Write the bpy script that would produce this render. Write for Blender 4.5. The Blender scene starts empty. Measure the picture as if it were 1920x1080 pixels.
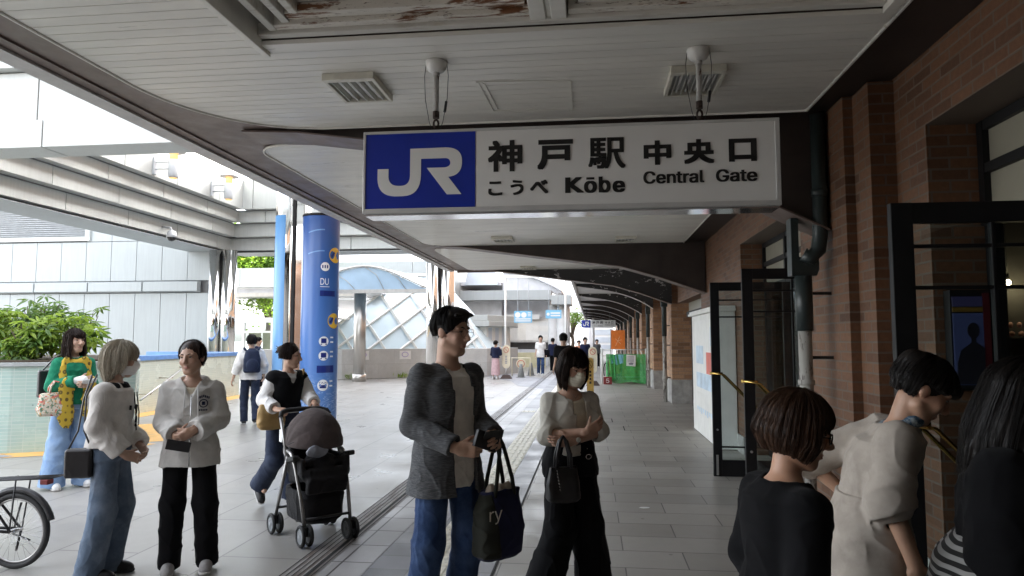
import bpy, bmesh, math, random
import numpy as np
from mathutils import Vector, Matrix
from mathutils.geometry import tessellate_polygon
random.seed(7)
SC = bpy.context.scene
COL = SC.collection
R = math.radians

# ---------------------------------------------------------------- camera
cd = bpy.data.cameras.new('camera')
cam = bpy.data.objects.new('camera', cd)
COL.objects.link(cam)
cam.location = (0, 0, 1.6)
cam.rotation_euler = (R(90 + 4.30), 0, R(6.614))
cd.sensor_width = 36
cd.lens = 36 * 1290 / 1920
cd.clip_start = 0.05
cd.clip_end = 2000
SC.camera = cam

# ---------------------------------------------------------------- daylight
SUN_EL, SUN_DIR = 35, (0.90, 0.43)          # the sun stands to the right, behind the station
w = bpy.data.worlds.new('World')
SC.world = w
w.use_nodes = True
wn = w.node_tree
bg = wn.nodes['Background']
sky = wn.nodes.new('ShaderNodeTexSky')
sky.sky_type = 'NISHITA'
sky.sun_disc = False
sky.sun_elevation = R(SUN_EL)
sky.sun_rotation = math.atan2(SUN_DIR[0], SUN_DIR[1])
sky.air_density = 1.0
sky.dust_density = 3.0
sky.ozone_density = 1.0
hz = wn.nodes.new('ShaderNodeHueSaturation')       # hazy bright day: the blue is half washed out
hz.inputs['Saturation'].default_value = .27
wn.links.new(sky.outputs[0], hz.inputs['Color'])
wn.links.new(hz.outputs[0], bg.inputs[0])
bg.inputs[1].default_value = 0.15
sl = bpy.data.lights.new('sun', 'SUN')
sl.energy = 3.2
sl.angle = R(0.6)
sl.color = (1, 0.95, 0.87)
sun = bpy.data.objects.new('sun', sl)
COL.objects.link(sun)
ce = math.cos(R(SUN_EL))
n_ = math.hypot(*SUN_DIR)
sun.rotation_euler = Vector((SUN_DIR[0] / n_ * ce, SUN_DIR[1] / n_ * ce, math.sin(R(SUN_EL)))).to_track_quat('Z', 'Y').to_euler()
sun.location = (20, 10, 30)
SC.view_settings.view_transform = 'Standard'
SC.view_settings.look = 'None'
SC.view_settings.exposure = 3.4
SC.view_settings.gamma = 1
SC.render.engine = 'CYCLES'
SC.cycles.max_bounces = 9
SC.cycles.diffuse_bounces = 5
SC.cycles.glossy_bounces = 4
SC.cycles.transparent_max_bounces = 12
SC.cycles.use_denoising = True
SC.cycles.sample_clamp_indirect = 6
# ---------------------------------------------------------------- helpers
WLOC = {}

def tag(o, label=None, cat=None, group=None, kind=None):
    if label: o['label'] = label
    if cat: o['category'] = cat
    if group: o['group'] = group
    if kind: o['kind'] = kind
    return o

def thing(name, label, cat, loc=(0, 0, 0), rz=0, group=None):
    o = bpy.data.objects.new(name, None)
    COL.objects.link(o)
    o.empty_display_size = .1
    o.location = loc
    o.rotation_euler = (0, 0, rz)
    return tag(o, label, cat, group)

def wloc(o):
    v = Vector((0, 0, 0))
    while o:
        v += o.location
        o = o.parent
    return v

def link_mesh(name, me, mats, parent=None, world=False):
    o = bpy.data.objects.new(name, me)
    COL.objects.link(o)
    for m in (mats if isinstance(mats, (list, tuple)) else [mats]):
        me.materials.append(m)
    if parent:
        o.parent = parent
        if world: o.location = -wloc(parent)
    return o

class MB:
    """collects boxes, tubes, prisms and lathes into one mesh"""
    def __init__(s):
        s.v, s.f, s.mi, s.m, s.sm, s.cs = [], [], [], 0, [], False
    def face(s, idx):
        s.f.append(idx); s.mi.append(s.m); s.sm.append(s.cs)
    def add(s, vs, fs):
        b = len(s.v)
        s.v += [tuple(p) for p in vs]
        for f in fs: s.face([b + i for i in f])
        return s
    def box(s, x0, x1, y0, y1, z0, z1):
        return s.add([(x0,y0,z0),(x1,y0,z0),(x1,y1,z0),(x0,y1,z0),(x0,y0,z1),(x1,y0,z1),(x1,y1,z1),(x0,y1,z1)],
                     [(0,3,2,1),(4,5,6,7),(0,1,5,4),(1,2,6,5),(2,3,7,6),(3,0,4,7)])
    def obox(s, c, h, M=None):
        M = M or Matrix.Identity(3)
        c = Vector(c)
        vs = [c + M @ Vector((h[0]*a, h[1]*b, h[2]*d)) for d in (-1, 1) for a, b in ((-1,-1),(1,-1),(1,1),(-1,1))]
        return s.add(vs, [(0,3,2,1),(4,5,6,7),(0,1,5,4),(1,2,6,5),(2,3,7,6),(3,0,4,7)])
    def bar(s, p, q, w, h, up=(0,0,1)):
        p, q = Vector(p), Vector(q)
        d = (q - p); L = d.length; d.normalize()
        x = d.cross(Vector(up)); x.normalize(); u = x.cross(d)
        M = Matrix((x, d, u)).transposed()
        return s.obox((p + q) / 2, (w / 2, L / 2, h / 2), M)
    def quad(s, *p):
        return s.add(p, [tuple(range(len(p)))])
    def prism(s, poly, ax, a, b):
        """poly: 2D outline in the plane across axis ax (x: (y,z), y: (x,z), z: (x,y)), extruded from a to b"""
        def P(u, v, t): return {'x': (t, u, v), 'y': (u, t, v), 'z': (u, v, t)}[ax]
        n = len(poly)
        vs = [P(u, v, a) for u, v in poly] + [P(u, v, b) for u, v in poly]
        tris = tessellate_polygon([[Vector((u, v, 0)) for u, v in poly]])
        cs = s.cs; s.cs = False
        base = len(s.v); s.v += vs
        ar = sum(poly[i][0]*poly[(i+1)%n][1] - poly[(i+1)%n][0]*poly[i][1] for i in range(n))
        sg = (ar > 0) ^ (ax == 'y') ^ (b < a)
        for t in tris:
            t = list(t)
            e = Vector(poly[t[1]]) - Vector(poly[t[0]]); g = Vector(poly[t[2]]) - Vector(poly[t[0]])
            if (e.x*g.y - e.y*g.x > 0) != (ar > 0): t.reverse()
            lo = t[::-1] if sg else t
            hi = t if sg else t[::-1]
            s.face([base + i for i in lo]); s.face([base + n + i for i in hi])
        s.cs = cs
        for i in range(n):
            j = (i + 1) % n
            q = [base+i, base+j, base+n+j, base+n+i]
            s.face(q if sg else q[::-1])
        return s
    def tube(s, path, r, n=10, caps=True, closed=False):
        P = [Vector(p) for p in path]; k = len(P)
        rr = r if isinstance(r, (list, tuple)) else [r] * k
        ref = None; rings = []; b = len(s.v)
        for i in range(k):
            a = P[i-1] if (i or closed) else P[0]; c = P[(i+1) % k] if (i < k-1 or closed) else P[k-1]
            d = (c - a).normalized()
            if ref is None:
                ref = d.orthogonal().normalized()
            ref = (ref - d * ref.dot(d)).normalized()
            bi = d.cross(ref)
            for j in range(n):
                t = 2 * math.pi * j / n
                s.v.append(tuple(P[i] + (ref * math.cos(t) + bi * math.sin(t)) * rr[i]))
        cs = s.cs; s.cs = True
        for i in range(k if closed else k - 1):
            i2 = (i + 1) % k
            for j in range(n):
                j2 = (j + 1) % n
                s.face([b+i*n+j, b+i*n+j2, b+i2*n+j2, b+i2*n+j])
        s.cs = False
        if caps and not closed:
            s.face([b + j for j in range(n)][::-1]); s.face([b + (k-1)*n + j for j in range(n)])
        s.cs = cs
        return s
    def lathe(s, prof, c=(0,0,0), n=24, sx=1, sy=1, a0=0, a1=2*math.pi, M=None):
        b = len(s.v); full = abs(a1 - a0 - 2*math.pi) < 1e-6
        cols = n if full else n + 1
        M = M or Matrix.Identity(3); c = Vector(c)
        for r, z in prof:
            for j in range(cols):
                t = a0 + (a1 - a0) * j / n
                s.v.append(tuple(c + M @ Vector((r*math.cos(t)*sx, r*math.sin(t)*sy, z))))
        cs = s.cs; s.cs = True
        for i in range(len(prof) - 1):
            for j in range(n):
                j2 = (j + 1) % cols
                s.face([b+i*cols+j, b+i*cols+j2, b+(i+1)*cols+j2, b+(i+1)*cols+j])
        s.cs = False
        if full:
            if prof[0][0] > 1e-5: s.face([b + j for j in range(n)][::-1])
            if prof[-1][0] > 1e-5: s.face([b + (len(prof)-1)*cols + j for j in range(n)])
        s.cs = cs
        return s
    def build(s, name, mats, parent=None, bevel=0, smooth=None, world=True, seg=2):
        me = bpy.data.meshes.new(name)
        me.from_pydata(s.v, [], s.f)
        me.polygons.foreach_set('material_index', s.mi)
        me.polygons.foreach_set('use_smooth', [bool(smooth)] * len(s.f) if smooth is not None else s.sm)
        me.update()
        o = link_mesh(name, me, mats, parent, world)
        if bevel:
            md = o.modifiers.new('bevel', 'BEVEL'); md.width = bevel; md.segments = seg
            md.limit_method = 'ANGLE'; md.angle_limit = R(40)
        return o

def arc(cx, cy, r, a0, a1, n=10, ry=None):
    ry = r if ry is None else ry
    return [(cx + r*math.cos(R(a0+(a1-a0)*i/n)), cy + ry*math.sin(R(a0+(a1-a0)*i/n))) for i in range(n+1)]

def qb(p0, c, p1, n=8):
    return [((1-t)**2*p0[0]+2*t*(1-t)*c[0]+t*t*p1[0], (1-t)**2*p0[1]+2*t*(1-t)*c[1]+t*t*p1[1]) for t in [i/n for i in range(n+1)]]

def copy_tree(o, parent=None):
    c = o.copy()
    COL.objects.link(c)
    if parent: c.parent = parent
    for ch in [x for x in bpy.data.objects if x.parent == o]:
        copy_tree(ch, c)
    return c

_txt = {}
try:                                                        # the sans that ships with Blender, for the Latin words
    import os
    SANS = bpy.data.fonts.load(os.path.join(bpy.utils.system_resource('DATAFILES'), 'fonts', 'Inter.woff2'))
except Exception:
    SANS = None
def text_mesh(body, bold=0.0):
    """outline of a written word as flat triangles normalised to its own box"""
    key = (body, bold)
    if key not in _txt:
        cu = bpy.data.curves.new('lettering', 'FONT')
        cu.body = body; cu.offset = bold
        if SANS and max(map(ord, body)) < 0x400 and not set(body) & set('KDTXI'): cu.font = SANS; cu.resolution_u = 3
        o = bpy.data.objects.new('lettering', cu)
        COL.objects.link(o)
        bpy.context.view_layer.update()
        me = bpy.data.meshes.new_from_object(o.evaluated_get(bpy.context.evaluated_depsgraph_get()))
        vs = [v.co.copy() for v in me.vertices]; fs = [list(p.vertices) for p in me.polygons]
        bpy.data.objects.remove(o); bpy.data.curves.remove(cu); bpy.data.meshes.remove(me)
        x0, x1 = min(v.x for v in vs), max(v.x for v in vs); y0, y1 = min(v.y for v in vs), max(v.y for v in vs)
        _txt[key] = ([((v.x-x0)/(x1-x0), (v.y-y0)/(y1-y0)) for v in vs], fs)
    return _txt[key]

def write(mb, body, x0, x1, z0, z1, fn, bold=0.0):
    """lay lettering into the box x0..x1, z0..z1 of a surface; fn(u, v) gives the 3D point"""
    vs, fs = text_mesh(body, bold)
    mb.add([fn(x0 + u*(x1-x0), z0 + v*(z1-z0)) for u, v in vs], fs)
# ---------------------------------------------------------------- materials
def new_mat(name):
    m = bpy.data.materials.new(name); m.use_nodes = True
    nt = m.node_tree
    return m, nt, nt.nodes['Principled BSDF']

def nd(nt, t, **k):
    n = nt.nodes.new('ShaderNode' + t)
    for a, b in k.items():
        if a.startswith('i_'):
            s = n.inputs[int(a[2:])] if a[2:].isdigit() else n.inputs[a[2:].replace('_', ' ')]
            if hasattr(b, 'is_output'): nt.links.new(b, s)
            else: s.default_value = b
        else: setattr(n, a, b)
    return n

def coord(nt, sc=(1, 1, 1), rot=(0, 0, 0), loc=(0, 0, 0)):
    tc = nd(nt, 'TexCoord')
    mp = nd(nt, 'Mapping', i_Vector=tc.outputs['Object'], i_Scale=sc, i_Rotation=rot, i_Location=loc)
    return mp.outputs[0]

def c4(c): return (c[0], c[1], c[2], 1)

def mixc(nt, fac, a, b, mode='MIX'):
    n = nd(nt, 'Mix', data_type='RGBA', blend_type=mode)
    for s, v in ((n.inputs[0], fac), (n.inputs[6], a), (n.inputs[7], b)):
        if hasattr(v, 'is_output'): nt.links.new(v, s)
        else: s.default_value = v if not isinstance(v, tuple) else c4(v)
    return n.outputs[2]

def ramp(nt, fac, *stops):
    r = nd(nt, 'ValToRGB', i_0=fac)
    e = r.color_ramp.elements
    while len(e) < len(stops): e.new(.5)
    for s, (p, c) in zip(e, stops):
        s.position = p; s.color = c4(c) if isinstance(c, tuple) else (c, c, c, 1)
    return r.outputs[0]

def noise(nt, vec, scale, detail=4, rough=.6):
    return nd(nt, 'TexNoise', i_Vector=vec, i_Scale=scale, i_Detail=detail, i_Roughness=rough).outputs[0]

def bumpn(nt, b, h, strength=.3, dist=.01):
    n = nd(nt, 'Bump', i_Strength=strength, i_Distance=dist, i_Height=h)
    nt.links.new(n.outputs[0], b.inputs['Normal'])

def mat(name, col, rough=.6, metal=0, var=.12, vs=4, bump=0, bs=60, bd=.004, st=(1, 1, 1), col2=None, spec=.5, rv=0, sheen=0, emit=0):
    m, nt, b = new_mat(name)
    v = coord(nt, st)
    n1 = noise(nt, v, vs, 6)
    lo = tuple(c*(1-var) for c in col); hi = col2 or tuple(min(1, c*(1+var)) for c in col)
    nt.links.new(ramp(nt, n1, (.3, lo), (.7, hi)), b.inputs['Base Color'])
    b.inputs['Roughness'].default_value = rough
    b.inputs['Metallic'].default_value = metal
    b.inputs['Specular IOR Level'].default_value = spec
    if rv:
        nt.links.new(ramp(nt, noise(nt, v, vs*2.3, 5), (.3, max(0, rough-rv)), (.7, min(1, rough+rv))), b.inputs['Roughness'])
    if sheen: b.inputs['Sheen Weight'].default_value = sheen
    if bump: bumpn(nt, b, noise(nt, v, bs, 3), bump, bd)
    if emit:
        b.inputs['Emission Color'].default_value = c4(col); b.inputs['Emission Strength'].default_value = emit
    return m

def slab_mat(name, cols, w_, h_, offset=.5, joint=(.03, .03, .03), jw=.006, rough=.45, speck=.25, rot=0, loc=(0, 0, 0), bump=.25, stain=.3, wall=False):
    """rectangular paving: per-slab tone, dark joints, fine grain, worn patches"""
    m, nt, b = new_mat(name)
    v = coord(nt, rot=(0, 0, rot), loc=loc)
    if wall:
        sp = nd(nt, 'SeparateXYZ', i_0=v); v = nd(nt, 'CombineXYZ', i_0=nd(nt, 'Math', operation='ADD', i_0=sp.outputs[0], i_1=sp.outputs[1]).outputs[0], i_1=sp.outputs[2]).outputs[0]
    br = nd(nt, 'TexBrick', i_Vector=v, i_Color1=(0, 0, 0, 1), i_Color2=(1, 1, 1, 1), i_Mortar=(.5, .5, .5, 1), i_Scale=1.0,
            i_Mortar_Size=jw, i_Mortar_Smooth=.1, i_Bias=0.0, i_Brick_Width=w_, i_Row_Height=h_)
    br.offset = offset; br.squash = 1
    base = mixc(nt, br.outputs[0], cols[0], cols[1])
    g = noise(nt, v, 260, 3)
    base = mixc(nt, speck, base, ramp(nt, g, (.35, .25), (.65, 1.0)), 'MULTIPLY')
    st = noise(nt, v, 1.3, 6)
    base = mixc(nt, stain, base, ramp(nt, st, (.35, .45), (.65, 1.0)), 'MULTIPLY')
    st2 = noise(nt, v, 9, 5)
    base = mixc(nt, stain*.6, base, ramp(nt, st2, (.3, .6), (.7, 1.0)), 'MULTIPLY')
    vo = nd(nt, 'TexVoronoi', i_Vector=v, i_Scale=1.7)      # trodden gum and small scuffs
    base = mixc(nt, ramp(nt, vo.outputs['Distance'], (.022, .55), (.034, 0.0)), base, (.05, .048, .045))
    vo2 = nd(nt, 'TexVoronoi', i_Vector=coord(nt, (.45, 1, 1), (0, 0, .5), (3, 7, 0)), i_Scale=1.1)
    base = mixc(nt, ramp(nt, vo2.outputs['Distance'], (.03, .30), (.06, 0.0)), base, (.62, .60, .57))
    base = mixc(nt, br.outputs[1], base, joint)
    nt.links.new(base, b.inputs['Base Color'])
    nt.links.new(ramp(nt, st, (.3, rough-.12), (.7, rough+.12)), b.inputs['Roughness'])
    hgt = nd(nt, 'Math', operation='MULTIPLY_ADD', i_0=br.outputs[1], i_1=-1.0, i_2=nd(nt, 'Math', operation='MULTIPLY', i_0=g, i_1=.12).outputs[0])
    bumpn(nt, b, hgt.outputs[0], bump, .004)
    return m

def brick_mat(name, c1, c2, mortar, bw=.225, bh=.07, mw=.006):
    m, nt, b = new_mat(name)
    tc = nd(nt, 'TexCoord')
    sp = nd(nt, 'SeparateXYZ', i_0=tc.outputs['Object'])
    ad = nd(nt, 'Math', operation='ADD', i_0=sp.outputs[0], i_1=sp.outputs[1])
    cb = nd(nt, 'CombineXYZ', i_0=ad.outputs[0], i_1=sp.outputs[2])
    br = nd(nt, 'TexBrick', i_Vector=cb.outputs[0], i_Color1=(0, 0, 0, 1), i_Color2=(1, 1, 1, 1), i_Mortar=(.5, .5, .5, 1), i_Scale=1.0,
            i_Mortar_Size=mw, i_Mortar_Smooth=.2, i_Bias=0.0, i_Brick_Width=bw, i_Row_Height=bh)
    base = ramp(nt, br.outputs[0], (0, c1), (.35, tuple((a+b_)/2*1.1 for a, b_ in zip(c1, c2))), (.8, c2), (1, tuple(x*.75 for x in c1)))
    n1 = noise(nt, tc.outputs['Object'], 30, 4)
    base = mixc(nt, .45, base, ramp(nt, n1, (.3, .45), (.7, 1.1)), 'MULTIPLY')
    base = mixc(nt, .35, base, ramp(nt, noise(nt, tc.outputs['Object'], 1.6, 5), (.3, .5), (.7, 1.05)), 'MULTIPLY')
    base = mixc(nt, br.outputs[1], base, mortar)
    nt.links.new(base, b.inputs['Base Color'])
    b.inputs['Roughness'].default_value = .6
    h = nd(nt, 'Math', operation='MULTIPLY_ADD', i_0=br.outputs[1], i_1=-1.0, i_2=nd(nt, 'Math', operation='MULTIPLY', i_0=n1, i_1=.35).outputs[0])
    bumpn(nt, b, h.outputs[0], .6, .006)
    return m

def patchy_mat(name, col, patch, thr=.6, scale=8, st=(1, 1, 1), rough=.6, metal=0, soft=.06, col3=None, scale2=22):
    """paint that has flaked or rusted in irregular patches"""
    m, nt, b = new_mat(name)
    v = coord(nt, st)
    n1 = noise(nt, v, scale, 9, .68)
    fac = ramp(nt, n1, (thr, 0.0), (thr+soft, 1.0))
    base = mixc(nt, fac, col, patch)
    if col3:
        n2 = noise(nt, v, scale2, 8, .7)
        base = mixc(nt, ramp(nt, n2, (.58, 0.0), (.66, 1.0)), base, col3)
    base = mixc(nt, .4, base, ramp(nt, noise(nt, v, scale*.35, 5), (.3, .55), (.7, 1.0)), 'MULTIPLY')
    nt.links.new(base, b.inputs['Base Color'])
    b.inputs['Roughness'].default_value = rough
    b.inputs['Metallic'].default_value = metal
    bumpn(nt, b, n1, .35, .004)
    return m

def panel_mat(name, col, rough=.38, streak=.25):
    """enamelled cladding panel with faint rain streaks and a slightly wavy sheet"""
    m, nt, b = new_mat(name)
    v = coord(nt, (6, 6, .35)); v2 = coord(nt)
    s1 = ramp(nt, noise(nt, v, 3, 6), (.35, .72), (.62, 1.0))
    base = mixc(nt, streak, col, s1, 'MULTIPLY')
    base = mixc(nt, .25, base, ramp(nt, noise(nt, v2, .8, 4), (.3, .8), (.7, 1.05)), 'MULTIPLY')
    nt.links.new(base, b.inputs['Base Color'])
    b.inputs['Roughness'].default_value = rough
    bumpn(nt, b, noise(nt, v2, 1.7, 2), .12, .02)
    return m

def glass_mat(name, tint=(.85, .9, .9), rough=.02, mirror=1.0):
    m, nt, b = new_mat(name)
    nt.nodes.remove(b)
    out = nt.nodes['Material Output']
    tr = nd(nt, 'BsdfTransparent', i_0=c4(tint)); gl = nd(nt, 'BsdfGlossy', i_0=(mirror, mirror, mirror, 1)); gl.inputs['Roughness'].default_value = rough
    fr = nd(nt, 'Fresnel', i_IOR=1.5)
    mx = nd(nt, 'MixShader', i_0=fr.outputs[0]); nt.links.new(tr.outputs[0], mx.inputs[1]); nt.links.new(gl.outputs[0], mx.inputs[2])
    nt.links.new(mx.outputs[0], out.inputs[0])
    return m

def emit_mat(name, col, s):
    m, nt, b = new_mat(name)
    b.inputs['Base Color'].default_value = c4(col)
    b.inputs['Emission Color'].default_value = c4(col); b.inputs['Emission Strength'].default_value = s
    return m

def cloth_mat(name, col, col2=None, rough=.85, weave=.35, ws=900, st=(1, 1, 1), var=.18, vs=9, sheen=.08, knit=None, heather=None):
    """woven or knitted cloth: tone drift, thread bump; knit=(axis stretch, scale) draws ribs; heather mixes a second yarn"""
    m, nt, b = new_mat(name)
    v = coord(nt, st)
    lo = tuple(c*(1-var) for c in col); hi = tuple(min(1, c*(1+var)) for c in col)
    base = ramp(nt, noise(nt, v, vs, 5), (.3, lo), (.7, hi))
    if heather:
        hv = coord(nt, heather[0])
        base = mixc(nt, ramp(nt, noise(nt, hv, heather[1], 4, .7), (.42, 0.0), (.6, 1.0)), base, col2)
    elif col2:
        base = mixc(nt, ramp(nt, noise(nt, v, vs*1.7, 5), (.45, 0.0), (.65, 1.0)), base, col2)
    nt.links.new(base, b.inputs['Base Color'])
    b.inputs['Roughness'].default_value = rough
    b.inputs['Specular IOR Level'].default_value = .12
    b.inputs['Sheen Weight'].default_value = sheen
    b.inputs['Sheen Roughness'].default_value = .5
    h = noise(nt, v, ws, 2)
    if knit:
        wv = nd(nt, 'TexWave', i_Vector=coord(nt, knit[0]), i_Scale=knit[1], i_Distortion=.6, i_Detail=1.0)
        h = nd(nt, 'Math', operation='MULTIPLY_ADD', i_0=wv.outputs[1], i_1=1.6, i_2=h).outputs[0]
    bumpn(nt, b, h, weave, .003)
    return m

def hair_mat(name, col, col2, rough=.42):
    m, nt, b = new_mat(name)
    v = coord(nt, (1, 1, .07))
    n1 = noise(nt, v, 190, 5, .7)
    n2 = noise(nt, coord(nt, (1, 1, .15)), 26, 4)
    base = mixc(nt, ramp(nt, n1, (.38, 0.0), (.66, 1.0)), col, col2)
    base = mixc(nt, .5, base, ramp(nt, n2, (.35, .45), (.65, 1.15)), 'MULTIPLY')
    nt.links.new(base, b.inputs['Base Color'])
    b.inputs['Roughness'].default_value = rough
    b.inputs['Specular IOR Level'].default_value = .22
    bumpn(nt, b, n1, .45, .003)
    return m

def skin_mat(name):
    m, nt, b = new_mat(name)
    at = nd(nt, 'VertexColor', layer_name='tone')
    v = coord(nt)
    base = mixc(nt, .3, at.outputs[0], ramp(nt, noise(nt, v, 35, 5), (.3, .75), (.7, 1.08)), 'MULTIPLY')
    nt.links.new(base, b.inputs['Base Color'])
    b.inputs['Roughness'].default_value = .5
    b.inputs['Subsurface Weight'].default_value = .12
    b.inputs['Subsurface Radius'].default_value = (.012, .005, .003)
    b.inputs['Subsurface Scale'].default_value = .6
    bumpn(nt, b, noise(nt, v, 420, 3), .12, .001)
    return m

M = {}
M['plaza'] = slab_mat('terrazzo paving', ((.315, .30, .275), (.365, .35, .325)), 1.98, .66, .5, (.15, .14, .135), .008, .36, .20, R(90), (0, .1, 0), .10, .07)
M['walk'] = slab_mat('grey walkway slabs', ((.33, .31, .275), (.43, .405, .365)), .88, .395, .5, (.09, .085, .08), .005, .46, .3, 0, (.22, .11, 0), .35, .3)
M['tile'] = slab_mat('dark square paving tiles', ((.105, .105, .118), (.185, .185, .20)), .32, .30, 0, (.06, .06, .06), .006, .42, .3, 0, (.0, .0, 0), .35, .3)
M['lslab'] = slab_mat('pale edge slabs', ((.38, .37, .37), (.46, .45, .45)), .9, .41, 0, (.06, .055, .05), .008, .45, .3, 0, (0, 0, 0), .3, .3)
M['far_dark'] = slab_mat('grey path tiles', ((.24, .24, .26), (.32, .32, .34)), .6, .3, .5, (.10, .10, .10), .008, .5, .25)
M['tactile'] = mat('worn tactile paving', (.66, .63, .52), .55, var=.25, vs=14, bump=.2, bs=200)
M['drain'] = patchy_mat('stained drain stone', (.33, .31, .295), (.19, .155, .135), .50, 3, (6, .6, 1), .5, col3=(.42, .41, .40))
M['black'] = mat('black gap', (.012, .011, .011), .8)
M['brick'] = brick_mat('brown glazed brick', (.125, .056, .028), (.195, .092, .046), (.13, .098, .075), .225, .072, .0075)
M['brick_far'] = brick_mat('tan facing brick', (.36, .19, .10), (.52, .30, .17), (.25, .19, .15), .3, .09)
M['stone'] = mat('weathered base stone', (.36, .35, .33), .75, var=.3, vs=6, bump=.4, bs=90)
M['plank'] = mat('painted soffit boards', (.76, .74, .68), .36, var=.10, vs=1.6, bump=.06, bs=25, st=(.4, 3, 1), rv=.1)
M['plank_far'] = mat('pale canopy sheeting', (.60, .60, .60), .5, var=.1, vs=2)
M['brown'] = mat('brown painted steel', (.155, .115, .10), .45, var=.22, vs=2.5, bump=.08, bs=40, rv=.1)
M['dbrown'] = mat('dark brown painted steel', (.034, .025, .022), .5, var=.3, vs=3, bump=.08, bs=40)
M['peel'] = patchy_mat('peeling black paint', (.035, .033, .034), (.55, .54, .53), .60, 3.4, (1.3, 1, 2.2), .6, soft=.02)
M['trim'] = mat('aluminium gutter trim', (.50, .48, .47), .45, .0, var=.15, vs=6)
M['rustwhite'] = patchy_mat('rusting white frame', (.78, .74, .66), (.20, .085, .035), .53, 3.2, (.8, 7, 3), .6, soft=.05, col3=(.11, .06, .035))
M['offwhite'] = patchy_mat('stained white frame', (.76, .74, .68), (.46, .41, .32), .55, 3.5, (.7, 5, 2), .55, soft=.2)
M['skylight'] = mat('frosted skylight sheet', (.70, .70, .66), .5, var=.15, vs=3)
M['lightbox'] = mat('ivory lamp housing', (.62, .60, .52), .4, var=.15, vs=8)
M['louvre'] = mat('lamp reflector blades', (.62, .62, .58), .3, .3, var=.15, vs=12)
M['ball'] = mat('white enamel ceiling cup', (.66, .655, .63), .35, var=.1, vs=12)
M['rod'] = patchy_mat('painted hanger rod', (.50, .49, .47), (.13, .075, .05), .56, 30, (1, 1, .5), .5)
M['rust'] = mat('rusty shackle', (.065, .045, .038), .7, .3, var=.5, vs=60, bump=.4, bs=200)
M['signwhite'] = mat('white sign acrylic', (.78, .78, .76), .22, var=.03, vs=3)
M['signblue'] = mat('blue sign film', (.008, .030, .34), .3, var=.06, vs=4)
M['ink'] = mat('black sign lettering', (.012, .012, .012), .4)
M['frame'] = mat('sign edge frame', (.60, .60, .59), .35, .2, var=.08, vs=6)
M['signbase'] = mat('mirror sign underside', (.75, .76, .80), .12, .9, var=.1, vs=5)
M['white'] = panel_mat('white enamel panels', (.46, .48, .465))
M['white2'] = panel_mat('pale grey enamel panels', (.35, .375, .378), .42)
M['joint'] = mat('panel joint gasket', (.17, .17, .17), .8)
M['chrome'] = mat('mirror stainless steel', (.80, .79, .77), .07, 1, var=.04, vs=2, rv=.03)
M['steel'] = mat('brushed steel', (.52, .50, .47), .32, .9, var=.12, vs=6, st=(1, 1, .1))
M['louv'] = mat('grey ventilation blades', (.48, .50, .52), .4, .4, var=.1, vs=5)
M['tilewall'] = slab_mat('pale green glazed tiles', ((.36, .50, .46), (.42, .55, .49)), .2, .05, 0, (.50, .56, .52), .004, .25, .05, wall=True, stain=.12)
M['cap'] = mat('blue enamel wall cap', (.13, .27, .58), .35, var=.15, vs=6)
M['orange_floor'] = mat('orange floor edging', (.72, .42, .13), .6, var=.18, vs=6, bump=.1, bs=150)
M['greystep'] = mat('grey floor edging', (.30, .30, .32), .6, var=.15, vs=6)
M['soil'] = mat('planter soil', (.06, .045, .03), .9, var=.4, vs=20, bump=.5, bs=60)
M['granite'] = slab_mat('pale granite blocks', ((.60, .60, .58), (.68, .68, .66)), 2.0, .6, .5, (.40, .39, .37), .006, .7, .3, wall=True)
M['bglass'] = mat('pale blue tinted roof glass', (.40, .55, .70), .12, var=.12, vs=1.2)
M['pglass'] = mat('pyramid glass', (.66, .78, .83), .15, var=.08, vs=.6)
M['glass'] = glass_mat('window glass')
M['darkglass'] = glass_mat('shop window glass', (.30, .31, .30))
M['doorframe'] = mat('black door frame', (.010, .010, .011), .5, var=.2, vs=9, spec=.25)
M['brass'] = mat('polished brass', (.70, .46, .14), .22, 1, var=.12, vs=20)
M['cream'] = mat('cream painted wall', (.62, .58, .38), .7, var=.1, vs=3)
M['board'] = mat('white notice board frame', (.76, .76, .73), .5, var=.08, vs=4)
M['pipe_dark'] = patchy_mat('dark green drainpipe paint', (.030, .042, .042), (.10, .11, .11), .60, 9, (1, 1, .5), .4)
M['pipe_pale'] = patchy_mat('flaking white drainpipe paint', (.40, .385, .35), (.13, .11, .10), .54, 7, (2, 2, .6), .6)
M['stainless'] = mat('satin grey metal', (.5, .5, .5), .35, .8, var=.12, vs=8)
M['shutter'] = mat('grey roller shutter', (.60, .57, .53), .5, .1, var=.08, vs=2)
M['concrete'] = mat('pale concrete', (.72, .72, .72), .7, var=.14, vs=2, bump=.15, bs=40)
M['greyroof'] = mat('grey sheet roof', (.62, .62, .64), .5, .2, var=.12, vs=2)
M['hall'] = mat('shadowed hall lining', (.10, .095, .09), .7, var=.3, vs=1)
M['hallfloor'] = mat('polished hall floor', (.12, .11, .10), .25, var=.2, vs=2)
M['bark'] = mat('tree bark', (.10, .075, .055), .9, var=.35, vs=9, bump=.6, bs=30, st=(1, 1, .2))
M['plastic_y'] = mat('yellow bollard plastic', (.66, .42, .11), .45, var=.12, vs=8)
M['cone'] = mat('grey rubber cone', (.30, .31, .30), .7, var=.15, vs=9)
M['rubber'] = mat('black rubber', (.018, .018, .018), .7, var=.3, vs=20)
M['blackmetal'] = mat('black painted tube', (.022, .022, .024), .35, var=.2, vs=20)
M['alu'] = mat('dull aluminium tube', (.34, .33, .32), .35, .8, var=.12, vs=20)
M['orangesheet'] = mat('orange safety sheet', (.86, .22, .03), .6, var=.14, vs=6, bump=.3, bs=12, bd=.02)
M['greennet'] = mat('green safety netting', (.05, .46, .10), .7, var=.35, vs=26, bump=.3, bs=200)
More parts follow.
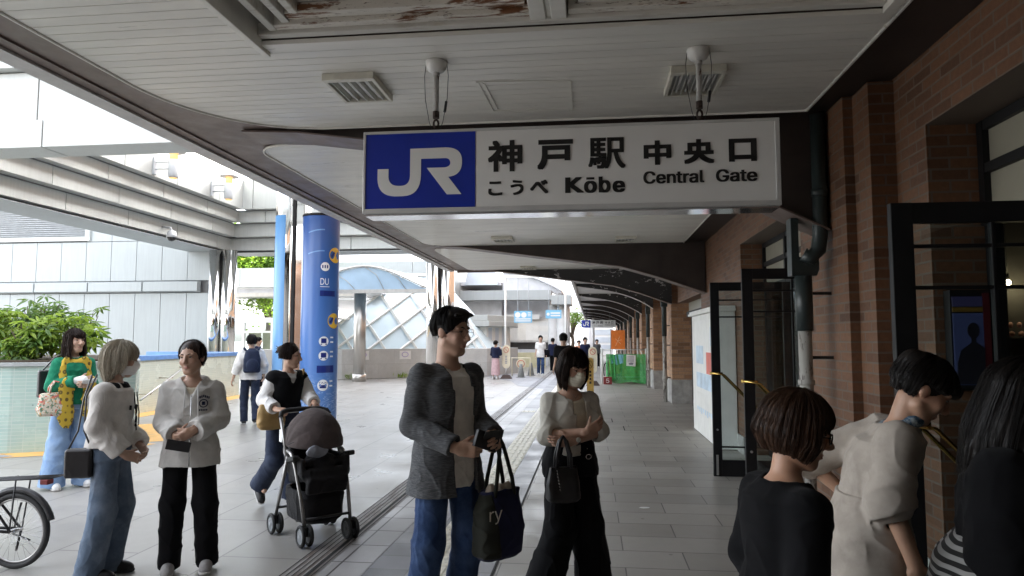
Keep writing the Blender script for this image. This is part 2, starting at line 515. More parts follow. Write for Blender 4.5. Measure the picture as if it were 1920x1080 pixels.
M['cyan'] = mat('pale blue sheet', (.25, .62, .72), .6, var=.15, vs=9)
M['signcyan'] = mat('light blue sign film', (.20, .48, .70), .35, var=.06, vs=5)
M['paper'] = mat('white paper', (.80, .80, .78), .6, var=.05, vs=6)
M['leather'] = mat('black leather', (.014, .013, .014), .38, var=.3, vs=20, bump=.15, bs=300, bd=.001)
M['apart'] = mat('white rendered apartment wall', (.80, .80, .79), .7, var=.06, vs=.4)
M['winblue'] = mat('window band', (.55, .60, .66), .3, var=.2, vs=.6)
# ---------------------------------------------------------------- ground
def sheet(name, x0, x1, y0, y1, z, m):
    b = MB(); b.quad((x0, y0, z), (x1, y0, z), (x1, y1, z), (x0, y1, z))
    return tag(b.build(name, m), kind='structure')
sheet('ground', -400, 400, -300, 600, 0, M['plaza'])
sheet('walkway', -.68, 2.6, -14, 75, .004, M['walk'])
sheet('tile_path', -1.57, -.70, -14, 75, .004, M['tile'])
sheet('edge_paving', -1.88, -1.575, -14, 75, .004, M['lslab'])
sheet('drain_strip', -2.12, -1.885, -14, 75, .004, M['drain'])
b = MB()
for x in (-2.118, -2.075, -2.035, -1.995, -1.905):
    b.quad((x, -14, .008), (x+.009, -14, .008), (x+.009, 60, .008), (x, 60, .008))
b.quad((-1.955, -14, .008), (-1.925, -14, .008), (-1.925, 60, .008), (-1.955, 60, .008))
b.quad((-.70, -14, .008), (-.68, -14, .008), (-.68, 75, .008), (-.70, 75, .008))
tag(b.build('drain_slot', M['black']), kind='structure')
b = MB()
b.prism([(-1.57, 22.5), (-1.57, 27.5), (-4.6, 34.5), (-8.2, 39.0), (-8.8, 37.0), (-5.2, 31.0), (-3.1, 26.5), (-2.6, 24.0)], 'z', .004, .0045)
tag(b.build('side_path', M['far_dark']), kind='structure')
# manhole covers let into the walkway
b = MB()
for x, y, w_, d_ in ((-.25, 13.6, .62, .62), (.55, 12.4, .75, .6)):
    for x0, x1, y0, y1 in ((x, x+w_, y, y+.02), (x, x+w_, y+d_, y+d_+.02), (x, x+.02, y, y+d_), (x+w_, x+w_+.02, y, y+d_+.02)):
        b.quad((x0, y0, .008), (x1, y0, .008), (x1, y1, .008), (x0, y1, .008))
tag(b.build('manhole_cover', M['black']), kind='structure')
# tactile guide strip: raised bars on pale plates
b = MB()
y = -2.0
while y < 44:
    b.box(-1.245, -.935, y, y+.292, .004, .009)
    if y < 32:
        for k in range(4):
            x = -1.21 + k*.075
            b.box(x, x+.032, y+.012, y+.28, .009, .014)
    y += .3
for k in range(3):
    b.box(-1.56+k*.1, -1.47+k*.1, 15.3, 15.62, .004, .009)
    for q in range(3):
        b.lathe([(.014, .009), (.009, .0135)], (-1.515+k*.1, 15.37+q*.09, 0), 6)
tag(b.build('tactile_paving', M['tactile']), kind='structure')

# ---------------------------------------------------------------- station building
ST = thing('station_building', 'long brown brick station front under the dark canopy', 'station', (2.3, 6, 0))
b = MB()
b.box(2.10, 2.5, -6.0, 13.6, 2.95, 3.9)                    # head over both doorways
b.box(2.10, 2.5, 4.52, 6.7, 0, 2.95)
b.box(1.93, 2.10, 4.95, 6.6, 0, 3.40)
b.box(1.86, 1.93, 5.24, 6.3, 0, 3.40)
b.box(2.10, 2.5, 10.0, 13.6, 0, 2.95)
b.box(2.10, 2.5, -14, -2.2, 0, 2.95); b.box(2.10, 2.5, -14, -6, 2.95, 3.9)
b.box(2.10, 2.5, 13.6, 17.2, 2.5, 3.9)
b.box(2.5, 2.9, 17.2, 75, 0, 3.9)
b.build('brick_wall', M['brick'], ST)
b = MB()
b.box(1.915, 1.93, 4.935, 5.225, 0, .23); b.box(1.845, 1.86, 5.225, 6.3, 0, .23); b.box(2.085, 2.1, 4.50, 4.935, 0, .23)
b.box(1.93, 2.085, 4.935, 4.95, 0, .23); b.box(2.08, 2.1, 10.0, 13.6, 0, .25)
b.build('base_course', M['stone'], ST, bevel=.004)
b = MB()
b.box(2.5, 14, -14, 75, 3.9, 16.5)
b.box(2.62, 2.9, -14, 17, 0, .02)
b.build('upper_storey', M['brick_far'], ST)
# hall behind the doors
b = MB()
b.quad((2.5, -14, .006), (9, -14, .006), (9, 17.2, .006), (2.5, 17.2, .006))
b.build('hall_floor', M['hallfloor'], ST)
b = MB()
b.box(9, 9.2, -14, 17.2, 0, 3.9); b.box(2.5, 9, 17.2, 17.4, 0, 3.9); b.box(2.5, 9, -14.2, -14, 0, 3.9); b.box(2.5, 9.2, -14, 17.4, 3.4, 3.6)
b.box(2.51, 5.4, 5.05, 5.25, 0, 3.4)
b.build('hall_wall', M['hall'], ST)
# transom windows above the doors
def transom(y0, y1):
    f = MB()
    for z in (2.30, 2.62, 2.89):
        f.box(2.40, 2.48, y0, y1, z, z+.06)
    n = max(2, round((y1-y0)/1.1))
    for i in range(n+1):
        y = y0 + (y1-y0-.06)*i/n
        f.box(2.395, 2.485, y, y+.06, 2.305, 2.945)
    o = f.build('transom_window', M['doorframe'], ST)
    p = MB(); p.box(2.435, 2.445, y0, y1, 2.36, 2.62); p.box(2.435, 2.445, y0, y1, 2.68, 2.89)
    p.build('pane', M['transom'], o)
M['transom'] = mat('frosted cream transom glass', (.26, .245, .195), .35, var=.12, vs=1.5)
transom(-2.2, 4.52); transom(6.7, 10.0)
# fixed door surround and glazed side lights
f = MB()
for y in (6.7, 6.78, 8.42, 9.0, 9.92): f.box(2.41, 2.48, y, y+.07, 0, 2.30)
for y in (4.44, 3.42, -2.2): f.box(2.41, 2.48, y, y+.07, 0, 2.30)
f.box(2.41, 2.48, 8.49, 9.92, 0, .18)
fo = f.build('door_frame', M['doorframe'], ST)
g = MB(); g.box(2.44, 2.45, 8.49, 9.0, .18, 2.30); g.box(2.44, 2.45, 9.07, 9.92, .18, 2.30)
g.build('pane', M['glass'], fo)
def leaf(y, x0, x1, ztop, handle=True):
    """glazed door leaf standing open across the walkway"""
    f = MB()
    f.box(x0, x0+.10, y-.022, y+.022, .012, ztop); f.box(x1-.10, x1, y-.022, y+.022, .012, ztop)
    f.box(x0+.10, x1-.10, y-.02, y+.02, ztop-.10, ztop); f.box(x0+.10, x1-.10, y-.02, y+.02, .012, .20)
    xm = (x0+x1)/2
    f.box(xm-.009, xm+.009, y-.016, y+.016, .2, ztop-.1)
    for z in (.34, ztop-.22, ztop-.42): f.box(x0+.1, x1-.1, y-.014, y+.014, z, z+.018)
    o = f.build('door', M['doorframe'], ST, bevel=.003)
    p = MB(); p.box(x0+.1, x1-.1, y-.004, y+.004, .2, ztop-.1)
    p.build('pane', M['glass'], o)
    if handle:
        h = MB()
        for s_ in (-1, 1):
            h.tube([(x0+.03, y+s_*.025, 1.20), (x0+.03, y+s_*.085, 1.205), (x0+.13, y+s_*.085, 1.19), (x1-.06, y+s_*.085, .42), (x1-.06, y+s_*.025, .40)], .011, 8)
            h.tube([(x0-.01, y+s_*.03, 1.205), (x0+.11, y+s_*.09, 1.205)], .016, 8)
        h.build('push_bar', M['brass'], o)
    k = MB(); k.box(x0+.03, x0+.055, y-.035, y-.021, .03, .26); k.lathe([(.012, 0), (.012, .01)], (x0+.05, y-.024, .55), 10, M=Matrix.Rotation(R(90), 3, 'X'))
    k.build('bolt', M['stainless'], o)
    return o
leaf(8.40, 1.40, 2.33, 2.28)
leaf(6.80, 1.43, 2.36, 2.28)
leaf(3.50, 1.44, 2.36, 2.26)
# lintel, dark doors and brass bar in the farther doorway
f = MB(); f.box(2.3, 2.46, 13.6, 17.2, 2.15, 2.28); f.box(2.40, 2.47, 13.6, 17.2, .0, .15)
for y in (13.6, 14.5, 15.4, 16.3, 17.1): f.box(2.40, 2.47, y, y+.08, .15, 2.15)
fo = f.build('door', M['doorframe'], ST)
g = MB(); g.box(2.43, 2.44, 13.6, 17.2, .15, 2.15); g.build('pane', M['darkglass'], fo)
g = MB(); g.box(2.36, 2.40, 13.6, 17.2, 2.28, 2.5); g.build('transom_window', M['transom'], ST)
h = MB(); h.tube([(2.28, 15.2, .1), (2.26, 15.2, 1.2), (2.28, 15.7, 1.2), (2.30, 15.95, .1)], .02, 8); h.build('push_bar', M['brass'], fo)

# brick piers of the colonnade, each on a stone block
PY = [17.8 + 5.2*k for k in range(8)]
def pier(y, first=None):
    t = thing('brick_pier', 'tan brick pier on a grey stone block, one of the receding colonnade row', 'pier', (2.25, y, 0), 0, 'brick piers of the colonnade')
    b = MB(); b.box(2.0, 2.5, y, y+1.45, .60, 3.32); b.build('pier_shaft', M['brick_far'], t)
    b = MB(); b.box(1.975, 2.5, y-.03, y+1.48, 0, .60); b.build('stone_base', M['stone'], t, bevel=.012)
    return t
p0 = pier(PY[0]); p0['label'] = 'nearest brick pier of the colonnade, on a grey stone block'
ordn = ['second', 'third', 'fourth', 'fifth', 'sixth', 'seventh', 'eighth']
for i, y in enumerate(PY[1:]):
    c = copy_tree(p0); c.location = (2.25, y, 0)
    c['label'] = f'{ordn[i]} brick pier of the colonnade counting from the near end'

# unseen brick block added behind the camera, plaza side, to shade the canopy
AX = thing('shading_block', 'unseen brick block added behind the viewpoint to shade the canopy', 'building', (-8, -7, 0))
b = MB(); b.box(-14, -3.9, -16, -4.2, 0, 5.2); b.box(-4.2, 2.6, -16.4, -14.2, 0, 5.2); b.build('wall', M['brick'], AX)
b = MB(); b.box(-14.2, -3.8, -16.2, -4.05, 5.2, 5.45); b.build('parapet', M['stone'], AX, bevel=.02)
b = MB()
for y in (-14.5, -11.5, -8.5): b.box(-3.9, -3.86, y, y+1.8, .9, 2.6)
b.build('window', M['darkglass'], AX)

# ---------------------------------------------------------------- drainpipes
def drainpipe(x, y, zsplit=1.72, top=3.3, hopper=False):
    t = thing('drainpipe', 'drainpipe', 'drainpipe', (x, y, 0), 0, 'drainpipes along the station front')
    b = MB(); b.tube([(x, y, .0), (x, y, zsplit)], .052, 14); b.tube([(x, y, .58), (x, y, .66)], .068, 14); b.tube([(x, y, 1.25), (x, y, 1.29)], .063, 14)
    b.build('lower_pipe', M['pipe_pale'], t)
    b = MB()
    if hopper:
        b.tube([(x, y, zsplit-.03), (x, y, 2.1)], .066, 14)
        b.tube([(x+.0, y-.02, 2.27), (x+.05, y-.03, 2.24), (x+.11, y-.03, 2.30), (x+.13, y-.03, 2.42), (x+.13, y-.03, 3.38)], .058, 14)
        b.tube([(x+.13, y-.03, 2.72), (x+.13, y-.03, 2.78)], .066, 14)
    else:
        b.tube([(x, y, zsplit-.03), (x, y, top)], .064, 14)
        b.box(x-.08, x+.08, y-.08, y+.08, 2.45, 2.70)
    b.build('upper_pipe', M['pipe_dark'], t)
    if hopper:
        h = MB(); h.prism([(x-.09, 2.56), (x-.09, 2.10), (x+.10, 2.10), (x+.12, 2.15), (x+.12, 2.25), (x-.03, 2.25), (x-.03, 2.56)], 'y', y-.02, y+.10)
        h.build('hopper', M['pipe_dark'], t, bevel=.006)
    for z in (.62, 1.45, 1.95):
        k = MB(); k.box(x, x+.205, y-.012, y+.012, z, z+.024); k.build('bracket', M['blackmetal'], t)
    return t
t = drainpipe(1.655, 5.62, 1.70, hopper=True); t['label'] = 'nearest drainpipe, dark with a hopper box above a flaking white lower half'
for i, y in enumerate(PY[:7]):
    t = drainpipe(1.86, y+.35)
    t['label'] = ('drainpipe before the nearest pier of the colonnade, black above and white below' if i == 0 else f'drainpipe before the {ordn[i-1]} pier of the colonnade')

# ---------------------------------------------------------------- entrance canopy
CN = thing('entrance_canopy', 'grey boarded entrance canopy with brown steel frame overhead', 'canopy', (-1, 6, 3.4))
def soffit(y0, y1, x0, x1, lf, rf=None, hole=None):
    """boards running across, each cut to the rounded end lf(y)"""
    b = MB(); y = y0
    while y < y1 - .01:
        ya, yb = y + .003, min(y + .097, y1)
        la, lb = lf(ya), lf(yb)
        spans = [(la, lb, x1, x1)]
        if hole and ya < hole[3] and yb > hole[2]: spans = [(la, lb, hole[0], hole[0]), (hole[1], hole[1], x1, x1)]
        for a0, a1, c0, c1 in spans:
            if c0 - a0 < .02: continue
            vs = [(a0, ya, 3.395), (c0, ya, 3.395), (c1, yb, 3.395), (a1, yb, 3.395), (a0, ya, 3.412), (c0, ya, 3.412), (c1, yb, 3.412), (a1, yb, 3.412)]
            b.add(vs, [(0,3,2,1),(4,5,6,7),(0,1,5,4),(1,2,6,5),(2,3,7,6),(3,0,4,7)])
        y += .1
    g = MB()
    return b
def ell_end(x0, y0, y1, ra, rb, ha, hb):
    """left end with rounded corners: ra x ha at the near end, rb x hb at the far end"""
    def f(y):
        if y > y1 - hb:
            t = min(1, (y - (y1 - hb)) / hb); return x0 + rb*(1 - math.sqrt(max(0, 1 - t*t)))
        if ha and y < y0 + ha:
            t = min(1, ((y0 + ha) - y) / ha); return x0 + ra*(1 - math.sqrt(max(0, 1 - t*t)))
        return x0
    return f
HOLE = (-2.0, 1.66, -6, 3.98)
soffit(-14, 5.5, -3.2, 1.69, ell_end(-3.2, -14, 5.5, 0, .95, 0, 1.15), hole=HOLE).build('soffit_boards', M['plank'], CN)
soffit(5.95, 12.9, -3.12, 1.69, ell_end(-3.12, 5.95, 12.9, .32, .5, .35, .5)).build('soffit_boards', M['plank'], CN)
soffit(13.25, 17.6, -3.15, 1.69, ell_end(-3.15, 13.25, 17.6, .3, .3, .35, .3)).build('soffit_boards', M['plank'], CN)
def lip(pts):
    b = MB(); b.tube([(x, y, 3.392) for x, y in pts], .012, 6); b.build('soffit_edge', M['offwhite'], CN)
e = ell_end(-3.2, -14, 5.5, 0, .95, 0, 1.15)
lip([(-3.21, -6)] + [(e(4.3 + .05*i) - .01, 4.3 + .05*i) for i in range(24)] + [(-2.25, 5.505), (1.69, 5.505), (1.70, -6)])
e2 = ell_end(-3.12, 5.95, 12.9, .32, .5, .35, .5)
lip([(1.70, 12.9), (1.7, 5.94), (-2.8, 5.94)] + [(e2(5.95+.02*i) - .012, 5.95 + .02*i) for i in range(18)] + [(-3.13, 6.4), (-3.13, 12.4)])
b = MB()                                                    # solid roof above the boards
b.box(-3.5, -2.0, -14, 17.7, 3.42, 3.62); b.box(1.66, 1.70, -14, 3.98, 3.42, 3.62)
b.box(-2.0, 1.70, 3.98, 17.7, 3.42, 3.62); b.box(-2.0, 1.66, -14, -6, 3.42, 3.62)
b.build('brown_soffit', M['brown'], CN)
b = MB(); b.box(-3.62, 2.09, -14, 17.72, 3.74, 3.86); b.build('roof_deck', M['greyroof'], CN)
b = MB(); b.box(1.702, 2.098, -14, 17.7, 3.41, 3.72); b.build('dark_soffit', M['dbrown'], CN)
b = MB(); b.box(-3.60, -3.502, -14, 17.72, 3.405, 3.74); b.box(-3.5, 1.7, 17.705, 17.78, 3.36, 3.74); b.build('fascia', M['brown'], CN)
b = MB(); b.box(-3.76, -3.60, -14, 17.72, 3.385, 3.40); b.box(-3.755, -3.605, -14, 17.72, 3.40, 3.74); b.build('gutter_trim', M['trim'], CN)
PROF = [(-3.0, 3.72), (-3.0, 3.412), (-2.5, 3.385), (-1.0, 3.18), (.55, 2.97), (1.2, 2.78)]
def beam(y0, y1, x1, zb, m, m2):
    pr = [p for p in PROF] + [(x1, zb), (x1, 3.72)]
    b = MB(); b.prism(pr, 'y', y0, y1); o = b.build('cross_beam', m, CN)
    f = MB()
    bot = PROF[1:] + [(x1, zb)]
    for (xa, za), (xb, zb_) in zip(bot, bot[1:]):
        d = .016
        f.add([(xa, y0-.05, za-d), (xb, y0-.05, zb_-d), (xb, y1+.05, zb_-d), (xa, y1+.05, za-d), (xa, y0-.05, za-.002), (xb, y0-.05, zb_-.002), (xb, y1+.05, zb_-.002), (xa, y1+.05, za-.002)],
              [(0,3,2,1),(4,5,6,7),(0,1,5,4),(1,2,6,5),(2,3,7,6),(3,0,4,7)])
    f.build('flange', m2, o)
beam(5.58, 5.86, 1.84, 2.46, M['dbrown'], M['brown'])
beam(12.92, 13.2, 2.08, 2.47, M['dbrown'], M['brown'])
beam(17.5, 17.68, 1.99, 2.5, M['peel'], M['brown'])
# rusting skylight frame in its recess
b = MB()
b.box(-2.0, 1.66, 3.86, 3.98, 3.385, 3.415); b.box(-2.02, -1.98, -6, 3.98, 3.36, 3.55)
b.box(1.60, 1.66, -6, 3.86, 3.385, 3.56)
b.build('recess_border', M['plank'], CN, bevel=.004)
sk = MB()
sk.box(-1.98, 1.60, 3.80, 3.858, 3.42, 3.50)
for x in (-1.90, -1.80, -1.72): sk.box(x, x+.05, -6, 3.80, 3.44+.02*(x+1.9)*10, 3.56)
sko = sk.build('skylight_frame', M['offwhite'], CN, bevel=.006)
sk = MB(); sk.box(-1.90, -.34, 3.738, 3.80, 3.445, 3.52); sk.box(-.12, 1.55, 3.738, 3.80, 3.445, 3.52); sk.box(-1.8, -.36, 3.66, 3.735, 3.475, 3.54); sk.box(-.06, 1.5, 3.66, 3.735, 3.475, 3.54); sk.box(-1.66, 1.5, -6, 3.655, 3.535, 3.555)
sk.build('rusted_rail', M['rustwhite'], sko, bevel=.006)
sk = MB()
sk.box(-.335, -.245, -6, 3.857, 3.425, 3.53); sk.box(-.215, -.125, -6, 3.857, 3.425, 3.53); sk.box(-.245, -.215, -6, 3.857, 3.44, 3.53)
sk.build('mullion', M['plank'], sko, bevel=.006)
b = MB(); b.box(-2.0, 1.66, -6, 3.98, 3.60, 3.63); b.build('skylight_sheet', M['skylight'], CN)
# access hatch outline
b = MB()
for p, q in (((-.78, 4.62), (-.14, 4.66)), ((-.14, 4.66), (-.14, 5.27)), ((-.14, 5.27), (-.76, 5.23)), ((-.76, 5.23), (-.78, 4.62)), ((-.74, 4.65), (-.72, 5.2))):
    b.bar((p[0], p[1], 3.392), (q[0], q[1], 3.392), .018, .008)
b.build('access_hatch', M['plank'], CN)

def ceiling_light(x, y, label, w_=.36, d_=.46):
    t = thing('ceiling_light', label, 'ceiling light', (x, y, 3.39), 0, 'louvred lights in the canopy soffit')
    z0, z1 = 3.345, 3.394
    b = MB()
    b.box(x-w_/2, x+w_/2, y-d_/2, y-d_/2+.05, z0, z1); b.box(x-w_/2, x+w_/2, y+d_/2-.025, y+d_/2, z0, z1)
    b.box(x-w_/2, x-w_/2+.025, y-d_/2+.05, y+d_/2-.025, z0, z1); b.box(x+w_/2-.025, x+w_/2, y-d_/2+.05, y+d_/2-.025, z0, z1)
    b.box(x-w_/2, x-w_/2+.02, y-d_/2+.05, y+d_/2-.025, z1-.006, z1)
    b.build('housing', M['lightbox'], t, bevel=.004)
    b = MB(); b.box(x-w_/2+.025, x+w_/2-.025, y-d_/2+.05, y+d_/2-.025, z1-.008, z1-.001); b.build('back_plate', M['stainless'], t)
    b = MB()
    for k in range(5):
        xx = x - w_/2 + .055 + k*(w_-.11)/4
        b.obox((xx, y+.012, z0+.02), (.003, d_/2-.045, .018), Matrix.Rotation(R(18), 3, 'Y'))
    b.build('louvre_blades', M['louvre'], t)
    b = MB()
    for k in range(4):
        xx = x - w_/2 + .085 + k*(w_-.11)/4
        b.tube([(xx, y-d_/2+.06, z1-.02), (xx, y+d_/2-.04, z1-.02)], .011, 8)
    b.build('tube_lamp', M['signwhite'], t)
ceiling_light(-1.62, 4.58, 'left louvred ceiling light beside the first hanger cup')
ceiling_light(.71, 4.72, 'right louvred ceiling light behind the second hanger cup')
ceiling_light(-1.55, 12.0, 'small distant ceiling light below the left part of the sign')
ceiling_light(.60, 12.2, 'small distant ceiling light below the right part of the sign')
ceiling_light(-1.55, 16.9, 'farthest ceiling light, just before the peeling beam')

# ---------------------------------------------------------------- hanging station sign
SY = 4.15
SG = thing('hanging_sign', 'white lightbox sign with blue logo hanging under the canopy', 'sign', (-.16, SY+.1, 2.38))
sx0, sx1, sz0, sz1 = -1.43, 1.115, 2.39, 2.915
b = MB()
b.box(sx0, sx1, SY+.01, SY+.20, sz0, sz1)
so = b.build('sign_box', M['frame'], SG, bevel=.006)
b = MB()
for q in ((sx0, sx1, sz1-.018, sz1), (sx0, sx1, sz0, sz0+.03)): b.box(q[0], q[1], SY-.004, SY+.012, q[2], q[3])
b.box(sx0, sx0+.016, SY-.004, SY+.012, sz0+.03, sz1-.018); b.box(sx1-.028, sx1, SY-.004, SY+.012, sz0+.03, sz1-.018)
b.build('rim', M['frame'], so, bevel=.003)
b = MB(); b.box(-.705, sx1-.028, SY+.002, SY+.008, sz0+.03, sz1-.018); b.build('white_panel', M['signwhite'], so)
b = MB(); b.box(sx0+.016, -.712, SY+.002, SY+.008, sz0+.03, sz1-.018); b.build('blue_panel', M['signblue'], so)
b = MB(); b.box(sx0+.01, sx1-.01, SY+.02, SY+.19, sz0-.012, sz0-.001); b.build('underside', M['signbase'], so)
# the letters of the logo, one outline
J = []
J += [(287, 848), (345, 848), (345, 890)] + qb((345, 890), (348, 938), (402, 938)) + [(415, 938)] + qb((415, 938), (460, 936), (460, 885))
J += [(460, 746), (650, 744)] + qb((650, 744), (733, 748), (733, 815)) + qb((733, 830), (728, 893), (662, 897)) + [(731, 988), (655, 988), (548, 848), (640, 848)]
J += qb((640, 848), (672, 846), (672, 824)) + qb((672, 824), (670, 800), (645, 800)) + [(518, 800), (518, 885)] + qb((518, 885), (516, 990), (425, 992)) + [(380, 992)] + qb((380, 992), (290, 988), (287, 900))
JC = []
for p in J:
    if not JC or (abs(p[0]-JC[-1][0]) + abs(p[1]-JC[-1][1])) > .5: JC.append(p)
def logo(mb, x0, x1, z0, z1, ya, yb):
    mb.prism([(x0 + (u-287)/(733-287)*(x1-x0), z1 - (v-744)/(992-744)*(z1-z0)) for u, v in JC], 'y', ya, yb)
b = MB(); logo(b, -1.335, -.795, 2.497, 2.80, SY-.0012, SY+.0005); b.build('logo', M['signwhite'], so)
b = MB()
P = lambda u, v: (sx0 + (u - 6)/1894*(sx1-sx0), SY-.0008, v)
def heavy(body, zx0, zx1, z0, z1, du, dv):
    """thick brush strokes: the sign laid down several times a hair apart, each a little nearer"""
    for i in range(9):
        dx, dz = (i % 3 - 1)*du, (i // 3 - 1)*dv
        write(b, body, zx0+du+dx, zx1-du+dx, z0+dv+dz, z1-dv+dz, lambda u, v: (sx0 + (u - 6)/1894*(sx1-sx0), SY-.0008-.00015*i, v))
for ch, u0, u1, z0, z1, du, dv in (('神', 600, 760, 2.635, 2.832, 5.5, .006), ('戸', 828, 992, 2.640, 2.826, 7, .0075), ('駅', 1060, 1228, 2.636, 2.828, 4, .004), ('中', 1308, 1430, 2.650, 2.800, 6, .0065),
                                   ('央', 1485, 1618, 2.650, 2.800, 6, .0065), ('口', 1680, 1800, 2.656, 2.795, 7, .007), ('こ', 602, 668, 2.487, 2.575, 3.5, .003), ('う', 705, 765, 2.487, 2.580, 3.5, .003), ('べ', 795, 878, 2.492, 2.578, 3.5, .003),
                                   ('K', 955, 1040, 2.492, 2.588, 6, .0022), ('ō', 1040, 1098, 2.489, 2.585, 5, .0025), ('b', 1106, 1160, 2.489, 2.588, 5, .0025), ('e', 1168, 1224, 2.489, 2.560, 5, .0025),
                                   ('Central', 1305, 1572, 2.535, 2.612, 3, .0016), ('Gate', 1622, 1800, 2.536, 2.612, 3, .0016)): heavy(ch, u0, u1, z0, z1, du, dv)
b.build('lettering', M['ink'], so)
for x, y in ((-.985, SY+.1), (.67, SY+.1)):
    b = MB(); b.lathe([(.006, -.075), (.03, -.073), (.052, -.06), (.067, -.035), (.072, -.005), (.070, .0)], (x, y, 3.394), 20); b.build('ceiling_cup', M['ball'], SG)
    b = MB(); b.tube([(x, y, 3.32), (x, y, 3.06)], .017, 12); b.tube([(x, y, 3.335), (x, y, 3.30)], .023, 12); ro = b.build('hanger_rod', M['rod'], SG)
    b = MB(); b.tube([(x, y, 3.065), (x, y, 3.02)], .021, 10)
    b.tube([(x+.016*math.cos(a*.7), y, 2.985+.026*math.sin(a*.7)) for a in range(9)], .007, 8, closed=True)
    b.tube([(x, y+.014*math.cos(a*.7), 2.945+.024*math.sin(a*.7)) for a in range(9)], .007, 8, closed=True)
    b.box(x-.016, x+.016, y-.012, y+.012, 2.913, 2.93)
    b.build('shackle', M['rust'], ro)
    b = MB()
    for s_ in (-1, 1):
        b.tube([(x+s_*.068, y, 3.385), (x+s_*.078, y, 3.30), (x+s_*.072, y, 3.15), (x+s_*.045, y, 3.0), (x+s_*.02, y, 2.92)], .0022, 5)
    b.tube([(x+.066, y, 3.13), (x+.056, y, 3.06)], .009, 8)
    b.build('safety_wire', M['blackmetal'], SG)

# ---------------------------------------------------------------- farther platform canopy and its brackets
PC = thing('platform_canopy', 'narrow canopy on curved black brackets receding along the brick piers', 'canopy', (.8, 40, 3.4))
b = MB(); b.box(-.52, 2.5, 17.85, 62, 3.44, 3.52); b.build('roof_sheet', M['plank_far'], PC)
b = MB(); b.box(-.60, -.522, 17.85, 62, 3.30, 3.60); b.build('fascia', M['trim'], PC)
for k in range(8):
    y = 22.7 + 5.05*k
    pr = [(-.50, 3.438), (-.50, 3.36), (.2, 3.26)] + [(x, z) for x, z in qb((.2, 3.26), (1.3, 3.12), (1.98, 2.62), 7)] + [(1.98, 3.438)]
    b = MB(); b.prism(pr, 'y', y, y+.2); o = b.build('bracket_beam', M['peel'] if k in (0, 1) else M['dbrown'], PC)
    f = MB()
    bot = pr[1:-1]
    for (xa, za), (xb, zb_) in zip(bot, bot[1:]):
        f.add([(xa, y-.04, za-.016), (xb, y-.04, zb_-.016), (xb, y+.24, zb_-.016), (xa, y+.24, za-.016), (xa, y-.04, za-.002), (xb, y-.04, zb_-.002), (xb, y+.24, zb_-.002), (xa, y+.24, za-.002)],
              [(0,3,2,1),(4,5,6,7),(0,1,5,4),(1,2,6,5),(2,3,7,6),(3,0,4,7)])
    f.build('flange', M['trim'], o)

# ---------------------------------------------------------------- notice board
NB = thing('notice_board', 'white notice board with cornice against the brick wall', 'notice board', (1.95, 11.6, 0))
b = MB(); b.box(1.82, 2.09, 10.4, 12.9, 0.01, 2.02); b.build('case', M['board'], NB, bevel=.01)
b = MB(); b.box(1.76, 2.09, 10.34, 12.96, 2.02, 2.06); b.box(1.78, 2.09, 10.36, 12.94, 2.06, 2.10); b.build('cornice', M['board'], NB, bevel=.008)
b = MB(); b.box(1.806, 1.82, 10.5, 12.5, .72, 1.92); po = b.build('map_sheet', M['paper'], NB)
b = MB()
M['mapblue'] = mat('map tint', (.55, .68, .80), .4, var=.25, vs=4); M['mapred'] = mat('map red block', (.66, .16, .12), .5)
b.box(1.803, 1.806, 10.7, 12.35, .80, 1.05); b.box(1.803, 1.806, 11.6, 12.35, 1.2, 1.5); b.box(1.803, 1.806, 10.6, 10.9, 1.5, 1.8)
b.build('printed_block', M['mapblue'], po)
b = MB(); b.box(1.803, 1.806, 10.85, 11.3, 1.06, 1.40); b.build('printed_block', M['mapred'], po)
b = MB()
for k in range(9): b.box(1.817, 1.82, 10.7+.2*k, 10.82+.2*k, .36+.02*(k % 3), .46)
b.build('printed_line', M['mapblue'], NB)

# ---------------------------------------------------------------- things glimpsed in the hall
PS = thing('poster_screen', 'bluish poster of a dark-haired figure on the doorway jamb', 'poster', (2.26, 4.44, 1.3))
b = MB(); b.box(2.155, 2.385, 4.44, 4.515, 1.30, 1.90); b.build('casing', M['ink'], PS)
M['scr1'] = emit_mat('screen violet', (.04, .038, .10), .010); M['scr2'] = emit_mat('screen pale blue', (.04, .052, .13), .012); M['scr3'] = emit_mat('screen red', (.07, .008, .012), .004)
M['scr4'] = mat('poster figure', (.012, .012, .02), .6); M['scr5'] = emit_mat('screen amber', (.10, .06, .01), .010)
b = MB(); b.box(2.165, 2.335, 4.432, 4.439, 1.33, 1.76); b.build('backdrop', M['scr2'], PS)
b = MB(); b.box(2.165, 2.335, 4.432, 4.439, 1.80, 1.86); b.build('heading', M['scr1'], PS)
b = MB(); b.box(2.165, 2.335, 4.432, 4.439, 1.768, 1.795); b.build('band', M['scr5'], PS)
b = MB(); b.box(2.338, 2.375, 4.432, 4.439, 1.32, 1.88); b.build('edge_strip', M['scr3'], PS)
b = MB(); b.prism(arc(2.275, 1.655, .035, 0, 360, 18, .048)[:-1], 'y', 4.428, 4.431)
b.prism([(2.172, 1.335), (2.178, 1.46), (2.20, 1.535), (2.245, 1.57), (2.262, 1.585), (2.262, 1.62), (2.288, 1.62), (2.288, 1.585), (2.31, 1.57), (2.333, 1.55), (2.333, 1.335)], 'y', 4.4285, 4.4315); b.build('figure', M['scr4'], PS)
rs = MB()
for i in range(5):
    rs.box(2.70, 3.15, 5.02, 5.045, .55+.26*i, .57+.26*i)
ro = rs.build('display_rack', M['blackmetal']); tag(ro, 'dark display rack of small shiny goods inside the doorway', 'rack')
M['bead'] = mat('shiny goods', (.5, .28, .24), .25, var=.6, vs=30)
g = MB()
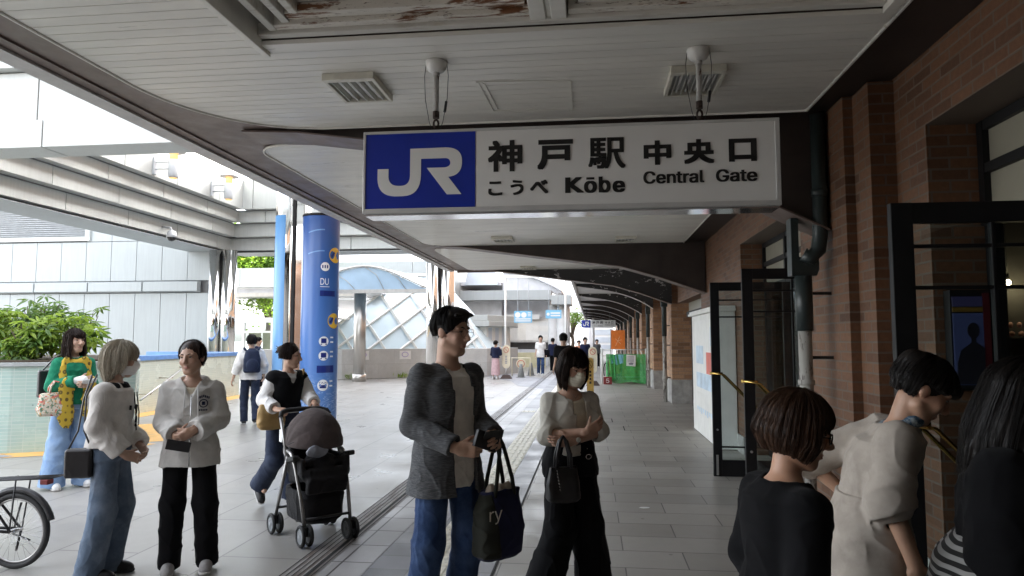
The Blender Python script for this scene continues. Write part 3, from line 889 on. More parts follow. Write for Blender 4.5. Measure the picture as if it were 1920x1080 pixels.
for i in range(5):
    for k in range(7):
        g.lathe([(.004, -.02), (.018, -.012), (.02, .008), (.004, .02)], (2.74+.06*k+random.uniform(-.01, .01), 4.995, .60+.26*i), 8)
        g.lathe([(.004, -.02), (.014, -.012), (.016, .008), (.004, .02)], (2.74+.06*k+random.uniform(-.01, .01), 4.995, .66+.26*i), 8)
g.build('goods', M['bead'], ro)
M['hall_lamp'] = emit_mat('warm lit bulb', (1, .78, .45), 5)
for i, p in enumerate(((2.76, 4.93, 1.98), (2.89, 4.93, 1.95), (5.5, 9.2, 2.6), (6.4, 6.8, 2.7))):
    t = thing('hall_lamp', ['small warm bulb glowing left in the dark shop window', 'small warm bulb glowing right in the dark shop window', 'warm lamp deep inside the second doorway', 'warm lamp on the hall ceiling behind the open doors'][i], 'lamp', p, 0, 'warm lamps inside the hall')
    b = MB(); b.lathe([(.004, -.02), (.018, -.01), (.02, .008), (.008, .02)], (0, 0, 0), 10); b.build('bulb', M['hall_lamp'], t, world=False)
    b = MB(); b.tube([(0, 0, .015), (0, 0, .06)], .01, 8); b.tube([(0, 0, .06), (0, 0, 3.39-p[2])], .003, 5); b.build('cord', M['blackmetal'], t, world=False)
# ---------------------------------------------------------------- white stepped frame round the sunken court
def panels_x(b, x, xt, y0, y1, z0, z1, w_, off=0, gap=.02):
    """row of panels along y whose visible face is at x; xt is the back"""
    y = y0 + off
    while y < y1 - .02:
        ya, yb = max(y, y0), min(y + w_, y1)
        if yb - ya > .03: b.box(min(x, xt), max(x, xt), ya + gap/2, yb - gap/2, z0, z1)
        y += w_
def panels_y(b, y, yt, x0, x1, z0, z1, w_, off=0, gap=.02):
    x = x0 + off
    while x < x1 - .02:
        xa, xb = max(x, x0), min(x + w_, x1)
        if xb - xa > .03: b.box(xa + gap/2, xb - gap/2, min(y, yt), max(y, yt), z0, z1)
        x += w_
RF = thing('stepped_frame', 'white stepped panel frame above the sunken court', 'building', (-11, 14, 0))
# side B runs away on the left, four overhanging bands; end C closes it at y = 20; side A crosses in front
ZB = [4.42, 4.83, 5.25, 5.62, 7.05]
XB = [-11.45, -11.20, -10.97, -10.72]
YC = [20.65, 20.42, 20.2, 19.97]
b = MB()
for i in range(3): panels_x(b, XB[i], -12.6, 9.6, YC[i] + .04, ZB[i] + .012, ZB[i+1] - .012, 2.05, -.7*i)
panels_x(b, XB[3], -12.6, 9.6, 20.0, ZB[3] + .012, ZB[4], 2.05, -1.2)
b.build('left_beam', M['white'], RF, bevel=.006)
b = MB()
for i in range(4): panels_y(b, YC[i], 21.6, XB[i]-.02, -3.5, ZB[i] + .012, (ZB[i+1] if i < 3 else 6.6) - .012, 2.0, -.55*i)
b.build('end_beam', M['white'], RF, bevel=.006)
b = MB()
b.box(-12.5, -11.62, 9.7, 20.8, ZB[0]-.05, ZB[0]); b.box(-12.5, -3.6, 20.8, 21.5, ZB[0]-.05, ZB[0])
for i in range(3):
    b.box(-12.4, XB[i]+.02, 9.7, 20.4, ZB[i+1]-.012, ZB[i+1]+.012); b.box(-12, -3.6, YC[i]-.02, 21.5, ZB[i+1]-.012, ZB[i+1]+.012)
b.box(-12.5, -11.6, 9.65, 20.7, ZB[0], 5.3); b.box(-12.4, -3.6, 20.75, 21.5, ZB[0], 5.3)
b.build('joint_backing', M['joint'], RF)
b = MB(); b.box(-12.6, -11.47, 9.6, 20.6, ZB[0]-.06, ZB[0]-.05); b.box(-11.47, -3.5, 20.66, 21.6, ZB[0]-.06, ZB[0]-.05); b.build('lower_edge', M['white2'], RF)
b = MB()
panels_y(b, 9.05, 9.6, -19, -4.2, 4.42, 4.83, 3.55, .35); panels_y(b, 9.2, 9.6, -19, -4.2, 4.86, 5.62, 3.55, .12)
panels_y(b, 9.05, 9.6, -19, -4.2, 5.64, 6.1, 3.55, .7)
b.build('front_beam', M['white'], RF, bevel=.008)
b = MB(); b.box(-19, -4.2, 9.25, 9.55, 4.45, 6.05); b.build('joint_backing', M['joint'], RF)
b = MB(); panels_x(b, -4.9, -4.2, 9.7, 20, 4.45, 6.0, 2.2); b.build('right_beam', M['white'], RF, bevel=.006)
# arched louvred gables above the frame
def gable(name, x, y, z, r, h, label):
    t = thing(name, label, 'gable', (x, y, z), 0, 'arched louvred gables')
    b = MB()
    o = arc(x, z, r, 0, 180, 24, h); i_ = arc(x, z, r-.16, 0, 180, 24, h-.16)
    b.prism(o + i_[::-1], 'y', y-.1, y+.12)
    b.build('arch_rim', M['winblue'], t)
    b = MB()
    k = 0
    while k*.13 < h-.2:
        zz = k*.13 + .05; hw = (r-.17)*math.sqrt(max(0, 1-(zz/(h-.16))**2))
        if hw > .1: b.obox((x, y+.02, z+zz), (hw, .05, .012), Matrix.Rotation(R(-35), 3, 'X'))
        k += 1
    b.build('louvre_blades', M['louv'], t)
    b = MB(); b.prism(arc(x, z, r-.15, 0, 180, 20, h-.15), 'y', y+.10, y+.9); b.build('vault', M['white2'], t)
gable('louvred_gable', -17.3, 24.5, 6.6, 2.9, 3.25, 'large arched gable with grey louvres behind the stepped frame')
gable('louvred_gable', -25.8, 20.0, 9.4, 4.2, 2.6, 'arched gable glimpsed at the left edge above the front beam')
# ---- panelled wall at the back left
PW = thing('panelled_wall', 'pale grey panelled wall with a ledge and louvre behind the planter', 'wall', (-15, 20.3, 0))
b = MB()
x = -11.75
while x > -26:
    b.box(x-.855, x, 20.2, 20.4, 0, 3.06); b.box(x-.855, x, 20.2, 20.4, 3.46, 4.72)
    if not (-19.5 < x-.4 < -15.9): b.box(x-.855, x, 20.2, 20.4, 4.735, 7.0)
    x -= .868
b.box(-19.7, -15.9, 20.2, 20.4, 5.95, 7.0)
b.build('cladding', M['white2'], PW, bevel=.006)
b = MB(); b.box(-26, -11.7, 20.3, 20.5, 0, 7.0); b.build('joint_backing', M['joint'], PW)
b = MB()
for k in range(8):
    x1 = -12.15 - k*1.86
    b.add([(x1-1.85, 20.2, 3.08), (x1, 20.2, 3.08), (x1-.04, 20.06, 3.12), (x1-1.85, 20.06, 3.12), (x1-1.85, 20.2, 3.44), (x1, 20.2, 3.44), (x1-.04, 20.06, 3.40), (x1-1.85, 20.06, 3.40)],
          [(0,3,2,1),(4,5,6,7),(3,2,6,7),(2,1,5,6),(0,4,7,3),(0,1,5,4)])
b.build('ledge', M['white2'], PW)
b = MB(); b.box(-19.6, -15.95, 20.14, 20.2, 4.76, 4.9); b.box(-16.1, -15.95, 20.12, 20.2, 4.9, 5.95); b.box(-19.6, -16.1, 20.14, 20.2, 5.9, 5.98)
b.build('louvre_frame', M['white'], PW)
b = MB()
for k in range(15): b.obox((-17.85, 20.24, 4.93+.068*k), (1.75, .05, .008), Matrix.Rotation(R(-40), 3, 'X'))
b.build('louvre_blades', M['louv'], PW)

# ---------------------------------------------------------------- mirror columns
def chrome_column(x, y, r, label, h=6.4, z0=0.0, gap=.05):
    t = thing('chrome_column', label, 'column', (x, y, z0), 0, 'twin lobed mirror columns')
    for s_ in (-1, 1):
        b = MB(); b.cs = True
        a = [(math.cos(R(i*360/40)), math.sin(R(i*360/40))) for i in range(40)]
        c = x + s_*(r + gap/2)
        b.tube([(c, y, z0), (c, y, h)], r, 40, caps=True)
        b.build('lobe', M['chrome'], t)
    b = MB(); b.box(x-gap/2-.004, x+gap/2+.004, y-r*.35, y+r*.9, z0, h); b.build('seam', M['black'], t)
    return t
c1 = chrome_column(-11.35, 20.05, .215, 'mirror column at the corner of the stepped frame by the panelled wall', 4.36, gap=.004)
c3 = chrome_column(-4.3, 19.3, .195, 'mirror column behind the man in the grey cardigan', 4.6, gap=.03)
# the banner column: dark blue wrap on the right lobe, pale blue on the left
c2 = thing('banner_column', 'mirror column wrapped in dark blue and pale blue banners', 'column', (-5.6, 12.75, 0), 0)
b = MB(); b.tube([(-5.21, 12.75, 0), (-5.21, 12.75, 7)], .345, 48); b.build('lobe', M['chrome'], c2)
b = MB(); b.tube([(-5.95, 12.85, 0), (-5.95, 12.85, 7)], .22, 48); b.build('lobe', M['chrome'], c2)
b = MB(); b.box(-5.735, -5.675, 12.60, 12.95, 0, 7); b.build('seam', M['black'], c2)
b = MB(); b.box(-5.672, -5.50, 12.62, 12.72, 0, 7); b.box(-5.80, -5.738, 12.66, 12.74, 0, 7); b.build('cladding_strip', M['chrome'], c2, bevel=.015)
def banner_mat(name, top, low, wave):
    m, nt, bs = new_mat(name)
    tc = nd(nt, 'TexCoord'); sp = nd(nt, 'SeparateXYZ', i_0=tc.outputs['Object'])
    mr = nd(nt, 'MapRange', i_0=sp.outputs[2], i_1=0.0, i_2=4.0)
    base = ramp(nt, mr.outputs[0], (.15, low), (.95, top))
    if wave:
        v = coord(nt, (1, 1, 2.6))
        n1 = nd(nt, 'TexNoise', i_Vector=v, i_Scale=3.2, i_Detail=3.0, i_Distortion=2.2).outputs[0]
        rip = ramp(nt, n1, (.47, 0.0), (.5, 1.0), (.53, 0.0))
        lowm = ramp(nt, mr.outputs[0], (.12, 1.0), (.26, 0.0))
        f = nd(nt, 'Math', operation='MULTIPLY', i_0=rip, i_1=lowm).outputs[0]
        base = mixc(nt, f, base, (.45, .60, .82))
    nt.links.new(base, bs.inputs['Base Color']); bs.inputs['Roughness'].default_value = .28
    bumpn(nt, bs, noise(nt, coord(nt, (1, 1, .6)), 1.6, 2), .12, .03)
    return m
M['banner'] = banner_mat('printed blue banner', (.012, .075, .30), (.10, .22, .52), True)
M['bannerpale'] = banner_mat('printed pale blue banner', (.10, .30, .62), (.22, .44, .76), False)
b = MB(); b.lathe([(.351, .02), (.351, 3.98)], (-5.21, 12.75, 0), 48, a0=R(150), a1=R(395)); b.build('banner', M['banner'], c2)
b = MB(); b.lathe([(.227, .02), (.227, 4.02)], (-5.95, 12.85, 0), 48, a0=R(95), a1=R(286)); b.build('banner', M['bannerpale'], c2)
b = MB(); b.lathe([(.357, 3.96), (.357, 4.0), (.343, 4.01)], (-5.21, 12.75, 0), 48); b.build('banner_hem', M['black'], c2)
def wrap(cx, cy, r, a_mid):
    """map u (metres round the lobe) and height v onto the banner"""
    def f(u, v):
        t = R(a_mid) + u / r
        return (cx + r*math.cos(t), cy + r*math.sin(t), v)
    return f
W = wrap(-5.21, 12.75, .354, 306)
W2 = wrap(-5.21, 12.75, .356, 306)
def disc(fn, u, v, r, n=22, ru=None):
    mb = MB(); ru = ru or r
    mb.add([fn(u, v)] + [fn(u + ru*math.cos(2*math.pi*i/n), v + r*math.sin(2*math.pi*i/n)) for i in range(n)], [(0, 1+i, 1+(i+1) % n) for i in range(n)])
    return mb
M['byellow'] = mat('banner yellow', (.74, .46, .05), .3); M['bwhite'] = mat('banner white', (.80, .80, .80), .3); M['bnavy'] = mat('banner navy', (.012, .025, .16), .3)
zz = lambda y: 1.6 + (637 - y)*12.45/1290 
b = MB()
for u, y, r in ((.22, 470, .15), (.21, 600, .145)):
    d = disc(W, u, zz(y), r); b.add(d.v, d.f)
b.build('round_mark', M['byellow'], c2)
b = MB()
for u, y, r in ((.0, 494, .085), (.0, 640, .092), (.0, 668, .092), (.0, 725, .105)):
    d = disc(W, u, zz(y), r); b.add(d.v, d.f)
write(b, 'DU', -.085, .07, zz(530), zz(517), W)
b.add([W(-.09, zz(534)), W(-.0, zz(534)), W(.09, zz(534)), W(.09, zz(533)), W(0, zz(533)), W(-.09, zz(533))], [(0,1,4,5), (1,2,3,4)])
for y in (640, 668, 725):
    for k in (0, 1): b.add([W(.13, zz(y-6+9*k)), W(.2, zz(y-6+9*k)), W(.2, zz(y-9+9*k)), W(.13, zz(y-9+9*k))], [(0,1,2,3)])
b.build('printed_mark', M['bwhite'], c2)
b = MB()
def rect(fn, u0, u1, v0, v1, n=4):
    for i in range(n):
        a, c_ = u0+(u1-u0)*i/n, u0+(u1-u0)*(i+1)/n
        b.add([fn(a, v0), fn(c_, v0), fn(c_, v1), fn(a, v1)], [(0,1,2,3)])
rect(W, -.09, .22, zz(552), zz(541)); rect(W, -.12, .22, zz(701), zz(687))
for y in (640, 668):                                       # train and bus pictograms
    v = zz(y)
    rect(W2, -.05, .05, v-.035, v+.055); rect(W2, -.06, -.03, v-.065, v-.045); rect(W2, .03, .06, v-.065, v-.045)
v = zz(725)
rect(W2, -.06, .06, v-.055, v-.02); rect(W2, -.035, .035, v-.02, v+.005); write(b, 'TAXI', -.085, .085, v+.03, v+.062, W2)
for k in range(3): rect(W2, -.06+.045*k, -.035+.045*k, zz(494)-.03, zz(494)+.03, 1)
for (u, y) in ((.20, 470), (.19, 600)):
    v = zz(y)
    b.add([W2(u-.09, v-.02), W2(u-.02, v+.07), W2(u+.01, v+.04), W2(u-.06, v-.05)], [(0,1,2,3)])
b.build('pictogram', M['bnavy'], c2)
b = MB()
for k in (0, 1):
    y = 425 + 42*k
    pts = [(u, zz(y) + .06*math.sin((u+.35)*5) - .02) for u in [-.34+.04*i for i in range(9)]]
    for (u0, v0), (u1, v1) in zip(pts, pts[1:]): b.add([W(u0, v0-.012), W(u1, v1-.012), W(u1, v1+.012), W(u0, v0+.012)], [(0,1,2,3)])
M['bripple'] = mat('banner ripple', (.12, .28, .58), .3)
b.build('printed_wave', M['bripple'], c2)

# ---------------------------------------------------------------- wall lamps and camera on the stepped frame
M['lampglow'] = emit_mat('lit lamp glass', (.9, .50, .20), .12)
M['lampwhite'] = mat('white lamp metal', (.42, .44, .46), .35)
def wall_lamp(y, label):
    z = 5.85
    t = thing('wall_lamp', label, 'wall lamp', (XB[3], y, z), 0, 'wall lamps on the stepped frame')
    b = MB(); b.box(XB[3], XB[3]+.05, y-.06, y+.06, z-.18, z+.24); b.build('back_plate', M['lampwhite'], t, bevel=.01)
    b = MB()
    for dz in (-.05, .12): b.tube([(XB[3]+.05, y, z+dz), (XB[3]+.40, y, z+dz)], .016, 8)
    b.build('arm', M['lampwhite'], t)
    x = XB[3] + .52
    b = MB(); b.lathe([(.10, -.28), (.12, -.24), (.12, .16), (.10, .18)], (x, y, z), 20); b.build('barrel', M['lampwhite'], t)
    b = MB(); b.lathe([(.095, .18), (.10, .34), (.08, .36)], (x, y, z), 18); b.build('lamp_glass', M['lampglow'], t)
    b = MB(); b.lathe([(.26, .36), (.25, .39), (.05, .43)], (x, y, z), 22); b.build('hood', M['lampwhite'], t)
    b = MB(); b.lathe([(.075, -.30), (.09, -.28)], (x, y, z), 14); b.build('lens', M['lampglow'], t)
wall_lamp(13.3, 'wall lamp hidden most by the canopy, leftmost on the bright panels')
wall_lamp(15.6, 'wall lamp in the middle of the bright stepped panels')
wall_lamp(18.2, 'wall lamp nearest the far corner of the stepped frame')
t = thing('security_camera', 'white dome security camera under the stepped frame', 'camera', (-11.4, 17.1, 4.5))
b = MB(); b.tube([(-11.44, 17.1, 4.62), (-11.2, 17.1, 4.60), (-11.16, 17.1, 4.50)], .03, 8); b.lathe([(.03, .20), (.10, .17), (.135, .06), (.135, 0)], (-11.16, 17.1, 4.33), 18); b.build('dome_housing', M['lampwhite'], t)
b = MB(); b.lathe([(.11, 0), (.10, -.05), (.06, -.09), (.005, -.105)], (-11.16, 17.1, 4.33), 16); b.build('lens_dome', M['ink'], t)

# ---------------------------------------------------------------- planter, sunken stair walls
PL = thing('planter', 'pale green tiled planter wall with orange floor edging', 'planter', (-9, 9.5, 0))
front = [(-16, 7.2), (-12, 7.9), (-9.6, 8.45), (-8.2, 8.95), (-7.5, 9.35), (-7.15, 9.75), (-7.1, 10.1), (-7.6, 10.9), (-8.6, 12.2)]
back = [(-9.5, 13.2), (-16, 13.2)]
b = MB(); b.prism(front + back, 'z', 0, 1.22); b.build('tiled_wall', M['tilewall'], PL)
b = MB(); b.prism([(x+(.03 if i > 2 else 0), y-.03) for i, (x, y) in enumerate(front)] + back, 'z', 1.222, 1.27); b.build('coping', M['white2'], PL)
b = MB(); b.prism([(x, y+.25) for x, y in front[:4]] + [(-7.6, 9.65), (-7.4, 10.1), (-7.8, 10.8), (-8.75, 12.1)] + [(-9.5, 12.9), (-15, 12.9)], 'z', 1.271, 1.30); b.build('soil', M['soil'], PL)
b = MB()
for (xa, ya), (xb, yb) in zip(front, front[1:]):
    L = math.hypot(xb-xa, yb-ya); nx, ny = (yb-ya)/L, -(xb-xa)/L
    b.quad((xa+nx*.42, ya+ny*.42, .004), (xb+nx*.42, yb+ny*.42, .004), (xb, yb, .004), (xa, ya, .004))
b.build('floor_edging', M['orange_floor'], PL)
b = MB()
b.add([(-16, 6.0, .006), (-8.2, 8.25, .006), (-7.9, 8.75, .006), (-8.4, 8.9, .006), (-9.6, 8.42, .006), (-16, 7.15, .006)], [(0, 1, 2, 3, 4, 5)])
b.build('grey_edging', M['greystep'], PL)
SWL = thing('stair_wall', 'long pale tiled stair wall with blue cap behind the talking pair', 'wall', (-10.3, 17, 0))
pts = [(-9.75, 13.6), (-9.85, 15.0), (-10.05, 17.0), (-10.2, 19.1)]
b = MB(); b.prism(pts + [(-13, 19.1), (-13, 18.95)] + [(-10.38, 18.95), (-10.23, 17.0), (-10.03, 15.0), (-9.93, 13.6)], 'z', 0, 1.14)
M['tilewall2'] = slab_mat('pale blue green glazed tiles', ((.56, .62, .55), (.62, .67, .58)), .2, .05, 0, (.66, .68, .62), .004, .25, .05, wall=True, stain=.12)
b.build('tiled_wall', M['tilewall2'], SWL)
b = MB(); b.prism([(x+.03, y) for x, y in pts] + [(-13, 19.13), (-13, 18.9)] + [(-10.42, 18.9), (-10.27, 17.0), (-10.07, 15.0), (-9.97, 13.6)], 'z', 1.142, 1.25); b.build('cap', M['cap'], SWL, bevel=.01)
b = MB(); b.tube([(-9.3, 13.4, .35), (-9.4, 14.2, .60), (-9.5, 15.2, .95), (-9.65, 15.3, .96)], .022, 8)
for p in ((-9.36, 13.9, .5), (-9.46, 14.8, .8)): b.tube([p, (p[0]-.05, p[1], p[2]-.07), (p[0]-.4, p[1], p[2]-.07)], .012, 6)
b.build('handrail', M['steel'], SWL)
b = MB(); b.quad((-9.3, 13.4, .004), (-9.35, 15.0, .004), (-9.85, 15.0, .004), (-9.75, 13.4, .004)); b.quad((-9.35, 15.0, .004), (-9.7, 19.1, .004), (-10.2, 19.1, .004), (-9.85, 15.0, .004)); b.build('floor_edging', M['orange_floor'], SWL)

# ---------------------------------------------------------------- planter shrubs (palmate leaves on thin stems)
def leaf_mat(name, a, b_, tr=.35):
    m, nt, bs = new_mat(name)
    oi = nd(nt, 'NewGeometry')
    base = ramp(nt, oi.outputs['Random Per Island'], (0, a), (.6, b_), (1, tuple(x*1.35 for x in b_)))
    nt.links.new(base, bs.inputs['Base Color']); bs.inputs['Roughness'].default_value = .42
    out = nt.nodes['Material Output']
    tl = nd(nt, 'BsdfTranslucent'); nt.links.new(mixc(nt, .5, base, (.30, .42, .04)), tl.inputs[0])
    mx = nd(nt, 'MixShader', i_0=tr); nt.links.new(bs.outputs[0], mx.inputs[1]); nt.links.new(tl.outputs[0], mx.inputs[2]); nt.links.new(mx.outputs[0], out.inputs[0])
    return m
M['leaf_dark'] = leaf_mat('deep green shrub leaf', (.035, .09, .02), (.09, .18, .035))
M['leaf_light'] = leaf_mat('yellow green shrub leaf', (.10, .19, .025), (.26, .36, .06), .5)
M['leaf_tree'] = leaf_mat('sunlit tree leaf', (.05, .12, .02), (.13, .24, .03), .5)
def leaflet(b, p, d, n, L, w_):
    s_ = d.cross(n).normalized()
    q = [p, p + d*L*.35 + s_*w_ + n*L*.05, p + d*L*.75 + s_*w_*.7 - n*L*.02, p + d*L - n*L*.16, p + d*L*.75 - s_*w_*.7 - n*L*.02, p + d*L*.35 - s_*w_ + n*L*.05]
    mid = p + d*L*.55 - n*L*.06
    b.add(q + [mid], [(0, 1, 6, 5), (1, 2, 6), (2, 3, 6), (3, 4, 6), (4, 5, 6)])
def shrub(x, y, h, rad, m, label, seed, n=70):
    rnd = random.Random(seed)
    t = thing('shrub', label, 'shrub', (x, y, 1.29), 0, 'shrubs in the planter')
    st = MB(); lv = MB()
    stems = []
    for k in range(7):
        a = rnd.uniform(0, 6.28); r = rad*rnd.uniform(.25, .9)
        top = Vector((x + r*math.cos(a), y + r*math.sin(a)*.8, 1.29 + h*rnd.uniform(.6, 1.0)))
        base = Vector((x + r*.25*math.cos(a), y + r*.25*math.sin(a), 1.28))
        mid = (base + top)/2 + Vector((rnd.uniform(-.05, .05), rnd.uniform(-.05, .05), .05))
        st.tube([base, mid, top], [.014, .010, .005], 6); stems.append((base, mid, top))
    st.build('stem', M['bark'], t)
    for k in range(n):
        base, mid, top = rnd.choice(stems)
        u = rnd.uniform(.25, 1.05)
        p = base.lerp(top, min(1, u)) + Vector((rnd.gauss(0, rad*.22), rnd.gauss(0, rad*.22), rnd.gauss(0, .07)))
        up = Vector((rnd.gauss(0, .45), rnd.gauss(0, .45) - .25, 1)).normalized()
        e1 = up.orthogonal().normalized(); e2 = up.cross(e1)
        m_ = rnd.randint(6, 8); L = rnd.uniform(.10, .22); ph = rnd.uniform(0, 6)
        for i in range(m_):
            a = ph + 2*math.pi*i/m_
            d = (e1*math.cos(a) + e2*math.sin(a) - up*rnd.uniform(.05, .5)).normalized()
            leaflet(lv, p + d*.02, d, up, L*rnd.uniform(.8, 1.1), L*.15)
    lv.build('foliage', m, t)
shrub(-9.3, 9.7, .80, .45, M['leaf_light'], 'yellow green shrub at the left edge of the planter', 1, 75)
shrub(-9.1, 10.4, 1.12, .46, M['leaf_dark'], 'tallest dark green shrub in the middle of the planter', 2, 105)
shrub(-8.55, 9.6, .60, .36, M['leaf_light'], 'low bright shrub in front of the tallest planter shrub', 3, 70)
shrub(-9.0, 11.3, .85, .38, M['leaf_dark'], 'dark shrub behind the woman in green', 4, 70)
shrub(-8.15, 10.0, .72, .34, M['leaf_light'], 'bright shrub at the right end of the planter', 5, 75)
shrub(-9.9, 10.6, .85, .5, M['leaf_dark'], 'dark shrub cut off by the left edge of the photograph', 6, 70)
shrub(-8.6, 9.5, .42, .40, M['leaf_dark'], 'lowest dark shrub along the front planter coping', 7, 45)
t = MB(); t.obox((-7.12, 9.66, 1.12), (.09, .012, .14), Matrix.Rotation(R(42), 3, 'Z')); tag(t.build('info_plate', M['cap']), 'small blue plate on the planter end beside the woman in green', 'plate')
# ---------------------------------------------------------------- trees beyond the court
def tree(x, y, h, r, label, seed, n=2600, low=.62, vr=.32):
    rnd = random.Random(seed)
    t = thing('tree', label, 'tree', (x, y, 0), 0, 'trees behind the court')
    b = MB(); lv = MB()
    tips = []
    b.tube([(x, y, 0), (x+.1, y, h*.3), (x, y+.1, h*.55)], [.22, .17, .12], 10)
    for k in range(11):
        a = rnd.uniform(0, 6.28); el = rnd.uniform(.2, 1.2)
        p0 = Vector((x, y, h*rnd.uniform(.3, .55)))
        p1 = Vector((x, y, h*low)) + Vector((math.cos(a)*math.cos(el)*r*.75, math.sin(a)*math.cos(el)*r*.75, math.sin(el)*h*vr))
        b.tube([p0, (p0+p1)/2 + Vector((0, 0, .2)), p1], [.08, .05, .02], 6); tips.append(p1)
    b.build('trunk', M['bark'], t)
    for k in range(n):
        c = rnd.choice(tips)
        p = c + Vector((rnd.gauss(0, r*.26), rnd.gauss(0, r*.26), rnd.gauss(0, r*.22)))
        nrm = Vector((rnd.gauss(0, .6), rnd.gauss(0, .6), 1)).normalized(); d = nrm.orthogonal(); d.rotate(Matrix.Rotation(rnd.uniform(0, 6.28), 3, nrm))
        L = rnd.uniform(.09, .19)
        s_ = d.cross(nrm)
        lv.add([p, p + d*L*.5 + s_*L*.3, p + d*L - nrm*L*.15, p + d*L*.5 - s_*L*.3], [(0, 1, 2), (0, 2, 3)])
    lv.build('crown', M['leaf_tree'], t)
tree(-17.7, 36, 7.6, 2.3, 'large bright green tree seen under the stepped frame, left of the blue column', 11, 17000, .34, .56)
tree(-21.5, 37, 8.5, 3.0, 'tree half hidden by the mirror column on the left', 12, 5000)
tree(-1.9, 66, 4.6, 1.6, 'small grey green street tree far down the passage', 13, 1800)

# ---------------------------------------------------------------- footbridge seen through the left opening
FB = thing('footbridge', 'white panelled footbridge with grey underside beyond the court', 'bridge', (-13, 31, 0))
b = MB(); panels_y(b, 30.5, 31.2, -22, -9.6, 4.05, 4.95, 2.6, .4); b.build('parapet', M['white'], FB)
b = MB(); b.box(-22, -9.6, 30.8, 34, 3.72, 4.02); b.build('deck', M['greyroof'], FB)
b = MB(); b.box(-22, -9.6, 30.6, 30.79, 3.62, 3.80); b.build('edge_beam', M['steel'], FB)
for x in (-21.5, -9.9):
    b = MB(); b.tube([(x, 32.5, 0), (x, 32.5, 3.72)], .3, 16); b.build('bridge_leg', M['concrete'], FB)
# glazed shelter below the bridge
GS = thing('glass_shelter', 'white framed glass shelter with pale doors beneath the footbridge', 'shelter', (-14, 29, 0))
b = MB()
for x in (-16.6, -15.2, -13.9, -13.6, -12.2, -11.0): b.box(x, x+.1, 28.6, 28.7, 0, 2.35)
b.box(-16.6, -10.9, 28.6, 28.7, 2.35, 2.5); b.box(-16.6, -10.9, 28.6, 30.2, 2.5, 2.56); b.box(-16.6, -10.9, 28.6, 28.7, .0, .12); b.box(-15.1, -13.9, 28.61, 28.69, 1.9, 1.98)
b.build('frame', M['board'], GS)
b = MB(); b.box(-16.5, -10.9, 28.64, 28.66, .12, 2.35); b.build('pane', M['glass'], GS)
b = MB(); b.box(-15.05, -14.5, 28.9, 28.95, .1, 2.0); b.box(-14.4, -13.95, 28.9, 28.95, .1, 2.0); b.build('inner_door', M['cream'], GS)

# ---------------------------------------------------------------- vaulted shelter, its column, granite wall and glass pyramid
VS = thing('vaulted_canopy', 'pale blue vaulted glass canopy on a stone column', 'canopy', (-9.3, 27, 0))
prof = [(-11.15 + 5.1*i/18, 3.50 + .86*math.sin(math.pi*i/18)**1.25) for i in range(19)]
b = MB()
for (xa, za), (xb, zb) in zip(prof, prof[1:]):
    b.add([(xa, 25.2, za), (xb, 25.2, zb), (xb, 29.5, zb+.15), (xa, 29.5, za+.15), (xa, 25.2, za+.05), (xb, 25.2, zb+.05), (xb, 29.5, zb+.2), (xa, 29.5, za+.2)], [(0,3,2,1),(4,5,6,7),(0,1,5,4),(1,2,6,5),(2,3,7,6),(3,0,4,7)])
b.build('roof_glass', M['bglass'], VS)
b = MB()
b.prism([(x, z-.03) for x, z in prof] + [(prof[-1][0], 3.42), (prof[0][0], 3.42)], 'y', 25.24, 25.28); b.build('gable_glass', M['bglass'], VS)
b = MB()
for i in (5, 9, 12): b.tube([(prof[i][0], 25.2, prof[i][1]+.03), (prof[i][0]+.5, 25.2, prof[i][1]-.3), (prof[i][0]+.8, 25.21, 3.5)], .012, 5)
b.tube([(x, 25.18, z+.03) for x, z in prof], .035, 6)
b.build('rib', M['steel'], VS)
b = MB(); b.box(-11.2, -6.0, 25.15, 25.35, 3.36, 3.5); b.build('edge_beam', M['stainless'], VS)
b = MB(); b.tube([(-8.95, 25.9, .0), (-8.95, 25.9, .28)], .275, 24); b.tube([(-8.95, 25.9, .28), (-8.95, 25.9, 3.4)], .235, 24); b.build('column', M['steel'], VS)
GW = thing('granite_wall', 'low pale granite wall in front of the glass pyramid', 'wall', (-8, 28.5, 0))
b = MB(); b.prism([(-13, 26.0), (-10, 26.85), (-7.3, 29.0), (-4.6, 30.2), (-3.6, 33.6), (-4.0, 33.7), (-4.9, 30.5), (-7.5, 29.3), (-10.1, 27.15), (-13, 26.3)], 'z', 0, 1.22); b.build('wall_block', M['granite'], GW, bevel=.02)
b = MB()
for x, y in ((-9.3, 27.38), (-7.85, 28.52)):
    b.add([(x-.2, y-.17, .78), (x+.2, y+.15, .78), (x+.2, y+.15, 1.14), (x-.2, y-.17, 1.14)], [(0, 1, 2, 3)])
pn = b.build('notice_sheet', M['paper'], GW)
b = MB()
for x, y in ((-9.3, 27.36), (-7.85, 28.5)):
    pts = [(x + .11*math.cos(a*.5), y + .09*math.cos(a*.5), .98 + .10*math.sin(a*.5)) for a in range(13)]
    b.tube(pts, .014, 5, closed=True)
M['violetink'] = mat('violet notice print', (.45, .36, .66), .6)
b.build('printed_ring', M['violetink'], pn)
rnd = random.Random(5)
b = MB()
for k in range(160):
    c = rnd.choice(((-9.6, 26.95), (-7.9, 28.2), (-7.3, 28.7)))
    p = Vector((c[0]+rnd.gauss(0, .14), c[1]+rnd.gauss(0, .05), rnd.uniform(0, .12))); d = Vector((rnd.gauss(0, .5), rnd.gauss(0, .3), 1)).normalized()
    leaflet(b, p, d, Vector((0, -1, .2)).normalized(), rnd.uniform(.08, .2), .012)
tag(b.build('weeds', M['leaf_light']), 'weeds growing along the foot of the granite wall', 'weeds', kind='stuff')
PY_ = thing('glass_pyramid', 'pale blue glass skylight with white diamond lattice behind the granite wall', 'skylight', (-8, 32, 0))
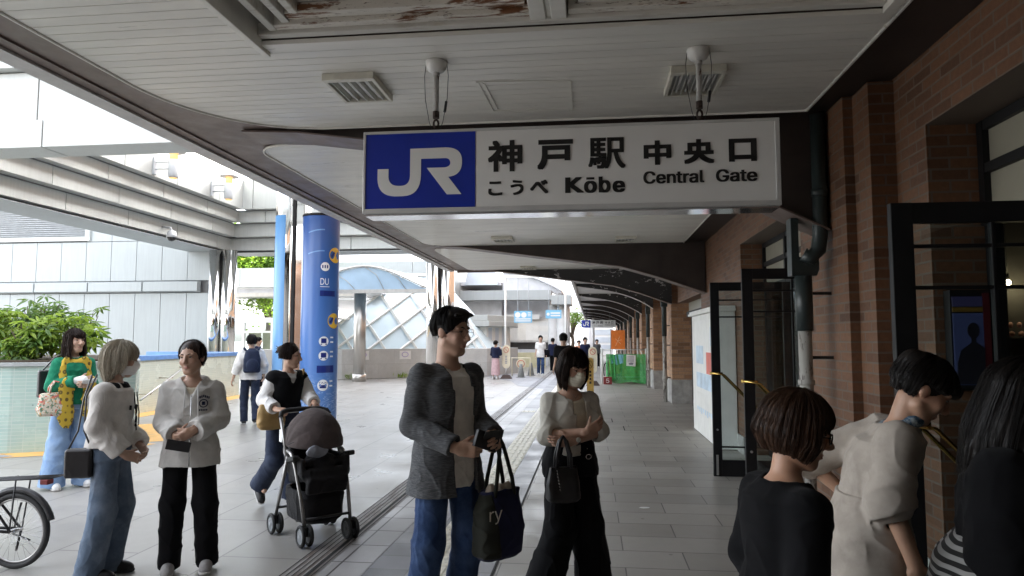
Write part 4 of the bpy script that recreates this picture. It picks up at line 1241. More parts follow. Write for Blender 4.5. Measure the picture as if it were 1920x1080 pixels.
def pyr(u, v):                                              # sloping plane: u along the wall, v up the slope
    bx, by = -12.9 + u*.90, 28.4 + u*.44
    return Vector((bx - .25*v*.42, by + .9*v*.42, 1.0 + v*.86))
b = MB()
poly = [(.4, 0), (8.9, 0), (6.5, 4.3), (4.95, 4.3)]
b.add([pyr(u, v) for u, v in poly], [tuple(range(4))]); b.add([pyr(8.9, 0), pyr(9.6, 0) + Vector((0, 3, 0)), pyr(6.5, 4.3) + Vector((0, .6, 0)), pyr(6.5, 4.3)], [(0, 1, 2, 3)])
b.build('glass_slope', M['pglass'], PY_)
b = MB()
up = Vector((-.4, -.8, .5))
def inside(u, v):
    n = len(poly); return all((poly[(i+1) % n][0]-poly[i][0])*(v-poly[i][1]) - (poly[(i+1) % n][1]-poly[i][1])*(u-poly[i][0]) > -.02 for i in range(n))
def clipseg(a, c):
    pts = [(a[0]+(c[0]-a[0])*i/80, a[1]+(c[1]-a[1])*i/80) for i in range(81)]
    pts = [q for q in pts if inside(*q)]
    if len(pts) > 1: b.bar(pyr(*pts[0]) - Vector((0, .07, -.03)), pyr(*pts[-1]) - Vector((0, .07, -.03)), .11, .07, up)
for k in range(-5, 6):
    u0 = 3.35 + 1.45*k
    clipseg((u0-.98*1.7, 1.5-.89*1.7), (u0+.98*3.3, 1.5+.89*3.3))
    u0 = 3.85 + 1.45*k
    clipseg((u0+.5*.8, .55-.86*.8), (u0-.5*4.5, .55+.86*4.5))
for i in range(4): b.bar(pyr(*poly[i]) - Vector((0, .05, -.02)), pyr(*poly[(i+1) % 4]) - Vector((0, .05, -.02)), .13, .08, up)
b.build('lattice', M['board'], PY_)
# ---------------------------------------------------------------- white blocks behind
def block(name, x0, x1, y0, y1, z0, z1, label, m=None, parts=None):
    t = thing(name, label, 'building', ((x0+x1)/2, (y0+y1)/2, z0))
    b = MB(); b.box(x0, x1, y0, y1, z0, z1); b.build('wall', m or M['white'], t, bevel=.03)
    return t
OV = thing('overpass', 'white panelled overpass block behind the vaulted canopy', 'building', (-9, 40, 0))
b = MB(); panels_y(b, 38, 42, -20, -7.9, 4.15, 6.05, 3.0, .9); panels_x(b, -7.9, -9, 38, 60, 4.15, 6.05, 6.0); b.build('parapet', M['white2'], OV)
b = MB(); b.box(-20, -8.0, 38.1, 60, 6.06, 6.12); b.box(-20, -8.1, 38.2, 60, 3.9, 4.14); b.build('deck', M['greyroof'], OV)
for x in (-18, -12.5):
    b = MB(); b.tube([(x, 41, 0), (x, 41, 3.9)], .35, 14); b.build('support', M['concrete'], OV)
# kiosk with grille
KI = thing('kiosk', 'small white kiosk with barred windows and overhanging roof', 'kiosk', (-6, 36, 0))
b = MB(); b.prism([(-9.5, 33.4), (-5.2, 33.8), (-4.3, 35.6), (-4.5, 38), (-9.5, 38)], 'z', 0, 2.25); b.build('wall', M['board'], KI)
b = MB(); b.prism([(-9.8, 33.0), (-5.0, 33.4), (-3.9, 35.5), (-4.1, 38.3), (-9.8, 38.3)], 'z', 2.26, 2.52); b.prism([(-9.7, 33.1), (-5.1, 33.5), (-4.05, 35.5), (-4.2, 38.2), (-9.7, 38.2)], 'z', 2.53, 2.82); b.build('roof', M['white'], KI, bevel=.02)
b = MB(); b.add([(-6.9, 33.56, .75), (-5.5, 33.69, .75), (-5.5, 33.69, 2.12), (-6.9, 33.56, 2.12)], [(0,1,2,3)])
wo = b.build('window', M['winblue'], KI)
b = MB()
for k in range(9): b.tube([(-6.88+.17*k, 33.52+.0157*k, .75), (-6.88+.17*k, 33.52+.0157*k, 2.12)], .018, 4)
for k in range(8): b.tube([(-6.9, 33.51, .8+.18*k), (-5.5, 33.64, .8+.18*k)], .018, 4)
b.build('grille', M['louv'], wo)
b = MB()
for k in range(3):
    t0 = k*.30; xa, ya = -5.12+.9*t0, 33.95+1.8*t0
    b.add([(xa, ya, .3), (xa+.14, ya+.28, .3), (xa+.14, ya+.28, 2.2), (xa, ya, 2.2)], [(0,1,2,3)])
b.build('shutter_panel', M['winblue'], KI)
# shutter building with curved roof
SB = thing('shutter_building', 'station wing with curved grey roof, beam and half closed shutter', 'building', (-4, 44, 0))
b = MB(); b.box(-14, -2.6, 42.6, 52, 0, 1.0); b.box(-14, -5.6, 42.6, 52, 1.0, 4.2); b.box(-5.6, -2.6, 43.6, 52, 3.0, 4.2); b.build('wall', M['greyroof'], SB)
b = MB(); b.box(-14, -2.4, 40.8, 42.0, 3.98, 4.55); b.box(-2.395, -1.2, 40.8, 44, 3.70, 4.25); b.build('fascia_beam', M['white2'], SB)
b = MB()
rp = [(-5.4 + 3.6*i/10, 5.75 - 1.25*(i/10)**1.7) for i in range(11)]
for (xa, za), (xb, zb) in zip(rp, rp[1:]):
    b.add([(xa, 41, za), (xb, 41, zb), (xb, 52, zb), (xa, 52, za), (xa, 41, za+.12), (xb, 41, zb+.12), (xb, 52, zb+.12), (xa, 52, za+.12)], [(0,3,2,1),(4,5,6,7),(0,1,5,4),(1,2,6,5),(2,3,7,6),(3,0,4,7)])
b.prism([(x, z-.01) for x, z in rp] + [(-1.8, 4.4), (-5.4, 4.4)], 'y', 41.6, 41.7); b.box(-14, -5.45, 41.2, 52, 4.9, 5.1)
b.build('curved_roof', M['greyroof'], SB)
b = MB(); b.prism(arc(-6.6, 4.9, 1.0, 0, 180, 16, 1.5), 'y', 40.95, 41.15); b.build('arched_end', M['winblue'], SB)
b = MB()
for k in range(28): b.box(-5.55, -2.62, 42.8+.0, 42.84, 1.55+.05*k, 1.594+.05*k)
b.build('shutter', M['shutter'], SB)
b = MB(); b.box(-5.55, -2.62, 42.75, 42.87, 1.44, 1.55); b.build('shutter_rail', M['steel'], SB)
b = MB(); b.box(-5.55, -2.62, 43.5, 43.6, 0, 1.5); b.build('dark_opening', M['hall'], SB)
b = MB(); b.box(-5.3, -3.2, 42.2, 42.32, 2.85, 3.15); b.build('lit_panel', M['signwhite'], SB)
for x, r in ((-2.35, .32), (-1.75, .42)):
    b = MB(); b.tube([(x, 42.3, 0), (x, 42.3, 3.72)], r, 24); b.build('round_column', M['concrete'], SB)
b = MB(); b.box(-4.6, -2.7, 40.2, 40.45, .0, .85); b.build('low_counter', M['cream'], SB)
# hanging direction boards
def board(x0, x1, y, z0, z1, label, zt, two=False):
    t = thing('direction_sign', label, 'sign', ((x0+x1)/2, y, z0), 0, 'light blue direction signs')
    b = MB(); b.box(x0, x1, y, y+.12, z0, z1); b.build('sign_board', M['signcyan'], t)
    b = MB()
    h = z1-z0
    if two:
        for cx in (x0+.17, x0+.47): b.prism(arc(cx, z0+h*.66, .135, 0, 360, 14)[:-1], 'y', y-.012, y-.002)
        for k in range(3): b.box(x0+.66, x1-.05, y-.01, y-.002, z0+h*(.55+.13*k), z0+h*(.62+.13*k))
        for k in range(2): b.box(x0+.06, x1-.06, y-.01, y-.002, z0+h*(.10+.17*k), z0+h*(.20+.17*k))
    else:
        b.prism(arc(x0+.12, (z0+z1)/2, .075, 0, 360, 14)[:-1], 'y', y-.012, y-.002)
        for k in range(2): b.box(x0+.24, x1-.05, y-.01, y-.002, z0+h*(.25+.3*k), z0+h*(.42+.3*k))
    b.build('printed_mark', M['signwhite'], t)
    b = MB()
    for x in (x0+.2*(x1-x0), x1-.2*(x1-x0)): b.tube([(x, y+.06, z1), (x, y+.06, zt)], .02, 6)
    b.build('hanger_rod', M['lampwhite'], t)
board(-3.72, -2.86, 33, 2.42, 2.98, 'light blue direction sign with two white discs over the shutter', 4.6, True)
board(-2.2, -1.45, 33, 2.62, 3.02, 'small light blue direction sign right of the two disc sign', 4.6)
t = MB(); t.box(-4.2, -1.2, 33.0, 33.14, 4.6, 4.74); t.tube([(-1.25, 33.07, 0), (-1.25, 33.07, 4.6)], .05, 10); t.tube([(-4.15, 33.07, 0), (-4.15, 33.07, 4.6)], .05, 10)
tag(t.build('sign_gantry', M['board']), 'white pole gantry carrying the light blue signs', 'gantry')
# far apartment block and end of the street
AB = thing('apartment_block', 'tall white apartment block washed out in the distance', 'building', (-6, 122, 0))
b = MB(); b.box(-11.5, -1.2, 120, 135, 0, 13.2); b.build('wall', M['apart'], AB)
b = MB()
for k in range(8):
    for x in (-9.2, -5.9, -3.2): b.box(x, x+1.9, 119.9, 119.99, 1.6*k+.9, 1.6*k+1.5)
b.build('window_band', M['winblue'], AB)
b = MB()
for k in range(8): b.box(-10.6, -4.0, 119.0, 119.9, 1.6*k+.4, 1.6*k+.8)
b.build('balcony', M['apart'], AB)
t = block('street_building', 3.2, 12, 84, 100, 0, 9, 'pale building closing the far end of the colonnade', M['apart'])
b = MB()
for k in range(3): b.box(3.4, 11, 83.9, 83.98, 1+2.6*k, 2.4+2.6*k)
b.build('window_band', M['winblue'], t)
t = block('street_building', -.9, 2.2, 72, 80, 0, 4.4, 'low white shop front at the end of the passage', M['apart'])
b = MB()
for k in range(4): b.box(.1, 2.0, 71.93, 71.99, .5+.8*k, 1.05+.8*k)
b.build('window_band', M['winblue'], t)
b = MB(); b.box(-.3, .1, 71.9, 72, 0, 4.0); b.box(-.3, 2.2, 71.88, 71.95, 3.7, 4.2); b.build('dark_surround', M['greyroof'], t)
t = MB(); t.box(-3.2, .2, 58, 58.3, 3.9, 4.15); t.tube([(-3.1, 58.1, 0), (-3.1, 58.1, 3.9)], .12, 8); t.tube([(.1, 58.1, 0), (.1, 58.1, 3.9)], .12, 8)
tag(t.build('street_arch', M['concrete']), 'thin grey beam crossing the street far beyond the signs', 'arch')
# second station sign far down the colonnade
t = thing('station_sign', 'small distant white and blue station sign under the far canopy', 'sign', (.4, 42, 2.3))
b = MB(); b.box(-.62, 1.42, 42, 42.2, 2.33, 2.78); b.build('sign_box', M['signwhite'], t)
b = MB(); b.box(-.62, -.09, 41.985, 41.998, 2.33, 2.78); b.build('blue_panel', M['signblue'], t)
b = MB(); logo(b, -.54, -.17, 2.42, 2.69, 41.97, 41.983); b.build('logo', M['signwhite'], t)
b = MB(); PP = lambda u, v: (u, 41.985, v)
for i, ch in enumerate('神戸駅'): write(b, ch, .02+.24*i, .20+.24*i, 2.53, 2.72, PP, .02)
write(b, 'こうべ', .02, .30, 2.40, 2.47, PP); write(b, 'Kōbe', .36, .66, 2.40, 2.48, PP)
for i, ch in enumerate('中央口'): write(b, ch, .80+.18*i, .92+.18*i, 2.57, 2.70, PP, .02)
write(b, 'Central Gate', .78, 1.34, 2.46, 2.53, PP)
b.build('lettering', M['ink'], t)
b = MB()
for x in (-.3, 1.1): b.tube([(x, 42.1, 2.78), (x, 42.1, 3.44)], .025, 6)
b.build('hanger_rod', M['blackmetal'], t)

# ---------------------------------------------------------------- fence with green netting and what stands behind
FN = thing('barrier_fence', 'white tube barrier hung with green netting below the piers', 'fence', (1.1, 25.4, 0))
b = MB()
for x in (.36, 1.93): b.tube([(x, 25.4, 0), (x, 25.4, 1.28)], .028, 8)
for z in (.26, 1.24): b.tube([(.36, 25.4, z), (1.93, 25.4, z)], .016, 8)
b.tube([(.36, 25.4, .02), (.36, 29.5, .02), (.36, 29.5, 1.25), (.36, 25.4, 1.25)], .02, 6)
b.tube([(1.93, 25.38, .78), (1.72, 25.38, 1.24)], .012, 6)
b.build('rail', M['board'], FN)
def net_mat():
    m, nt, bs = new_mat('green mesh netting')
    wv = coord(nt, (1, 1, 1), (0, R(45), 0))
    ck = nd(nt, 'TexBrick', i_Vector=coord(nt, (1, 1, 1), (R(90), 0, 0)), i_Scale=1.0, i_Mortar_Size=.009, i_Brick_Width=.04, i_Row_Height=.04); ck.offset = 0
    n1 = noise(nt, coord(nt), 7, 4)
    nt.links.new(ramp(nt, n1, (.3, (.03, .34, .07)), (.7, (.10, .62, .18))), bs.inputs['Base Color'])
    al = nd(nt, 'Math', operation='MULTIPLY_ADD', i_0=ck.outputs[1], i_1=.55, i_2=.42)
    nt.links.new(al.outputs[0], bs.inputs['Alpha']); bs.inputs['Roughness'].default_value = .7
    return m
M['net'] = net_mat()
def drape(x0, x1, z0, z1, y, amp, seed):
    b = MB(); rnd = random.Random(seed); nx, nz = 22, 12; ph = rnd.uniform(0, 6)
    vs = []
    for j in range(nz+1):
        for i in range(nx+1):
            u, v = i/nx, j/nz
            vs.append((x0+(x1-x0)*u, y + amp*math.sin(u*17+ph+v*2) + amp*.6*math.sin(u*31+v*5), z0+(z1-z0)*v - .03*math.sin(u*9+ph)*(1-v)))
    b.add(vs, [(j*(nx+1)+i, j*(nx+1)+i+1, (j+1)*(nx+1)+i+1, (j+1)*(nx+1)+i) for j in range(nz) for i in range(nx)])
    b.cs = True
    return b
drape(.62, 1.92, .05, 1.08, 25.34, .02, 2).build('net', M['net'], FN, smooth=True)
drape(.5, .86, .12, 1.08, 25.30, .03, 4).build('net', M['net'], FN, smooth=True)
b = MB(); b.quad((1.22, 25.28, .66), (1.55, 25.28, .64), (1.56, 25.28, 1.04), (1.23, 25.28, 1.06)); po = b.build('notice_sheet', M['paper'], FN)
b = MB()
for k in range(5): b.quad((1.26, 25.275, .98-.045*k), (1.50, 25.275, .98-.045*k), (1.50, 25.275, .995-.045*k), (1.26, 25.275, .995-.045*k))
b.prism([(1.33, .70), (1.45, .70), (1.48, .76), (1.39, .78), (1.30, .75)], 'y', 25.272, 25.276)
M['greyink'] = mat('grey notice print', (.30, .29, .33), .6); b.build('printed_line', M['greyink'], po)
drape(.66, 1.12, .72, 1.06, 25.32, .015, 9).build('blue_sheet', M['cyan'], FN, smooth=True)
M['ochre'] = mat('ochre tarpaulin', (.45, .34, .06), .7, var=.35, vs=9, bump=.4, bs=14, bd=.03)
BX = thing('tarpaulin_bundle', 'ochre tarpaulin bundle behind the green netting', 'bundle', (1.2, 26, 0))
b = MB(); b.box(.62, 1.05, 25.75, 26.5, .35, .85); b.box(1.12, 1.75, 25.7, 26.6, .12, .95); b.build('tarpaulin', M['ochre'], BX, bevel=.06)
t = thing('number_block', 'dark red weight block marked 5 at the foot of the barrier', 'block', (.52, 25.2, 0))
M['maroon'] = mat('dark red weight', (.22, .03, .03), .5, var=.2, vs=12)
b = MB(); b.box(.40, .70, 25.05, 25.35, .0, .27); b.build('weight', M['maroon'], t, bevel=.015)
b = MB(); write(b, '5', .49, .60, .06, .21, lambda u, v: (u, 25.045, v)); b.build('numeral', M['paper'], t)
# parked bicycles behind the barrier
def small_bike(x, y, rz, label, col):
    t = thing('parked_bicycle', label, 'bicycle', (x, y, 0), rz, 'bicycles parked behind the barrier')
    for yy in (-.5, .5):
        b = MB(); b.tube([(0, yy+.32*math.cos(a*math.pi/10), .33+.32*math.sin(a*math.pi/10)) for a in range(20)], .02, 6, closed=True)
        for k in range(8): b.tube([(0, yy, .33), (0, yy+.31*math.cos(k*.785), .33+.31*math.sin(k*.785))], .003, 4)
        b.build('wheel', M['rubber'], t, world=False)
    b = MB(); b.tube([(0, .5, .33), (0, .1, .30), (0, .2, .78), (0, -.35, .72), (0, .1, .30)], .018, 6); b.tube([(0, -.5, .33), (0, -.36, .95)], .016, 6); b.tube([(0, .5, .33), (0, .2, .78), (0, .22, .86)], .014, 6)
    b.build('frame', col, t, world=False)
    b = MB(); b.tube([(-.27, -.22, 1.0), (-.2, -.38, 1.0), (0, -.38, .96), (.2, -.38, 1.0), (.27, -.22, 1.0)], .013, 6); b.build('handlebar', M['alu'], t, world=False)
    b = MB(); b.lathe([(.01, 0), (.08, .015), (.085, .04), (.04, .06)], (0, .26, .84), 10, sy=1.5); b.build('saddle', M['rubber'], t, world=False)
    b = MB()
    for k in range(4): b.tube([(-.15, -.72, .7+.06*k), (.15, -.72, .7+.06*k), (.15, -.46, .7+.06*k), (-.15, -.46, .7+.06*k)], .006, 4, closed=True)
    b.build('basket', M['alu'], t, world=False)
small_bike(.75, 28.2, R(20), 'parked bicycle at the left behind the green netting', M['alu'])
small_bike(1.25, 28.8, R(8), 'parked bicycle in the middle behind the green netting', M['blackmetal'])
small_bike(1.7, 29.4, R(-6), 'parked bicycle next to the drainpipes behind the netting', M['alu'])
t = thing('orange_banner', 'orange sheet hung on a frame before the far piers', 'banner', (1.25, 33, 0))
b = MB(); b.box(.90, 1.55, 33.0, 33.03, 1.12, 2.05); b.build('sheet', M['orangesheet'], t)
b = MB(); b.tube([(.88, 33.05, 0), (.88, 33.05, 2.1), (1.57, 33.05, 2.1), (1.57, 33.05, 0)], .02, 6); b.build('frame', M['alu'], t)
b = MB(); b.bar((1.1, 32.99, 1.3), (1.3, 32.99, 1.75), .02, .005, (0, 1, 0)); b.bar((1.18, 32.99, 1.55), (1.4, 32.99, 1.6), .02, .005, (0, 1, 0)); b.bar((1.1, 32.99, 1.65), (1.35, 32.99, 1.4), .02, .005, (0, 1, 0))
M['paleorange'] = mat('pale orange print', (.95, .55, .30), .6); b.build('printed_mark', M['paleorange'], t)

# ---------------------------------------------------------------- sign posts, cones
def flat_post(x, y, h, w_, label, col):
    t = thing('signpost', label, 'signpost', (x, y, 0), 0, 'rounded no-cycling signposts')
    b = MB(); r = w_/2
    o = arc(x, h-r, r, 0, 180, 10) + arc(x, r+.42, r, 180, 360, 10)
    b.prism(o, 'y', y-.03, y+.03); b.build('sign_plate', col, t, bevel=.01)
    b = MB(); b.tube([(x+.30*w_*math.cos(a*.4), y-.035, h-r*1.15+.30*w_*1.1*math.sin(a*.4)) for a in range(16)], .012, 5, closed=True); b.bar((x-.2*w_, y-.036, h-r*1.15+.2*w_), (x+.2*w_, y-.036, h-r*1.15-.2*w_), .018, .006, (0, 1, 0))
    M.setdefault('redring', mat('red prohibition ring', (.55, .16, .10), .5)); b.build('ring_mark', M['redring'], t)
    b = MB()
    for k in range(5): b.box(x-.04, x+.04, y-.036, y-.031, .62+.07*k, .66+.07*k)
    b.build('lettering', M['greyink'], t)
    b = MB(); b.tube([(x, y, .1), (x, y, .45)], .025, 8); b.build('stem', M['stainless'], t)
    b = MB(); b.add([(x-.24, y-.24, 0), (x+.24, y-.24, 0), (x+.24, y+.24, 0), (x-.24, y+.24, 0), (x-.13, y-.13, .16), (x+.13, y-.13, .16), (x+.13, y+.13, .16), (x-.13, y+.13, .16)], [(0,3,2,1),(4,5,6,7),(0,1,5,4),(1,2,6,5),(2,3,7,6),(3,0,4,7)]); b.build('foot', M['rust'], t)
M['cream_sign'] = mat('cream sign plastic', (.72, .66, .50), .5)
flat_post(-3.52, 28.3, 1.38, .34, 'tall cream rounded signpost beside the woman in navy', M['cream_sign'])
flat_post(.02, 24.5, 1.35, .30, 'pale rounded signpost left of the white barrier', M['cream_sign'])
t = thing('yellow_signpost', 'slim yellow rounded no-cycling post behind the masked woman', 'signpost', (-.05, 17.5, 0))
b = MB(); o = arc(-.05, 1.07, .085, 0, 180, 12) + arc(-.05, .13, .085, 180, 360, 12); b.prism(o, 'y', 17.46, 17.54); b.build('post_body', M['plastic_y'], t, bevel=.03)
b = MB(); b.tube([(-.05+.05*math.cos(a*.4), 17.452, .98+.09*math.sin(a*.4)) for a in range(16)], .006, 5, closed=True); b.bar((-.08, 17.45, 1.03), (-.02, 17.45, .93), .012, .004, (0, 1, 0))
for k in range(4): b.box(-.075, -.025, 17.452, 17.459, .50+.09*k, .56+.09*k)
b.build('printed_mark', M['rust'], t)
b = MB(); b.lathe([(.14, 0), (.13, .03), (.05, .06)], (-.05, 17.5, 0), 16); b.build('foot', M['rubber'], t)
def cone(x, y, label):
    t = thing('traffic_cone', label, 'cone', (x, y, 0), 0, 'grey cones by the granite wall')
    b = MB(); b.lathe([(.15, .03), (.06, .55), (.045, .58)], (x, y, 0), 16); b.build('cone_body', M['cone'], t)
    b = MB(); b.box(x-.19, x+.19, y-.19, y+.19, 0, .03); b.build('cone_base', M['cone'], t)
cone(-4.75, 29.0, 'grey cone left of the woman in navy'); cone(-3.0, 29.2, 'grey cone just right of the cream signpost'); cone(-2.72, 30.8, 'grey cone nearest the man in a white shirt')
t = thing('bicycle_notice', 'low cream round notice stand between the grey cones', 'sign', (-3.2, 30.2, 0))
b = MB(); b.tube([(-3.5, 30.2, 0), (-3.5, 30.2, .8), (-2.7, 30.2, .8), (-2.7, 30.2, 0)], .03, 8); b.build('hoop', M['cream_sign'], t)
b = MB(); b.prism(arc(-3.1, .55, .22, 0, 360, 20)[:-1], 'y', 30.16, 30.2); b.build('disc', M['cream_sign'], t)
b = MB(); b.tube([(-3.1+.15*math.cos(a*.4), 30.15, .55+.15*math.sin(a*.4)) for a in range(16)], .016, 5, closed=True); b.build('ring_mark', M['redring'], t)
# ---------------------------------------------------------------- figures: smooth solids grown on a distance grid
class Grid:
    def __init__(s, lo, hi, h):
        s.h = h; s.lo = np.array(lo, float) - 2*h
        s.n = np.ceil((np.array(hi, float) - s.lo)/h).astype(int) + 3
        s.ax = [s.lo[i] + h*np.arange(s.n[i]) for i in range(3)]
        s.g = np.full(s.n, .25, np.float32)
    def win(s, lo, hi, pad):
        sl = []
        for i in range(3):
            a = max(0, int((lo[i]-pad-s.lo[i])/s.h)); b = min(s.n[i], int((hi[i]+pad-s.lo[i])/s.h)+2)
            if b - a < 1: return None
            sl.append(slice(a, b))
        P = (s.ax[0][sl[0]][:, None, None].astype(np.float32), s.ax[1][sl[1]][None, :, None].astype(np.float32), s.ax[2][sl[2]][None, None, :].astype(np.float32))
        return tuple(sl), P
    def add(s, p, k=.02):
        w_ = s.win(p[0], p[1], k + 3*s.h)
        if w_ is None: return
        d = p[2](*w_[1]); a = s.g[w_[0]]
        if k > 0:
            h = np.clip(.5 + .5*(a-d)/k, 0, 1); s.g[w_[0]] = a*(1-h) + d*h - k*h*(1-h)
        else: s.g[w_[0]] = np.minimum(a, d)
    def sub(s, p, k=.006):
        w_ = s.win(p[0], p[1], k + 3*s.h)
        if w_ is None: return
        d = -p[2](*w_[1]); a = s.g[w_[0]]
        h = np.clip(.5 - .5*(a-d)/k, 0, 1); s.g[w_[0]] = a*(1-h) + d*h + k*h*(1-h)
    def cut(s, p, n):
        """keep the side that n points away from"""
        n = np.array(n, float); n /= np.linalg.norm(n)
        d = ((s.ax[0]-p[0])*n[0])[:, None, None] + ((s.ax[1]-p[1])*n[1])[None, :, None] + ((s.ax[2]-p[2])*n[2])[None, None, :]
        s.g = np.maximum(s.g, d.astype(np.float32))
    def like(s):
        q = Grid.__new__(Grid); q.h, q.lo, q.n, q.ax = s.h, s.lo, s.n, s.ax; q.g = np.full(s.n, .25, np.float32); return q
    def join(s, o, k=.015):
        h = np.clip(.5 + .5*(s.g-o.g)/k, 0, 1); s.g = o.g*h + s.g*(1-h) - k*h*(1-h)
    def displace(s, f, band=.03):
        i, j, k = np.where(np.abs(s.g) < band)
        if len(i): s.g[i, j, k] += f(s.ax[0][i], s.ax[1][j], s.ax[2][k]).astype(np.float32)
    def mesh(s, name, color=None):
        g = s.g; sg = g < 0
        c = np.zeros(np.array(g.shape)-1, np.int8)
        for a in (0, 1):
            for b in (0, 1):
                for d in (0, 1): c += sg[a:g.shape[0]-1+a, b:g.shape[1]-1+b, d:g.shape[2]-1+d]
        act = (c > 0) & (c < 8)
        I, J, K = np.where(act)
        idx = np.full(act.shape, -1, np.int32); idx[I, J, K] = np.arange(len(I))
        acc = np.zeros((len(I), 3)); cnt = np.zeros(len(I))
        cs = [(a, b, d) for a in (0, 1) for b in (0, 1) for d in (0, 1)]
        val = {q: g[I+q[0], J+q[1], K+q[2]] for q in cs}
        for q in cs:
            for ax in range(3):
                if q[ax] == 0:
                    r = list(q); r[ax] = 1; r = tuple(r)
                    v0, v1 = val[q], val[r]; m = (v0 < 0) != (v1 < 0)
                    t = v0[m]/(v0[m]-v1[m])
                    for x in range(3): acc[m, x] += q[x] + (t if x == ax else 0)
                    cnt[m] += 1
        V = (np.stack([I, J, K], 1) + acc/np.maximum(cnt, 1)[:, None])*s.h + s.lo
        F = []
        for ax in range(3):
            u, v = [(1, 2), (2, 0), (0, 1)][ax]
            sl0 = [slice(None)]*3; sl1 = [slice(None)]*3
            sl0[ax] = slice(0, -1); sl1[ax] = slice(1, None)
            A, B = sg[tuple(sl0)], sg[tuple(sl1)]
            e = np.stack(np.where(A != B), 1)
            e = e[(e[:, u] > 0) & (e[:, v] > 0) & (e[:, u] < act.shape[u]) & (e[:, v] < act.shape[v]) & (e[:, ax] < act.shape[ax])]
            def at(du, dv):
                q = e.copy(); q[:, u] -= du; q[:, v] -= dv
                return idx[q[:, 0], q[:, 1], q[:, 2]]
            quad = np.stack([at(1, 1), at(0, 1), at(0, 0), at(1, 0)], 1)
            fl = ~A[e[:, 0], e[:, 1], e[:, 2]]
            quad[fl] = quad[fl][:, ::-1]
            F.append(quad)
        F = np.concatenate(F); F = F[(F >= 0).all(1)]
        me = bpy.data.meshes.new(name)
        me.vertices.add(len(V)); me.vertices.foreach_set('co', V.astype(np.float32).ravel())
        me.loops.add(len(F)*4); me.loops.foreach_set('vertex_index', F.astype(np.int32).ravel())
        me.polygons.add(len(F)); me.polygons.foreach_set('loop_start', np.arange(0, len(F)*4, 4, dtype=np.int32))
        me.polygons.foreach_set('loop_total', np.full(len(F), 4, np.int32))
        me.update(calc_edges=True); me.validate()
        me.polygons.foreach_set('use_smooth', np.ones(len(me.polygons), bool))
        if color:
            at_ = me.color_attributes.new('tone', 'FLOAT_COLOR', 'POINT')
            co = np.empty(len(me.vertices)*3, np.float32); me.vertices.foreach_get('co', co)
            at_.data.foreach_set('color', np.c_[color(co.reshape(-1, 3)), np.ones(len(co)//3)].astype(np.float32).ravel())
        return me

A3 = lambda p: np.array(p, float)
def cone(a, b, ra, rb, flat=None):
    """tapered limb; flat=(direction, factor) squeezes it along a direction"""
    a, b = A3(a), A3(b); ab = b-a; L2 = max(ab@ab, 1e-9); r = max(ra, rb)
    def f(X, Y, Z):
        px, py, pz = X-a[0], Y-a[1], Z-a[2]
        if flat is not None:
            n = A3(flat[0]); n = n/np.linalg.norm(n); q = (px*n[0]+py*n[1]+pz*n[2])*(1/flat[1]-1)
            px, py, pz = px+n[0]*q, py+n[1]*q, pz+n[2]*q
        t = np.clip((px*ab[0]+py*ab[1]+pz*ab[2])/L2, 0, 1)
        d = np.sqrt((px-t*ab[0])**2+(py-t*ab[1])**2+(pz-t*ab[2])**2) - (ra+(rb-ra)*t)
        return d*(flat[1] if flat is not None else 1)
    return np.minimum(a, b)-r, np.maximum(a, b)+r, f
def ell(c, r, Rm=None):
    c, r = A3(c), A3(r); Rm = np.eye(3) if Rm is None else Rm
    def f(X, Y, Z):
        x, y, z = X-c[0], Y-c[1], Z-c[2]
        u = [x*Rm[0, i]+y*Rm[1, i]+z*Rm[2, i] for i in range(3)]
        k0 = np.sqrt(sum((u[i]/r[i])**2 for i in range(3))); k1 = np.sqrt(sum((u[i]/r[i]**2)**2 for i in range(3))) + 1e-6
        return k0*(k0-1)/k1
    e = np.sqrt(((Rm*r)**2).sum(1))
    return c-e, c+e, f
def rbox(c, h, r, Rm=None):
    c, h = A3(c), A3(h); Rm = np.eye(3) if Rm is None else Rm
    def f(X, Y, Z):
        x, y, z = X-c[0], Y-c[1], Z-c[2]
        q = [np.abs(x*Rm[0, i]+y*Rm[1, i]+z*Rm[2, i]) - (h[i]-r) for i in range(3)]
        return np.sqrt(sum(np.maximum(v, 0)**2 for v in q)) + np.minimum(np.maximum(np.maximum(q[0], q[1]), q[2]), 0) - r
    e = np.abs(Rm) @ h
    return c-e, c+e, f
def loft(secs, p=2.3):
    """stack of oval sections (z, cx, cy, rx, ry)"""
    S = np.array(sorted(secs), float); z = S[:, 0]
    def f(X, Y, Z):
        cx, cy, rx, ry = [np.interp(Z, z, S[:, i]) for i in (1, 2, 3, 4)]
        k = ((np.abs(X-cx)/rx)**p + (np.abs(Y-cy)/ry)**p)**(1/p)
        d = (k-1)*np.minimum(rx, ry)
        return np.maximum(np.maximum(d, Z-z[-1]), z[0]-Z)
    lo = A3([(S[:, 1]-S[:, 3]).min(), (S[:, 2]-S[:, 4]).min(), z[0]]); hi = A3([(S[:, 1]+S[:, 3]).max(), (S[:, 2]+S[:, 4]).max(), z[-1]])
    return lo, hi, f
def rotm(yaw=0, pitch=0, roll=0):
    a, b, c = R(yaw), R(pitch), R(roll)
    Rz = np.array([[math.cos(a), -math.sin(a), 0], [math.sin(a), math.cos(a), 0], [0, 0, 1]])
    Rx = np.array([[1, 0, 0], [0, math.cos(b), -math.sin(b)], [0, math.sin(b), math.cos(b)]])
    Ry = np.array([[math.cos(c), 0, math.sin(c)], [0, 1, 0], [-math.sin(c), 0, math.cos(c)]])
    return Rz @ Rx @ Ry
